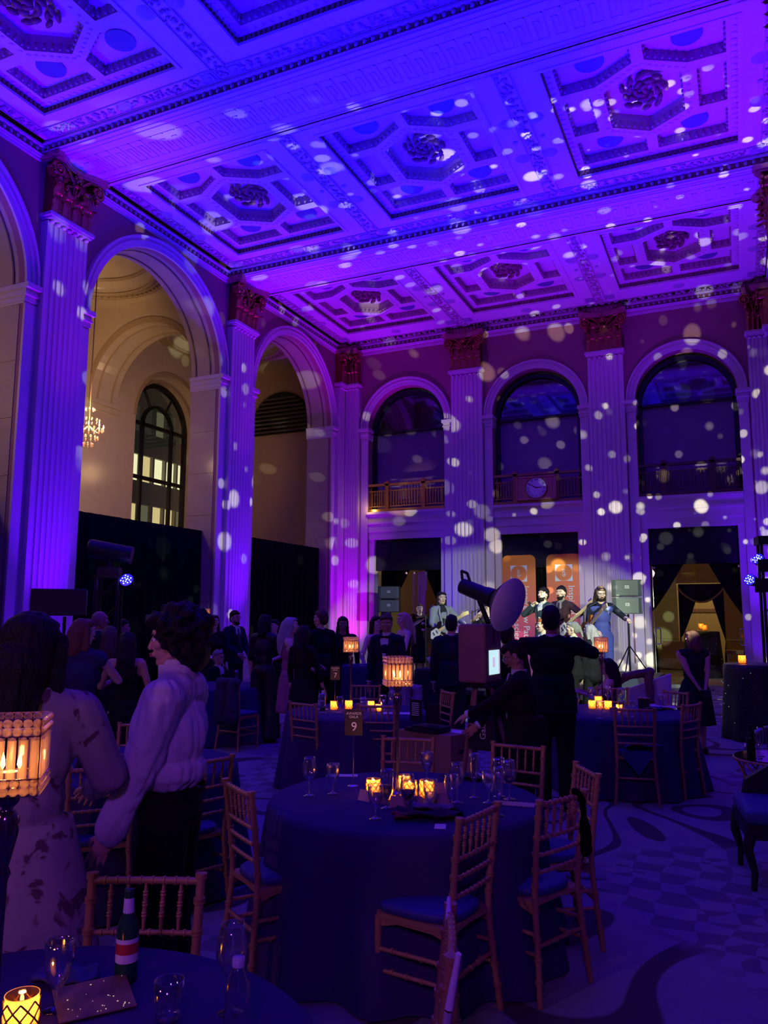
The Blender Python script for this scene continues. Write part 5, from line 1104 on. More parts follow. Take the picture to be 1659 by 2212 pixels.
    for k in (-1, 1):
        fin.sph(hM @ Vector((k*0.030, 0.0765, 0.008)), 0.0105*s, 10, 7, 1); fin.sph(hM @ Vector((k*0.031, 0.0845, 0.008)), 0.0052*s, 8, 6, 2)
        fin.cap(hM @ Vector((k*0.016, 0.091, 0.032)), hM @ Vector((k*0.048, 0.080, 0.034)), 0.0035*s, 0.0025*s, 6, 2)
    fin.sph(hM @ Vector((0, 0.0985, -0.050)), (0.021*s, 0.006*s, 0.0045*s), 10, 6, 3, hM.to_3x3().normalized()); fin.sph(hM @ Vector((0, 0.0975, -0.059)), (0.018*s, 0.006*s, 0.0055*s), 10, 6, 3, hM.to_3x3().normalized())
    fin.build('body', [SK[skin], eyew, eyed, lipm], R_)
    # ---- hair
    if hair != 'bald':
        hb = MB(); H_ = lambda *p: hM @ Vector(p); e3 = hM.to_3x3().normalized(); q = s*(0.95 if fem else 1.0)
        def he(c, r): hb.sph(H_(*c), tuple(v*q for v in r), 14, 10, 0, e3)
        he((0, -0.030, 0.038), (0.086, 0.092, 0.088)); he((0, -0.055, 0.0), (0.078, 0.065, 0.085)); he((0, 0.03, 0.088), (0.066, 0.055, 0.030))
        rnd = random.Random(int((x*31+y*17)*10))
        if hair == 'long':
            for k in (-1, 1): he((k*0.076, -0.015, -0.02), (0.022, 0.055, 0.11)); hb.cap(H_(k*0.078, -0.02, -0.06), H_(k*0.10, -0.05, -0.26), 0.030*q, 0.022*q, 8)
            hb.cap(H_(0, -0.07, 0.0), H_(0, -0.115, -0.20), 0.088*q, 0.095*q, 12); hb.cap(H_(0, -0.115, -0.20), H_(0, -0.13, -0.36), 0.095*q, 0.062*q, 12)
            for i in range(9): a = (i-4)*0.26; hb.cap(H_(0.09*math.sin(a), -0.09, -0.16), H_(0.12*math.sin(a), -0.135, -0.40-0.03*rnd.random()), 0.022*q, 0.008*q, 7)
        elif hair == 'longfull':
            he((0, -0.04, 0.04), (0.108, 0.115, 0.108)); he((0, -0.07, -0.03), (0.112, 0.085, 0.13))
            for k in (-1, 1): hb.cap(H_(k*0.088, 0.02, 0.03), H_(k*0.108, -0.02, -0.20), 0.034*q, 0.030*q, 8)
            hb.cap(H_(0, -0.09, -0.06), H_(-0.02, -0.13, -0.26), 0.112*q, 0.105*q, 12); hb.cap(H_(-0.02, -0.13, -0.26), H_(-0.07, -0.14, -0.44), 0.105*q, 0.05*q, 12)
            for i in range(11): a = (i-5)*0.25; hb.cap(H_(0.10*math.sin(a), -0.11, -0.18), H_(0.11*math.sin(a)-0.06, -0.16, -0.42-0.05*rnd.random()), 0.020*q, 0.007*q, 7)
        elif hair == 'shoulder':
            for k in (-1, 1): hb.cap(H_(k*0.074, -0.01, 0.02), H_(k*0.088, -0.02, -0.15), 0.030*q, 0.026*q, 8); he((k*0.05, 0.02, 0.075), (0.04, 0.05, 0.03))
            hb.cap(H_(0, -0.065, 0.0), H_(0, -0.085, -0.15), 0.085*q, 0.075*q, 12)
        elif hair == 'curly':
            he((0, -0.035, 0.035), (0.112, 0.122, 0.108)); he((0, -0.075, -0.05), (0.098, 0.085, 0.10))
            for i in range(150):
                a, b = rnd.uniform(-2.9, 2.9)+PI*1.5, rnd.uniform(-0.75, 1.45); r = rnd.uniform(0.108, 0.142); p = (r*math.cos(a)*math.cos(b), -0.03+r*math.sin(a)*math.cos(b), 0.025+r*math.sin(b))
                if p[1] > 0.035 and p[2] < 0.060: continue
                hb.sph(H_(*p), rnd.uniform(0.016, 0.027)*q, 7, 5)
            for i in range(26): hb.sph(H_(rnd.uniform(-0.08, 0.08), rnd.uniform(0.05, 0.105), rnd.uniform(0.075, 0.12)), rnd.uniform(0.016, 0.024)*q, 7, 5)
        elif hair == 'bun':
            he((0, -0.125, 0.05), (0.045, 0.045, 0.045)); he((0, 0.05, 0.07), (0.06, 0.04, 0.03))
        elif hair == 'pony':
            hb.cap(H_(0, -0.12, 0.03), H_(0, -0.16, -0.12), 0.03*q, 0.022*q, 9); he((0, 0.03, 0.075), (0.07, 0.06, 0.035))
        else:
            for i in range(30): a, b = rnd.uniform(0, 2*PI), rnd.uniform(0.2, 1.5); p = (0.080*math.cos(a)*math.cos(b), -0.02+0.09*math.sin(a)*math.cos(b), 0.045+0.086*math.sin(b)); hb.sph(H_(*p), 0.018*q, 7, 5)
        o = solid('hair', HAIR[hcol], R_, hb, 0.0075 if vox < 0.013 else 0.010, 1)
        displace(o, lambda c: noise.noise(Vector((c.x*55, c.y*55, c.z*14)))*(0.006 if hair != 'curly' else 0.004))
    if beard:
        hb = MB(); e3 = hM.to_3x3().normalized(); hb.sph(hM @ Vector((0, 0.045, -0.088)), (0.058*s, 0.052*s, 0.040*s), 14, 10, 0, e3); hb.sph(hM @ Vector((0, 0.010, -0.060)), (0.068*s, 0.06*s, 0.035*s), 14, 10, 0, e3); hb.sph(hM @ Vector((0, 0.094, -0.040)), (0.026*s, 0.010*s, 0.006*s), 10, 6, 0, e3)
        hb.build('beard', HAIR['black'], R_)
    if glasses:
        g = MB()
        for k in (-1, 1):
            for i in range(12): a, b = 2*PI*i/12, 2*PI*(i+1)/12; g.cyl(hM @ Vector((k*0.033+0.021*math.cos(a), 0.103, 0.008+0.017*math.sin(a))), hM @ Vector((k*0.033+0.021*math.cos(b), 0.103, 0.008+0.017*math.sin(b))), 0.0022, 0.0022, 5)
            g.cyl(hM @ Vector((k*0.055, 0.10, 0.012)), hM @ Vector((k*0.083, -0.01, 0.008)), 0.002, 0.002, 5)
        g.build('glasses', blackplastic if label.find('silver') < 0 else chrome, R_)
    if hat:
        g = MB(); e3 = hM.to_3x3().normalized(); g.lathe([(0.088, 0.045), (0.088, 0.09), (0.07, 0.125), (0.001, 0.135)], 18, (0, 0, 0), fn=lambda a, z, r: tuple(hM @ Vector((r*math.cos(a), r*1.12*math.sin(a)-0.01, z)))); g.build('cap', blackcloth, R_)
    # ---- clothes
    cm = mat('cloth_%.3f_%.3f_%.3f_%.1f' % (*col, sheen), col, 0.85-0.35*sheen, spec=0.2+0.3*sheen, bump=0.15, bscale=60); lm = cm if legcol is None else mat('cloth_%.3f_%.3f_%.3f' % legcol, legcol, 0.85, spec=0.2)
    def sleeves_(m_, g, upto=1.0):
        for k in (-1, 1):
            S_, E_, W_ = ARM[k]; ar = 0.9 if fem else 1.0
            m_.cap(S_, E_, (0.056+g)*s*ar*broad, (0.046+g)*s*ar, 10)
            if upto > 0.5: W2 = E_.lerp(W_, upto); m_.cap(E_, W2, (0.045+g)*s*ar, (0.034+g*0.8)*s*ar, 10)
    def trousers(flare=flare_, g=0.014):
        t_ = MB()
        for k in (-1, 1):
            hip, kn, an = LEG[k]; t_.cap(hip, kn, (0.086+g)*s*bw, (0.062+g+flare*0.4)*s, 12); t_.cyl(kn, an+Z(0, 0, -0.03), (0.062+g+flare*0.4)*s, (0.055+g+flare)*s, 14); t_.sph(kn, (0.062+g+flare*0.4)*s, 12, 8)
        t_.sph(up((0, 0, 0.97)), ((0.160+g)*s*bw, (0.116+g)*s, 0.12*s), 14, 10)
        solid('trousers', lm, R_, t_, vox, 2)
    def shoes():
        t_ = MB()
        for k in (-1, 1):
            an = LEG[k][2]; t_.cap(an+Z(0, -0.03, -0.037), an+Z(0.01*k, 0.17, -0.052), 0.046*s, 0.036*s, 10)
        t_.build('shoes', blackplastic, R_)
    if outfit in ('suit', 'vest', 'shirt', 'blazer'):
        trousers(); shoes()
        if outfit in ('suit', 'blazer'):
            j = MB(); torso(j, 0.020); sleeves_(j, 0.012, 0.92); j.cyl(up((0, 0, 1.14)), up((0, 0, 0.84)), 0.155*s*bw, 0.178*s*bw, 18)
            j.cap(up((-0.05, -0.02, 0.9)), up((0.05, -0.02, 0.9)), 0.14*s, 0.14*s, 12)
            o = solid('jacket', cm, R_, j, vox, 2)
            displace(o, lambda c: 0.007*noise.noise(c*11))
            sc_ = mat('cloth_shirt', (0.62, 0.60, 0.68), 0.8) if shirt is None else mat('shirt_%.2f_%.2f' % shirt[:2], shirt, 0.8)
            c_ = MB(); c_.lathe([(0.066*s, 0), (0.064*s, 0.045*s)], 18, tuple(up((0, -0.004, 1.485)))); c_.prism([(0, 1.14), (-0.062, 1.44), (-0.035, 1.50), (0.035, 1.50), (0.062, 1.44)], 0, 0.01, lambda u, v, w_: tuple(up((u, 0.135-0.28*max(0, v-1.28)+w_, v)))); c_.build('shirt', sc_, R_)
            for k in (-1, 1): lp = MB(); lp.prism([(k*0.012, 1.10), (k*0.075, 1.36), (k*0.055, 1.46), (k*0.088, 1.45), (k*0.105, 1.36), (k*0.035, 1.08)], 0, 0.008, lambda u, v, w_: tuple(up((u, 0.146-0.28*max(0, v-1.28)+w_, v)))); lp.build('lapel', cm, R_)
            if tie == 'tie': t_ = MB(); t_.prism([(-0.012, 1.47), (0.012, 1.47), (0.014, 1.43), (0.032, 1.20), (0, 1.12), (-0.032, 1.20), (-0.014, 1.43)], 0, 0.008, lambda u, v, w_: tuple(up((u, 0.150-0.28*max(0, v-1.28)+w_, v)))); t_.build('tie', mat('dark_tie', (0.03, 0.01, 0.05), 0.5), R_)
            if tie == 'bow': t_ = MB(); t_.sph(up((0, 0.098, 1.475)), 0.012*s); [t_.sph(up((k*0.032, 0.098, 1.475)), (0.030*s, 0.012*s, 0.018*s)) for k in (-1, 1)]; t_.build('bow_tie', blackcloth, R_)
            for k in (-1, 1):
                S_, E_, W_ = ARM[k]; d = (W_-E_).normalized(); cf = MB(); cf.cyl(W_-d*0.035*s, W_+d*0.012*s, 0.034*s, 0.036*s, 14, 0, False); cf.build('cuff', sc_, R_)
        elif outfit == 'vest':
            j = MB(); torso(j, 0.012); sleeves_(j, 0.004, 0.35); solid('shirt', cm, R_, j, vox, 2)
            j = MB(); torso(j, 0.020); o = solid('vest', mat('vest_blue', (0.06, 0.07, 0.36), 0.7), R_, j, vox, 2); o.scale = (0.94, 1.0, 0.985)
        else:
            j = MB(); j.sph(up((0, 0, 1.28)), (0.178*s*bw, 0.140*s, 0.17*s), 14, 10); j.cap(sh[-1]*0.86+up((0, 0, 1.41))*0.14, sh[1]*0.86+up((0, 0, 1.41))*0.14, 0.088*s, 0.088*s, 12); j.cap(up((-0.06, -0.02, 1.44)), up((0.06, -0.02, 1.44)), 0.085*s, 0.085*s, 10)
            j.sph(up((0, 0.09, 1.26)), (0.13*s, 0.09*s, 0.09*s)); sleeves_(j, 0.034, 0.93); j.sph(up((0, 0.02, 1.13)), (0.185*s*bw, 0.165*s, 0.095*s)); j.sph(up((0, 0.03, 1.22)), (0.175*s*bw, 0.155*s, 0.14*s)); j.cap(up((0, -0.01, 1.46)), up((0, -0.004, 1.53)), 0.072*s, 0.066*s, 14)
            o = solid('shirt', cm, R_, j, vox*0.8, 2)
            displace(o, lambda c: 0.020*noise.noise(Vector((c.x*8, c.y*8, c.z*3.2)))+0.014*abs(noise.noise(Vector((c.x*20, c.y*20, c.z*7)))))
            c_ = MB(); c_.lathe([(0.076*s, -0.02), (0.078*s, 0.045*s), (0.070*s, 0.05*s)], 20, tuple(up((0, -0.006, 1.50)))); c_.build('collar', cm, R_)
            c_ = MB(); c_.lathe([(0.172*s, 0), (0.174*s, 0.03*s)], 24, tuple(up((0, 0.006, 1.035))), fn=lambda a, z, r: (r*bw*math.cos(a), r*0.80*math.sin(a), z)); c_.build('waistband', lm, R_)
    elif outfit == 'dress' or outfit == 'gown':
        j = MB()
        def el(c, r): j.sph(up(c), tuple(q*s for q in r), 14, 10, 0, rotX)
        el((0, 0, 0.97), (0.170, 0.125, 0.12)); el((0, 0, 1.12), (0.130*bw, 0.110, 0.15)); el((0, 0, 1.27), (0.158*bw, 0.124, 0.125))
        for k in (-1, 1): el((k*0.07, 0.087, 1.27), (0.066, 0.060, 0.064)); j.cap(up((k*0.10, 0.07, 1.33)), up((k*0.115, -0.01, 1.475)), 0.020*s, 0.018*s, 8); j.cap(up((k*0.10, -0.07, 1.33)), up((k*0.115, -0.01, 1.475)), 0.020*s, 0.018*s, 8)
        if outfit == 'gown': torso(j, 0.018); sleeves_(j, 0.030 if sleeves == 'puff' else 0.008, 0.8)
        elif sleeves == 'tank': torso(j, 0.014)
        elif sleeves: torso(j, 0.010); sleeves_(j, 0.004, 0.55 if sleeves == 'half' else 0.88)
        m_ = cm if outfit != 'gown' else GAR['floral']
        o = solid('bodice', m_, R_, j, vox, 2)
        if outfit == 'gown':
            displace(o, lambda c: 0.012*noise.noise(Vector((c.x*8, c.y*8, c.z*4))))
        sk = MB(); top = (up((0, 0, 1.05))).z; hz = hem*s if not seat else 0.3; fl = 0.22 if outfit == 'gown' else 0.06; ph = rnd.random()*6 if hair != 'bald' else 1
        if not seat:
            def fn(a, z, r): k = (top-z)/(top-hz); w_ = 1+0.05*k*math.sin(9*a+ph)+0.03*k*math.sin(5*a+2*ph); return (r*w_*math.cos(a), r*0.78*w_*math.sin(a), z)
            n = 12; pr = [(((0.165 if outfit == 'gown' else 0.130)+(0.03 if outfit == 'gown' else 0.045)*min(1, 4*i/n)+fl*(i/n)**1.1)*s*bw, top+(hz-top)*i/n) for i in range(n+1)]; sk.lathe(pr, 56, (0, 0, 0), 0, fn); o = sk.build('skirt', m_, R_); o.modifiers.new('t', 'SOLIDIFY').thickness = 0.006
        else:
            for k in (-1, 1): sk.cap(LEG[k][0], LEG[k][1], 0.10*s, 0.075*s)
            solid('skirt', m_, R_, sk, vox, 2)
        shoes()
    elif outfit == 'widepants':
        trousers(0.09, 0.02); j = MB(); torso(j, 0.014); sleeves_(j, 0.010, 0.5); solid('top', cm, R_, j, vox, 2); shoes()
    return R_, ARM, hM, s
# printed chiffon for the foreground gown
def floral():
    m = bpy.data.materials.new('floral_chiffon'); m.use_nodes = True; nt = m.node_tree; b = nt.nodes['Principled BSDF']; N = nt.nodes.new; L = nt.links.new
    tc = N('ShaderNodeTexCoord'); a = N('ShaderNodeTexNoise'); a.inputs['Scale'].default_value = 7.5; a.inputs['Detail'].default_value = 4; a.inputs['Distortion'].default_value = 1.4; L(tc.outputs['Object'], a.inputs['Vector'])
    r = N('ShaderNodeMapRange'); r.inputs[1].default_value = 0.55; r.inputs[2].default_value = 0.60; L(a.outputs['Fac'], r.inputs[0]); mx = N('ShaderNodeMix'); mx.data_type = 'RGBA'; L(r.outputs[0], mx.inputs[0])
    mx.inputs[6].default_value = (0.36, 0.30, 0.30, 1); mx.inputs[7].default_value = (0.12, 0.05, 0.08, 1); L(mx.outputs[2], b.inputs['Base Color']); b.inputs['Roughness'].default_value = 0.85; return m
GAR['floral'] = floral()
P = person
BK = (0.010, 0.009, 0.014); NV = (0.012, 0.013, 0.035)
white = (0.66, 0.60, 0.66)
P('woman with long dark hair in a pale floral gown, back turned, at the left edge', -2.36, 2.10, 1.77, 8, 'gown', BK, 'longfull', 'black', fem=True, hem=0.06, sleeves='puff', head=(30, 0), vox=0.009, RH=(0.20, 0.30, 1.08), LH=(-0.22, 0.30, 1.05), broad=1.0)
P('woman with curly dark hair in a white shirt and black trousers, facing left', -2.19, 2.68, 1.79, -74, 'shirt', white, 'curly', 'black', 'warm', True, head=(-10, 4), vox=0.009, LH=(-0.19, 0.21, 0.84), RH=(0.22, 0.12, 0.9), legcol=(0.008, 0.007, 0.010), broad=1.12, flare_=0.06, eb=(0.5, -1.0, -0.2))
P('woman with auburn hair in a navy sleeveless dress seen from behind', -5.01, 4.93, 1.75, 15, 'dress', (0.03, 0.03, 0.11), 'shoulder', 'auburn', 'pale', True, hem=0.1, sleeves='tank', head=(45, 0), RH=(0.20, 0.42, 1.22), hr='relax', LH=(-0.2, 0.25, 1.1))
P('bald man in a dark suit with white collar, facing right behind the auburn haired woman', -7.52, 7.65, 1.83, 75, 'suit', NV, 'bald', skin='tan', tie='tie')
P('woman with long black hair in a black sleeveless dress between the two foreground women', -5.47, 5.95, 1.62, 5, 'dress', BK, 'long', 'black', 'warm', True, hem=0.25, sleeves=False, RH=(0.30, 0.10, 0.86), LH=(-0.12, 0.3, 1.25))
P('woman with dark hair in black holding a pale round plate beside the navy dress', -6.37, 6.65, 1.66, 10, 'dress', BK, 'long', 'brown', 'pale', True, hem=0.4, sleeves='half', LH=(-0.2, 0.3, 1.25))
P('man in purple light behind the curly haired woman', -8.56, 9.19, 1.70, 100, 'suit', NV, 'short', 'black', tie='tie')
P('woman with long brown hair smiling towards us left of the man in the suit', -8.03, 10.75, 1.79, 165, 'dress', BK, 'long', 'brown', 'pale', True, hem=0.5, sleeves='half', RH=(0.12, 0.3, 1.1))
P('dark haired woman with her back to us beside the small crystal stand', -8.83, 11.50, 1.78, 20, 'dress', BK, 'shoulder', 'black', 'warm', True, hem=0.5, sleeves='half')
P('person with glasses sitting low at the far left table', -7.64, 10.36, 1.62, 130, 'suit', BK, 'short', 'grey', seat=True, glasses=True)
P('man in a dark suit, glasses and striped tie standing before the lit pilaster', -8.66, 12.23, 1.85, 140, 'suit', NV, 'short', 'black', tie='tie', glasses=True, beard=True, RH=(0.12, 0.26, 1.02), LH=(-0.12, 0.26, 1.0))
P('woman with black hair in a sparkling black top and wide black trousers', -6.30, 9.64, 1.80, 25, 'widepants', BK, 'shoulder', 'black', 'warm', True, sheen=1.0, RH=(0.24, 0.32, 1.08))
P('woman in black raising a glass behind the sparkling black top', -6.90, 10.83, 1.72, -150, 'dress', BK, 'bun', 'black', 'pale', True, hem=0.4, RH=(0.18, 0.30, 1.20), LH=(-0.18, 0.34, 1.12), sleeves=False)
P('silver blonde woman with long straight hair in a pink dress facing right', -5.60, 9.20, 1.76, 95, 'dress', (0.36, 0.12, 0.22), 'long', 'silver', 'pale', True, hem=0.5, sleeves=False, RH=(0.14, 0.34, 1.06), LH=(-0.12, 0.36, 1.12))
P('woman with long dark hair in a short black dress, bare legs, behind the second table', -5.09, 8.68, 1.66, 35, 'dress', BK, 'long', 'black', 'warm', True, hem=0.55, sleeves='half', RH=(0.26, 0.16, 0.84), step=0.08)
P('man in a black suit with white collar seen from behind, turned to the left', -5.71, 10.25, 1.85, -30, 'suit', BK, 'short', 'brown', head=(-30, 0), LH=(-0.1, 0.34, 1.15))
P('woman with long dark hair standing before the magenta corner pilaster', -5.79, 11.11, 1.77, 175, 'dress', BK, 'long', 'black', 'tan', True, hem=0.4, head=(0, 12), RH=(0.22, 0.10, 0.88), broad=1.12)
P('woman in a black off shoulder dress smiling beside the stage speakers', -5.13, 10.96, 1.78, 140, 'dress', BK, 'shoulder', 'black', 'pale', True, hem=0.3, sleeves=False, RH=(0.30, 0.14, 0.95))
P('man in a dinner jacket and black bow tie leaning towards the candle stand', -4.39, 9.75, 1.80, -160, 'suit', NV, 'short', 'brown', 'tan', tie='bow', head=(-14, 10), lean=0.06)
P('laughing woman with loose light brown hair in a black halter dress', -5.14, 12.06, 1.84, -115, 'dress', BK, 'long', 'blonde', 'pale', True, hem=0.3, sleeves=False, LH=(-0.22, 0.34, 1.1), RH=(0.2, 0.3, 1.15), head=(0, 8))
SV = 0.45
_, armR, _, _ = P('woman with glasses playing a trombone at the left of the stage', -6.21, 15.44, 1.60, 178, 'dress', BK, 'pony', 'brown', 'pale', True, z0=SV, hem=0.4, RH=(-0.05, 0.38, 1.16), LH=(-0.12, 0.24, 1.28), hr='grip', hl='grip', glasses=True)
P('guitarist in a grey jacket with dark tousled hair on the left of the stage', -5.35, 14.45, 1.80, 160, 'suit', (0.26, 0.28, 0.32), 'shoulder', 'black', 'pale', z0=SV, shirt=(0.01, 0.01, 0.012), RH=(0.16, 0.27, 1.00), LH=(-0.36, 0.30, 1.16), hl='grip')
P('bearded drummer in a black cap sitting behind the keyboard', -5.60, 17.8, 1.62, 170, 'suit', BK, 'short', 'black', 'warm', z0=SV+0.25, seat=True, hat=True, beard=True, shirt=(0.02, 0.02, 0.02), RH=(0.2, 0.4, 0.72), LH=(-0.2, 0.4, 0.72), hr='grip', hl='grip')
P('singer woman with a ponytail in a black sleeveless top clapping on stage', -4.75, 15.60, 1.74, -150, 'dress', (0.02, 0.02, 0.025), 'pony', 'blonde', 'pale', True, z0=SV, hem=0.5, sleeves=False, RH=(0.10, 0.28, 1.36), LH=(-0.22, 0.20, 1.32), sheen=0.8, eb=(0.9, 0.1, -0.7))
P('bearded lead singer in a dark suit holding a microphone to his mouth', -3.36, 14.61, 1.86, -140, 'suit', (0.03, 0.04, 0.06), 'short', 'black', 'pale', z0=SV, beard=True, tie=None, RH=(0.05, 0.24, 1.46), hr='grip', LH=(-0.24, 0.12, 0.9), eb=(0.9, 0.0, -0.7), head=(0, -8))
P('bearded bass player in a dark jacket and patterned shirt behind the singer', -3.22, 15.55, 1.92, -150, 'suit', (0.05, 0.02, 0.035), 'short', 'black', 'pale', z0=SV, beard=True, shirt=(0.22, 0.20, 0.22), tie='tie', RH=(0.12, 0.28, 1.02), LH=(-0.50, 0.30, 1.26), hl='grip')
P('guitarist with long wavy hair, blue vest and blue trousers at the right of the stage', -2.25, 14.20, 1.86, 172, 'vest', (0.012, 0.014, 0.03), 'long', 'brown', 'pale', z0=SV, beard=True, head=(-8, 18), RH=(0.14, 0.28, 1.03), LH=(-0.38, 0.32, 1.22), hl='grip', legcol=(0.06, 0.07, 0.36))
P('man in a dark suit seen from behind in front of the bowl table', -3.60, 10.11, 1.78, 5, 'suit', NV, 'short', 'black', RH=(0.18, 0.42, 1.30), hr='open', broad=1.08)
P('broad shouldered man in black seen from behind, arms raised to take a photo', -1.66, 7.50, 1.86, 2, 'suit', BK, 'short', 'black', 'tan', broad=1.22, RH=(0.16, 0.34, 1.46), LH=(-0.16, 0.34, 1.46), hr='grip', hl='grip', eb=(1.0, -0.1, -0.5))
P('red haired woman at the foot of the stage facing left', -2.80, 14.2-0.35*6, 1.76, -105, 'suit', BK, 'bun', 'red', 'pale', True)
P('grey haired person with hair tied back facing left below the bassist', -2.46, 12.7, 1.70, -88, 'suit', BK, 'pony', 'grey', 'pale')
P('person with long light grey hair standing before the blue trousered guitarist', -2.22, 12.85, 1.66, -60, 'suit', BK, 'long', 'silver', 'pale', True)
P('woman in a black blazer and silver glasses touching the photo booth, head bowed', -1.50, 5.84, 1.60, -82, 'blazer', BK, 'bun', 'black', 'tan', True, head=(-4, 30), lean=0.10, LH=(-0.02, 0.50, 1.13), RH=(0.06, 0.44, 1.02), hl='open', glasses=True, vox=0.011, broad=1.15)
P('dark haired guest almost hidden between the photo booth and the bowed woman', -2.40, 8.60, 1.66, 10, 'suit', BK, 'short', 'black', 'tan')
P('woman in a black sleeveless dress with hands clasped behind her back near the glass doors', -0.61, 11.29, 1.60, -28, 'dress', (0.012, 0.010, 0.02), 'shoulder', 'auburn', 'warm', True, hem=0.42, sleeves='tank', broad=1.28, RH=(0.06, -0.19, 0.90), LH=(-0.02, -0.19, 0.92), hr='grip', hl='grip', head=(-25, 0), eb=(1.0, 0.2, 0.0))
P('woman with long dark hair seated at the right table, bare arm on the cloth', -1.62, 10.62, 1.66, -95, 'dress', (0.10, 0.04, 0.10), 'long', 'black', 'warm', True, seat=True, sleeves=False, LH=(-0.14, 0.40, 0.86), RH=(0.14, 0.40, 0.86))
b = MB(); b.box((0, 0, 0), (0.13, 0.03, 0.09)); b.build('clutch_bag', blackplastic, loc=(-0.47, 11.07, 0.80), rz=0.3, label='small black clutch held behind the back of the woman near the doors', cat='bag')

# ================================================================== STAGE, BAND GEAR, RIGGING
t = thing('stage', 'low black stage platform in front of the banners', 'stage'); b = MB(); b.bb((-6.9, 13.75, SV-0.08), (-1.75, 20.2, SV)); b.build('deck', mat('stage_deck', (0.02, 0.02, 0.022), 0.6), t)
b = MB(); b.bb((-6.9, 13.72, 0), (-1.75, 13.75, SV-0.08)); b.bb((-1.76, 13.75, 0), (-1.73, 20.2, SV-0.08)); b.bb((-6.93, 13.75, 0), (-6.9, 20.2, SV-0.08)); b.build('skirt', blackcloth, t)
b = MB(); b.bb((-6.0, 16.9, SV), (-4.8, 18.1, SV+0.25)); b.build('drum_riser', blackcloth, label='black riser under the drummer', cat='riser')
def at(M_, p): return M_ @ Vector(p)
def guitar(label, o, ang, tilt, scale_, bodym, x0, bass=False, rz=0):
    """o: body centre; ang: neck slope; local x = towards the headstock"""
    t = thing('guitar', label, 'guitar', o); t.rotation_euler = (0, -ang, rz); g = MB()
    pts = [(0.20, 0.05), (0.26, 0.14), (0.20, 0.17), (0.12, 0.12), (0.02, 0.13), (-0.10, 0.19), (-0.20, 0.17), (-0.25, 0.06), (-0.24, -0.08), (-0.17, -0.18), (-0.06, -0.18), (0.03, -0.13), (0.12, -0.13), (0.20, -0.15), (0.21, -0.10), (0.15, -0.04)]
    g.prism(pts, -0.022, 0.022, lambda u, v, w_: (u, w_, v)); o_ = g.build('body', bodym, t); bv = o_.modifiers.new('b', 'BEVEL'); bv.width = 0.008; bv.segments = 2
    L_ = 0.62 if bass else 0.50; g = MB(); g.bb((0.12, -0.040, -0.027), (0.20+L_, -0.020, 0.027)); n_ = mat('maple_neck', (0.75, 0.55, 0.28), 0.4); g.build('neck', n_, t)
    g = MB(); g.prism([(0.20+L_, -0.027), (0.20+L_+0.17, -0.05), (0.20+L_+0.18, 0.02), (0.20+L_+0.05, 0.045), (0.20+L_, 0.027)], -0.036, -0.020, lambda u, v, w_: (u, w_, v)); g.build('headstock', n_, t)
    g = MB()
    for k in range(4 if bass else 6): g.cyl((0.20+L_+0.03+k*0.025, -0.03, 0.045), (0.20+L_+0.03+k*0.025, -0.03, 0.07), 0.007, 0.009, 6)
    g.build('tuning_pegs', chrome, t, kind='stuff')
    g = MB(); g.prism([(0.16, -0.03), (0.10, 0.08), (-0.04, 0.08), (-0.12, -0.04), (-0.06, -0.12), (0.08, -0.09)], -0.027, -0.0225, lambda u, v, w_: (u, w_, v)); g.build('pickguard', paper, t)
    g = MB(); [g.bb((x_, -0.034, -0.035), (x_+0.02, -0.0225, 0.035)) for x_ in (-0.02, 0.06)]; g.build('pickups', blackplastic, t)
    t.scale = (scale_,)*3; return t
sunb = mat('sunburst_wood', (0.45, 0.14, 0.03), 0.25, noise_amt=0.5, nscale=4, coat=0.5)
guitar('sunburst electric guitar of the long haired guitarist', (-2.42, 13.84, SV+1.12), 0.50, 0, 1.0, sunb, 0, False, -0.95)
guitar('dark electric guitar of the grey jacketed guitarist', (-5.36, 14.10, SV+1.00), 0.55, 0, 0.92, mat('black_lacquer', (0.02, 0.01, 0.015), 0.2, coat=0.6), 0)
guitar('bass guitar with long pale neck raised to the right', (-3.12, 15.2, SV+1.10), 0.52, 0, 1.1, mat('dark_bass', (0.05, 0.02, 0.02), 0.3), 0, True, -0.7)
def micstand(label, x, y, z0, top, tipx, tipy, tipz):
    t = thing('microphone_stand', label, 'mic stand', (x, y, z0)); g = MB(); g.cyl((0, 0, 0.0), (0, 0, 0.02), 0.13, 0.13, 20); g.cyl((0, 0, 0.02), (0, 0, top), 0.011, 0.011, 8); g.build('pole', blackmetal, t)
    g = MB(); g.cyl((-0.12*tipx, -0.12*tipy, top-0.05), (tipx, tipy, tipz), 0.008, 0.008, 8); g.build('boom', blackmetal, t)
    g = MB(); d = Vector((tipx, tipy, 0)).normalized() if abs(tipx)+abs(tipy) > 0 else Vector((0, 1, 0)); g.cyl((tipx, tipy, tipz), (tipx+d.x*0.10, tipy+d.y*0.10, tipz+0.05), 0.012, 0.016); g.sph((tipx+d.x*0.12, tipy+d.y*0.12, tipz+0.06), 0.026); g.build('microphone', blackplastic, t)
micstand('microphone stand in front of the grey jacketed guitarist', -5.50, 13.98, SV, 1.40, 0.02, 0.16, 1.48); micstand('microphone stand of the long haired guitarist', -2.50, 13.9, SV, 1.42, 0.10, 0.06, 1.52)
micstand('boom microphone stand in front of the woman singer', -4.9, 15.0, SV, 1.45, 0.12, 0.22, 1.5); micstand('tall overhead boom stand above the drummer', -5.35, 16.6, SV, 1.9, -0.35, 0.3, 2.15)
g = MB(); g.cyl((-3.53, 14.42, SV+1.40), (-3.58, 14.40, SV+1.56), 0.012, 0.016); g.sph((-3.585, 14.40, SV+1.585), 0.027); g.build('microphone', blackplastic, label='hand microphone held by the lead singer', cat='microphone')
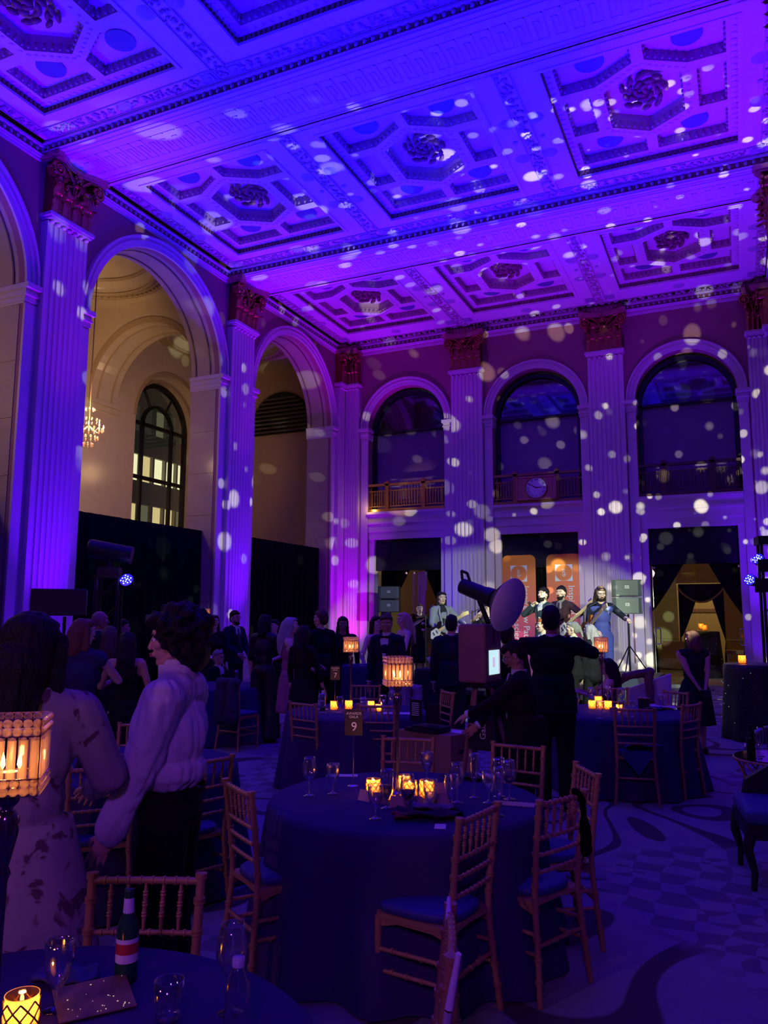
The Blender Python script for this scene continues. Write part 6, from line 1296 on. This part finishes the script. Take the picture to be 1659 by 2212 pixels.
t = thing('trombone', 'brass trombone held by the woman at the left of the stage', 'trombone', (-6.15, 15.10, SV+1.20)); g = MB(); g.tube([(0, 0.2, 0.05), (0.02, -0.55, -0.12)], 0.012, 8); g.tube([(0.07, 0.15, 0.05), (0.08, -0.55, -0.12), (0.02, -0.55, -0.12)], 0.012, 8); g.build('slide', chrome, t)
g = MB(); g.tube([(0.07, 0.15, 0.05), (0.09, 0.35, 0.10), (0.02, 0.35, 0.12), (0.0, 0.0, 0.1)], 0.014, 8); g.lathe([(0.014, 0), (0.02, -0.08), (0.04, -0.16), (0.09, -0.22)], 18, (0, 0, 0), fn=lambda a, z, r: (r*math.cos(a), z, 0.1+r*math.sin(a))); g.build('bell', mat('brass', (0.7, 0.5, 0.2), 0.2, 1.0), t)
# drums and keyboard
t = thing('drum_kit', 'drum kit with cymbals under pink light at the back of the stage', 'drums', (-4.35, 17.2, SV))
for nm, c, r, h in (('bass_drum', (0, 0, 0.32), 0.30, 0.36), ('snare_drum', (-0.45, -0.25, 0.62), 0.18, 0.14), ('tom', (0.0, -0.1, 0.76), 0.15, 0.2), ('floor_tom', (0.48, 0.05, 0.42), 0.2, 0.36)):
    g = MB(); 
    if nm == 'bass_drum': g.cyl((c[0], c[1]-h/2, c[2]), (c[0], c[1]+h/2, c[2]), r, r, 26)
    else: g.cyl((c[0], c[1], c[2]-h/2), (c[0], c[1], c[2]+h/2), r, r, 24)
    g.build(nm, mat('drum_shell', (0.45, 0.10, 0.35), 0.25, coat=0.5), t)
for cx, cy_, cz in ((-0.6, 0.2, 1.05), (0.45, 0.2, 1.1), (-0.75, -0.3, 0.85)): g = MB(); g.lathe([(0.005, 0.03), (0.04, 0.02), (0.22, 0)], 24, (cx, cy_, cz)); g.build('cymbal', mat('cymbal_brass', (0.8, 0.6, 0.3), 0.2, 1.0), t); g = MB(); g.cyl((cx, cy_, 0), (cx, cy_, cz), 0.012, 0.012); g.build('stand', chrome, t)
t = thing('keyboard', 'keyboard on a stand in front of the drummer', 'keyboard', (-5.45, 16.4, SV)); g = MB(); g.box((0, 0, 0.93), (1.0, 0.3, 0.09)); g.build('body', blackplastic, t); g = MB(); g.box((0, -0.05, 0.98), (0.92, 0.14, 0.01)); g.build('keys', paper, t); g = MB(); [g.cyl((s*0.3, 0, 0), (-s*0.3, 0, 0.88), 0.015, 0.015) for s in (-1, 1)]; g.build('stand', blackmetal, t)
# line array speakers
def speaker(label, loc, rz, n=2, badge=True):
    t = thing('loudspeaker', label, 'loudspeaker', loc, rz)
    for k in range(n):
        g = MB(); tl = 0.06*(k-0.5)*2; z = 0.175-0.36*k; pts = [(-0.30, -0.20), (0.30, -0.20), (0.27, 0.22), (-0.27, 0.22)]
        g.prism([(u, v) for u, v in pts], z-0.17, z+0.17, lambda u, v, w_: (u, v+tl*(w_-z), w_)); o = g.build('cabinet', blackplastic, t)
        g = MB(); g.prism([(-0.275, 0.0), (-0.22, -0.03), (0.22, -0.03), (0.275, 0.0)], z-0.155, z+0.155, lambda u, v, w_: (u, v-0.205+tl*(w_-z), w_)); g.build('grille', mat('speaker_grille', (0.10, 0.115, 0.12), 0.45), t)
        if badge: g = MB(); g.box((0, -0.242, z+0.02), (0.085, 0.006, 0.065)); g.build('badge', mat('badge_plate', (0.5, 0.5, 0.5), 0.4), t); text('lettering', 'JBL', 0.035, blackplastic, Mx((1, 0, 0), (0, 0, 1), (0, -0.247, z+0.02)), t, 0.001)
        g = MB(); g.box((0.292, 0.0, z), (0.012, 0.12, 0.16)); g.build('handle', blackmetal, t)
    return t
speaker('pair of stacked line array speakers left of the stage', (-8.72, 19.5, 2.24), 0.28)
speaker('pair of stacked speakers on a pole right of the long haired guitarist', (-2.16, 16.9, 2.20), 0.22)
for x, y, lb in ((-8.72, 19.55, 'black pole stand under the left line array speakers'), (-2.14, 16.95, 'thin pole stand under the right line array speakers')):
    zb = SV if x > -3 else 0.0; t = thing('speaker_stand', lb, 'stand', (x, y, zb)); g = MB(); g.cyl((0, 0, 0.02), (0, 0, (1.84 if x > -3 else 1.89)-zb), 0.02, 0.02, 10); g.build('pole', blackmetal, t)
    for k in range(3): a = 2*PI*k/3+0.4; g = MB(); g.cyl((0, 0, 0.75), (0.5*math.cos(a), 0.5*math.sin(a), 0.02), 0.013, 0.013, 8); g.build('leg', blackmetal, t)
t = thing('floor_monitor', 'wedge floor monitor at the right front of the stage', 'loudspeaker', (-1.95, 13.98, SV), 0.2); g = MB(); g.prism([(-0.2, 0), (0.2, 0), (0.2, 0.12), (-0.08, 0.34), (-0.2, 0.3)], -0.3, 0.3, lambda u, v, w_: (w_, -u, v)); g.build('cabinet', mat('monitor_grey', (0.05, 0.06, 0.06), 0.6), t)
t = thing('side_speaker', 'long black speaker box on a pole before the left pilaster', 'loudspeaker', (-7.55, 6.95, 1.93), 0.75); g = MB(); g.box((0.05, 0, 0), (0.62, 0.32, 0.32)); o = g.build('cabinet', blackplastic, t); bv = o.modifiers.new('b', 'BEVEL'); bv.width = 0.01; g = MB(); g.box((-0.262, -0.05, 0), (0.01, 0.10, 0.13)); g.build('handle', blackmetal, t); g = MB(); g.cyl((0.12, 0, -1.92), (0.12, 0, -0.17), 0.02, 0.02); g.build('pole', blackmetal, t)
# lighting truss with a moving head, left
t = thing('truss_tower', 'vertical black lighting truss in front of the black drape', 'truss', (-8.25, 8.55, 0), 0.6)
for sx in (-1, 1):
    for sy_ in (-1, 1): g = MB(); g.cyl((sx*0.15, sy_*0.15, 0.03), (sx*0.15, sy_*0.15, 2.30), 0.025, 0.025, 8); g.build('tube', blackmetal, t)
for k in range(6):
    for s in (-1, 1): g = MB(); g.cyl((-0.15, s*0.15, 0.1+k*0.37), (0.15, s*0.15, 0.1+(k+1)*0.37-0.03), 0.010, 0.010, 6); g.build('brace', blackmetal, t); g = MB(); g.cyl((s*0.15, -0.15, 0.1+(k+1)*0.36), (s*0.15, 0.15, 0.1+k*0.36), 0.010, 0.010, 6); g.build('brace', blackmetal, t)
g = MB(); g.box((0, 0, 0.015), (0.6, 0.6, 0.03)); g.box((0, 0, 2.32), (0.40, 0.40, 0.03)); g.build('plate', blackmetal, t)
t = thing('moving_head', 'moving head lamp standing on top of the left truss', 'stage lamp', (-8.25, 8.55, 2.335), 0.6); g = MB(); g.box((0, 0, 0.06), (0.30, 0.26, 0.12)); g.build('base', blackplastic, t); g = MB(); g.cyl((0, 0, 0.12), (0, 0, 0.30), 0.06, 0.06, 14); g.build('yoke', blackplastic, t)
g = MB(); g.cyl((-0.27, 0, 0.40), (0.30, 0, 0.30), 0.13, 0.13, 20); g.sph((-0.27, 0, 0.40), (0.06, 0.13, 0.13)); g.build('lamp_head', blackplastic, t)
def par(label, loc, target, n=14, on=True):
    t = thing('par_lamp', label, 'stage lamp', loc); t.rotation_euler = (Vector(target)-Vector(loc)).to_track_quat('-Z', 'Y').to_euler(); g = MB(); g.cyl((0, 0, 0), (0, 0, 0.16), 0.10, 0.08, 20); g.build('housing', blackplastic, t)
    g = MB(); g.cyl((0, 0, -0.004), (0, 0, 0.001), 0.092, 0.092, 20); g.build('lens', mat('blue_lens', (0.02, 0.02, 0.3), 0.3, emit=(0.02, 0.01, 1.0), estr=1.6), t)
    g = MB()
    for k in range(n): a = 2.4*k; r = 0.08*math.sqrt(k/n); g.sph((r*math.cos(a), r*math.sin(a), -0.006), 0.009, 6, 4)
    g.build('diodes', mat('blue_diode', (0.3, 0.4, 1), 0.3, emit=(0.35, 0.5, 1.0), estr=9), t)
    g = MB(); g.tube([(-0.11, 0, 0.08), (-0.12, 0, 0.20), (0.12, 0, 0.20), (0.11, 0, 0.08)], 0.008, 6); g.build('yoke', blackmetal, t)
par('glowing blue diode lamp on the left truss', (-7.93, 8.55, 2.28), (-5.0, 3.0, 5.2)); point('par_spill', (-7.90, 8.45, 2.26), 2.0, (0.1, 0.05, 1), 0.05)
t = thing('truss_tower', 'black lighting tower at the right edge carrying blue lamps', 'truss', (0.46, 14.4, 0), 0.2)
for sx in (-1, 1):
    for sy_ in (-1, 1): g = MB(); g.cyl((sx*0.12, sy_*0.12, 0.03), (sx*0.12, sy_*0.12, 3.0), 0.025, 0.025, 8); g.build('tube', blackmetal, t)
for k in range(8): g = MB(); g.cyl((-0.12, -0.12, 0.1+k*0.35), (0.12, -0.12, 0.1+(k+1)*0.35), 0.010, 0.010, 6); g.build('brace', blackmetal, t)
g = MB(); g.box((0, 0, 0.015), (0.5, 0.5, 0.03)); g.build('base_plate', blackmetal, t); g = MB(); g.box((0, 0, 3.05), (0.34, 0.34, 0.14)); g.build('top_plate', blackmetal, t)
par('lower blue diode lamp on the right tower', (0.16, 14.2, 2.40), (-3.2, 8.0, 3.6)); par('upper blue diode lamp on the right tower', (0.30, 14.2, 2.74), (-2.4, 9.5, 5.4)); 
g = MB(); g.box((0.44, 14.15, 2.30), (0.42, 0.3, 0.22)); g.box((0.46, 14.15, 2.62), (0.34, 0.3, 0.2)); g.build('lamp_bracket', blackmetal, label='black lamp bracket clamped on the right tower', cat='bracket')
# ---- photo booth
t = thing('photo_booth', 'reddish brown photo booth box on a wooden tripod with a lit screen', 'photo booth', (-1.93, 6.10, 0), -0.10); bx = mat('booth_wood', (0.30, 0.13, 0.13), 0.65, noise_amt=0.1, nscale=8)
g = MB(); g.box((0, 0, 1.49), (0.24, 0.34, 0.46)); o = g.build('case', bx, t); bv = o.modifiers.new('b', 'BEVEL'); bv.width = 0.025; bv.segments = 3
g = MB(); g.box((0.121, 0.0, 1.42), (0.006, 0.21, 0.19)); g.build('screen', mat('lit_screen', (0.6, 0.8, 0.8), 0.4, emit=(0.55, 0.85, 0.85), estr=1.0), t); g = MB(); g.box((0.125, 0.09, 1.42), (0.004, 0.03, 0.18)); g.box((0.125, -0.02, 1.42), (0.003, 0.05, 0.08)); g.build('screen_menu', mat('screen_menu', (0.5, 0.4, 0.6), 0.4, emit=(0.65, 0.55, 0.75), estr=0.9), t)
g = MB(); g.box((0.121, 0.0, 1.62), (0.008, 0.03, 0.11)); g.build('slot', blackplastic, t)
for k in range(3): a = 2*PI*k/3+0.5; g = MB(); g.cyl((0.07*math.cos(a), 0.07*math.sin(a), 1.27), (0.38*math.cos(a), 0.38*math.sin(a), 0.01), 0.018, 0.018, 8); g.build('leg', wood, t)
g = MB(); g.box((0.0, -0.02, 1.24), (0.2, 0.26, 0.03)); g.build('plate', blackmetal, t)
t = thing('flash_lamp', 'black studio flash with a big round white reflector above the photo booth', 'studio lamp', (-1.84, 6.05, 1.72)); d = Vector((0.80, -0.25, -0.30)).normalized(); a0 = Vector((-0.20, 0.0, 0.30))
g = MB(); g.cyl((0, 0, 0), a0+d*0.12, 0.02, 0.02); g.build('neck', blackmetal, t); g = MB(); g.cyl(a0-d*0.02, a0+d*0.22, 0.062, 0.065, 18); g.cyl(a0+d*0.22, a0+d*0.30, 0.072, 0.078, 18); g.build('lamp_body', blackplastic, t)
g = MB(); u_ = d.orthogonal().normalized(); v_ = d.cross(u_)
c0 = a0+d*0.30
def dish(a, z, r): q = c0+d*z+(u_*math.cos(a)+v_*math.sin(a))*r; return tuple(q)
g.lathe([(0.06, 0.0), (0.12, 0.05), (0.19, 0.11), (0.215, 0.14)], 32, fn=dish); g.build('reflector', blackplastic, t); g = MB(); g.lathe([(0.217, 0.14), (0.21, 0.155), (0.001, 0.165)], 32, fn=dish); g.build('diffuser', mat('diffuser_cloth', (0.72, 0.66, 0.76), 0.8), t)
g = MB(); g.tube([tuple(a0-d*0.02+Vector((0, 0, 0.05))), tuple(a0-d*0.03+Vector((0, 0, 0.12))), tuple(a0+d*0.03+Vector((0, 0, 0.12))), tuple(a0+d*0.06+Vector((0, 0, 0.06)))], 0.012, 8); g.build('handle', blackplastic, t)
t = thing('storage_crate', 'brown wooden crate with hand slot left of the photo booth', 'crate', (-2.62, 6.95, 0), -0.32); g = MB(); g.box((0, 0, 0.37), (0.62, 0.40, 0.72)); o = g.build('box', wood, t); g = MB(); g.box((0.311, 0.0, 0.58), (0.006, 0.16, 0.035)); g.build('slot', blackplastic, t)
t = thing('prop_stack', 'dark open laptop-like case with printed panel on the brown crate', 'case', (-2.70, 6.86, 0.735), -0.32); g = MB(); g.box((0.02, 0, 0.015), (0.36, 0.24, 0.03)); g.box((0.06, 0.0, 0.04), (0.3, 0.2, 0.02)); g.build('base', blackplastic, t); g = MB(); g.box((-0.12, 0.0, 0.17), (0.14, 0.012, 0.20)); g.box((0.04, 0.05, 0.15), (0.16, 0.012, 0.18)); g.build('lid', blackplastic, t); g = MB(); [g.box((-0.12, -0.008, 0.13+0.018*k), (0.085, 0.003, 0.007)) for k in range(7)]; g.build('printed_lines', paper, t, kind='stuff')
flat('booklet', 'purple lit sheet lying on the brown crate', -2.44, 6.94, (0.20, 0.15), -0.3, paper, 'paper', 0.732)
t = thing('hanging_sign', 'small black sign with white script hanging on the photo booth legs', 'sign', (-1.86, 5.88, 0.93), -0.15); g = MB(); g.box((0, 0, 0), (0.22, 0.01, 0.33)); g.build('board', mat('sign_black', (0.012, 0.012, 0.02), 0.6), t); text('lettering', 'Gala', 0.07, paper, Mx((0, 0, 1), (-1, 0, 0), (0.02, -0.008, -0.02)), t, 0.001)
# ---- bowl on a black high table, white chair, high tables, lounge
t = thing('high_table', 'black clothed high table with a white bowl left of the suited man', 'table', (-4.25, 11.2, 0)); g = MB(); g.box((0, 0, 0.50), (0.50, 0.5, 1.0)); o = g.build('cloth', mat('charcoal_cloth', (0.03, 0.035, 0.035), 0.9), t); bv = o.modifiers.new('b', 'BEVEL'); bv.width = 0.02
t = thing('bowl', 'white punch bowl on the black high table', 'bowl', (-4.18, 11.05, 1.0)); g = MB(); g.lathe(hollow([(0.001, 0), (0.05, 0.0), (0.06, 0.02), (0.12, 0.09), (0.145, 0.17)], 0.006), 24); g.build('bowl_body', mat('white_ceramic', (0.6, 0.66, 0.62), 0.3), t); g = MB(); [g.sph((rnd.uniform(-0.09, 0.09), rnd.uniform(-0.09, 0.09), 0.155), 0.022, 6, 4) for k in range(20)]; g.build('ice', paper, t, kind='stuff')
def cocktail(c, R_, H_, label, m, sparkle=False):
    t = cloth_table(c, label, R_, H_, 9, m, seed=int(c[0]*10))
    if sparkle:
        s_ = MB(); r2 = random.Random(int(c[1]))
        for k in range(46): a = r2.uniform(0, 2*PI); z = r2.uniform(0.1, H_-0.05); r = R_+0.035+0.05*(H_-z)/H_; s_.sph((r*math.cos(a), r*math.sin(a), z), 0.007, 5, 4)
        s_.build('sequins', mat('sequin', (0.9, 0.9, 0.9), 0.08, 1.0, emit=(0.5, 0.55, 0.5), estr=0.35), t, kind='stuff')  # glints of the sequins put in as emission
    return t
cocktail((-5.08, 10.45), 0.32, 1.07, 'high cocktail table with a purple lit top behind the second table', navycloth)
seqc = mat('black_sequin_cloth', (0.008, 0.008, 0.012), 0.35, bump=0.8, bscale=40)
cocktail((0.18, 13.15), 0.46, 1.09, 'high table in black sequin cloth with a votive at the right edge', seqc, True); cocktail((-1.1, 25.6), 0.48, 1.36, 'high table in black sequin cloth in the hallway', seqc, True)
cocktail((-9.25, 12.1), 0.3, 1.1, 'small high table by the left pilaster under the crystal stand', navycloth)
t = thing('white_chair', 'white covered chair with a high slanted back lit purple, behind the right table', 'chair', (-1.12, 10.75, 0), 0.15); wc = mat('white_cover', (0.62, 0.55, 0.66), 0.7)
g = MB(); g.prism([(-0.26, 0.45), (0.26, 0.45), (0.26, 1.06), (-0.26, 0.86)], -0.05, 0.05, lambda u, v, w_: (u, w_, v)); g.build('backrest', wc, t); g = MB(); g.box((0, 0.25, 0.44), (0.52, 0.5, 0.09)); g.build('seat', wc, t); g = MB(); g.box((-0.22, 0.25, 0.62), (0.07, 0.5, 0.3)); g.build('armrest', wc, t)
for sx in (-1, 1):
    for yy in (0.03, 0.47): g = MB(); g.cyl((sx*0.23, yy, 0), (sx*0.23, yy, 0.4), 0.02, 0.025); g.build('leg', wood, t)
cloth_blob('jacket', 'brown garment thrown over the back of the white chair', [((-1.40, 10.62, 1.02), (-1.10, 10.65, 1.08), 0.05, 0.06), ((-1.12, 10.64, 1.05), (-1.10, 10.62, 0.72), 0.055, 0.05), ((-1.40, 10.62, 1.0), (-1.5, 10.66, 0.93), 0.05, 0.03)], 0, mat('brown_garment', (0.16, 0.07, 0.07), 0.7), 'garment')
t = thing('lounge_bench', 'dark upholstered bench with curved black legs at the right edge', 'bench', (0.34, 6.25, 0), 0.15); g = MB(); g.box((0, 0, 0.46), (0.86, 0.62, 0.10)); o = g.build('cushion', cushion, t); bv = o.modifiers.new('b', 'BEVEL'); bv.width = 0.04; bv.segments = 3
g = MB(); g.box((0, 0, 0.37), (0.86, 0.62, 0.09)); g.build('frame', blackplastic, t)
for sx in (-1, 1):
    for yy in (-0.28, 0.28): g = MB(); g.tube([(sx*0.40, yy, 0.36), (sx*0.425, yy, 0.26), (sx*0.39, yy, 0.12), (sx*0.40, yy, 0.0)], [0.04, 0.032, 0.022, 0.02], 8); g.build('leg', blackplastic, t)
g = MB(); g.prism([(-0.36, 0.5), (0.43, 0.5), (0.43, 0.78), (-0.1, 0.76), (-0.34, 0.6)], 0.27, 0.34, lambda u, v, w_: (u, w_, v)); g.build('backrest', blackplastic, t)
t = thing('side_table', 'round gold side table with lattice base at the right edge', 'table', (0.22, 7.95, 0)); g = MB(); g.cyl((0, 0, 0.53), (0, 0, 0.55), 0.345, 0.345, 36); g.build('top', mat('black_glass_top', (0.01, 0.01, 0.012), 0.08), t)
g = MB()
for k in range(32): a, b = 2*PI*k/32, 2*PI*(k+1)/32; [g.cyl((r*math.cos(a), r*math.sin(a), z), (r*math.cos(b), r*math.sin(b), z), 0.011, 0.011, 6) for r, z in ((0.35, 0.53), (0.26, 0.02))]
g.build('rim', chairgold, t); g = MB()
for k in range(10):
    for s in (-1, 1): a = 2*PI*k/10; b = a+s*2*PI/10; c = a+s*4*PI/10; g.tube([(0.33*math.cos(a), 0.33*math.sin(a), 0.53), (0.27*math.cos(b), 0.27*math.sin(b), 0.28), (0.26*math.cos(c), 0.26*math.sin(c), 0.02)], 0.008, 6)
g.build('lattice', chairgold, t)
t = thing('ice_bucket', 'chrome ice bucket on the gold side table', 'bucket', (0.24, 7.88, 0.55)); g = MB(); g.lathe(hollow([(0.001, 0), (0.075, 0.0), (0.085, 0.03), (0.105, 0.26), (0.112, 0.265)], 0.004), 28); g.build('bucket_body', chrome, t)
bottle(0.02, 7.86, 0.55, 'dark bottle with pale label on the gold side table', mat('dark_bottle', (0.01, 0.015, 0.02), 0.08), 1.15, False); gl('flute', 0.08, 7.80, 'champagne flute beside the ice bucket', 0.55); gl('flute', 0.10, 7.93, 'second champagne flute beside the ice bucket', 0.55); gl('tumb', 0.0, 8.02, 'tumbler on the gold side table', 0.55)
# ---- hallway furniture
t = thing('sofa', 'low brown armchair against the pale hallway wall', 'armchair', (-2.15, 28.9, 0)); g = MB(); g.box((0, 0, 0.3), (0.8, 0.7, 0.5)); g.build('seat', wood, t); g = MB(); g.box((0, 0.3, 0.6), (0.8, 0.2, 0.7)); g.build('backrest', wood, t)
t = thing('console_table', 'table with turned pale legs seen through the right glass door', 'table', (0.05, 24.6, 0)); g = MB(); g.box((0, 0, 0.8), (1.0, 0.5, 0.1)); g.build('top', wood, t)
for sx in (-1, 1): g = MB(); g.lathe([(0.03, 0), (0.05, 0.1), (0.03, 0.2), (0.055, 0.5), (0.03, 0.62), (0.05, 0.75)], 12, (sx*0.42, -0.18, 0)); g.build('leg', mat('pale_paint', (0.6, 0.6, 0.35), 0.5), t)
t = thing('clothed_table', 'table with white top cloth and black skirt behind the left glass door', 'table', (-3.05, 24.4, 0)); g = MB(); g.box((0, 0, 0.55), (1.0, 0.6, 1.1)); g.build('skirt', blackcloth, t); g = MB(); g.box((0, 0, 1.16), (1.06, 0.66, 0.16)); g.build('cloth', mat('grey_white_cloth', (0.5, 0.5, 0.42), 0.8), t)
# chandelier in the aisle
t = thing('chandelier', 'lit crystal chandelier half hidden behind the near pilaster', 'chandelier', (-12.62, 12.25, 5.75)); g = MB(); g.cyl((0, 0, 0.2), (0, 0, 4.6), 0.012, 0.012); g.build('chain', bronze, t)
g = MB(); ems = MB(); rr = random.Random(5)
for ring, (r, z, n) in enumerate(((0.10, 0.45, 8), (0.22, 0.20, 12), (0.30, 0.0, 16), (0.20, -0.18, 12), (0.10, -0.33, 8))):
    for k in range(n):
        a = 2*PI*k/n; g.sph((r*math.cos(a), r*math.sin(a), z), (0.022, 0.022, 0.04), 6, 5)
        if ring == 2 and k % 2 == 0: ems.lathe([(0.001, 0.04), (0.014, 0.06), (0.010, 0.10), (0.001, 0.13)], 8, (r*math.cos(a), r*math.sin(a), z)); g.tube([(0, 0, 0.1), (r*0.6*math.cos(a), r*0.6*math.sin(a), -0.06), (r*math.cos(a), r*math.sin(a), 0.03)], 0.008, 5)
g.build('crystals', crystal, t, kind='stuff'); ems.build('bulbs', mat('bulb', (1, 0.8, 0.5), emit=(1.0, 0.72, 0.35), estr=14), t)
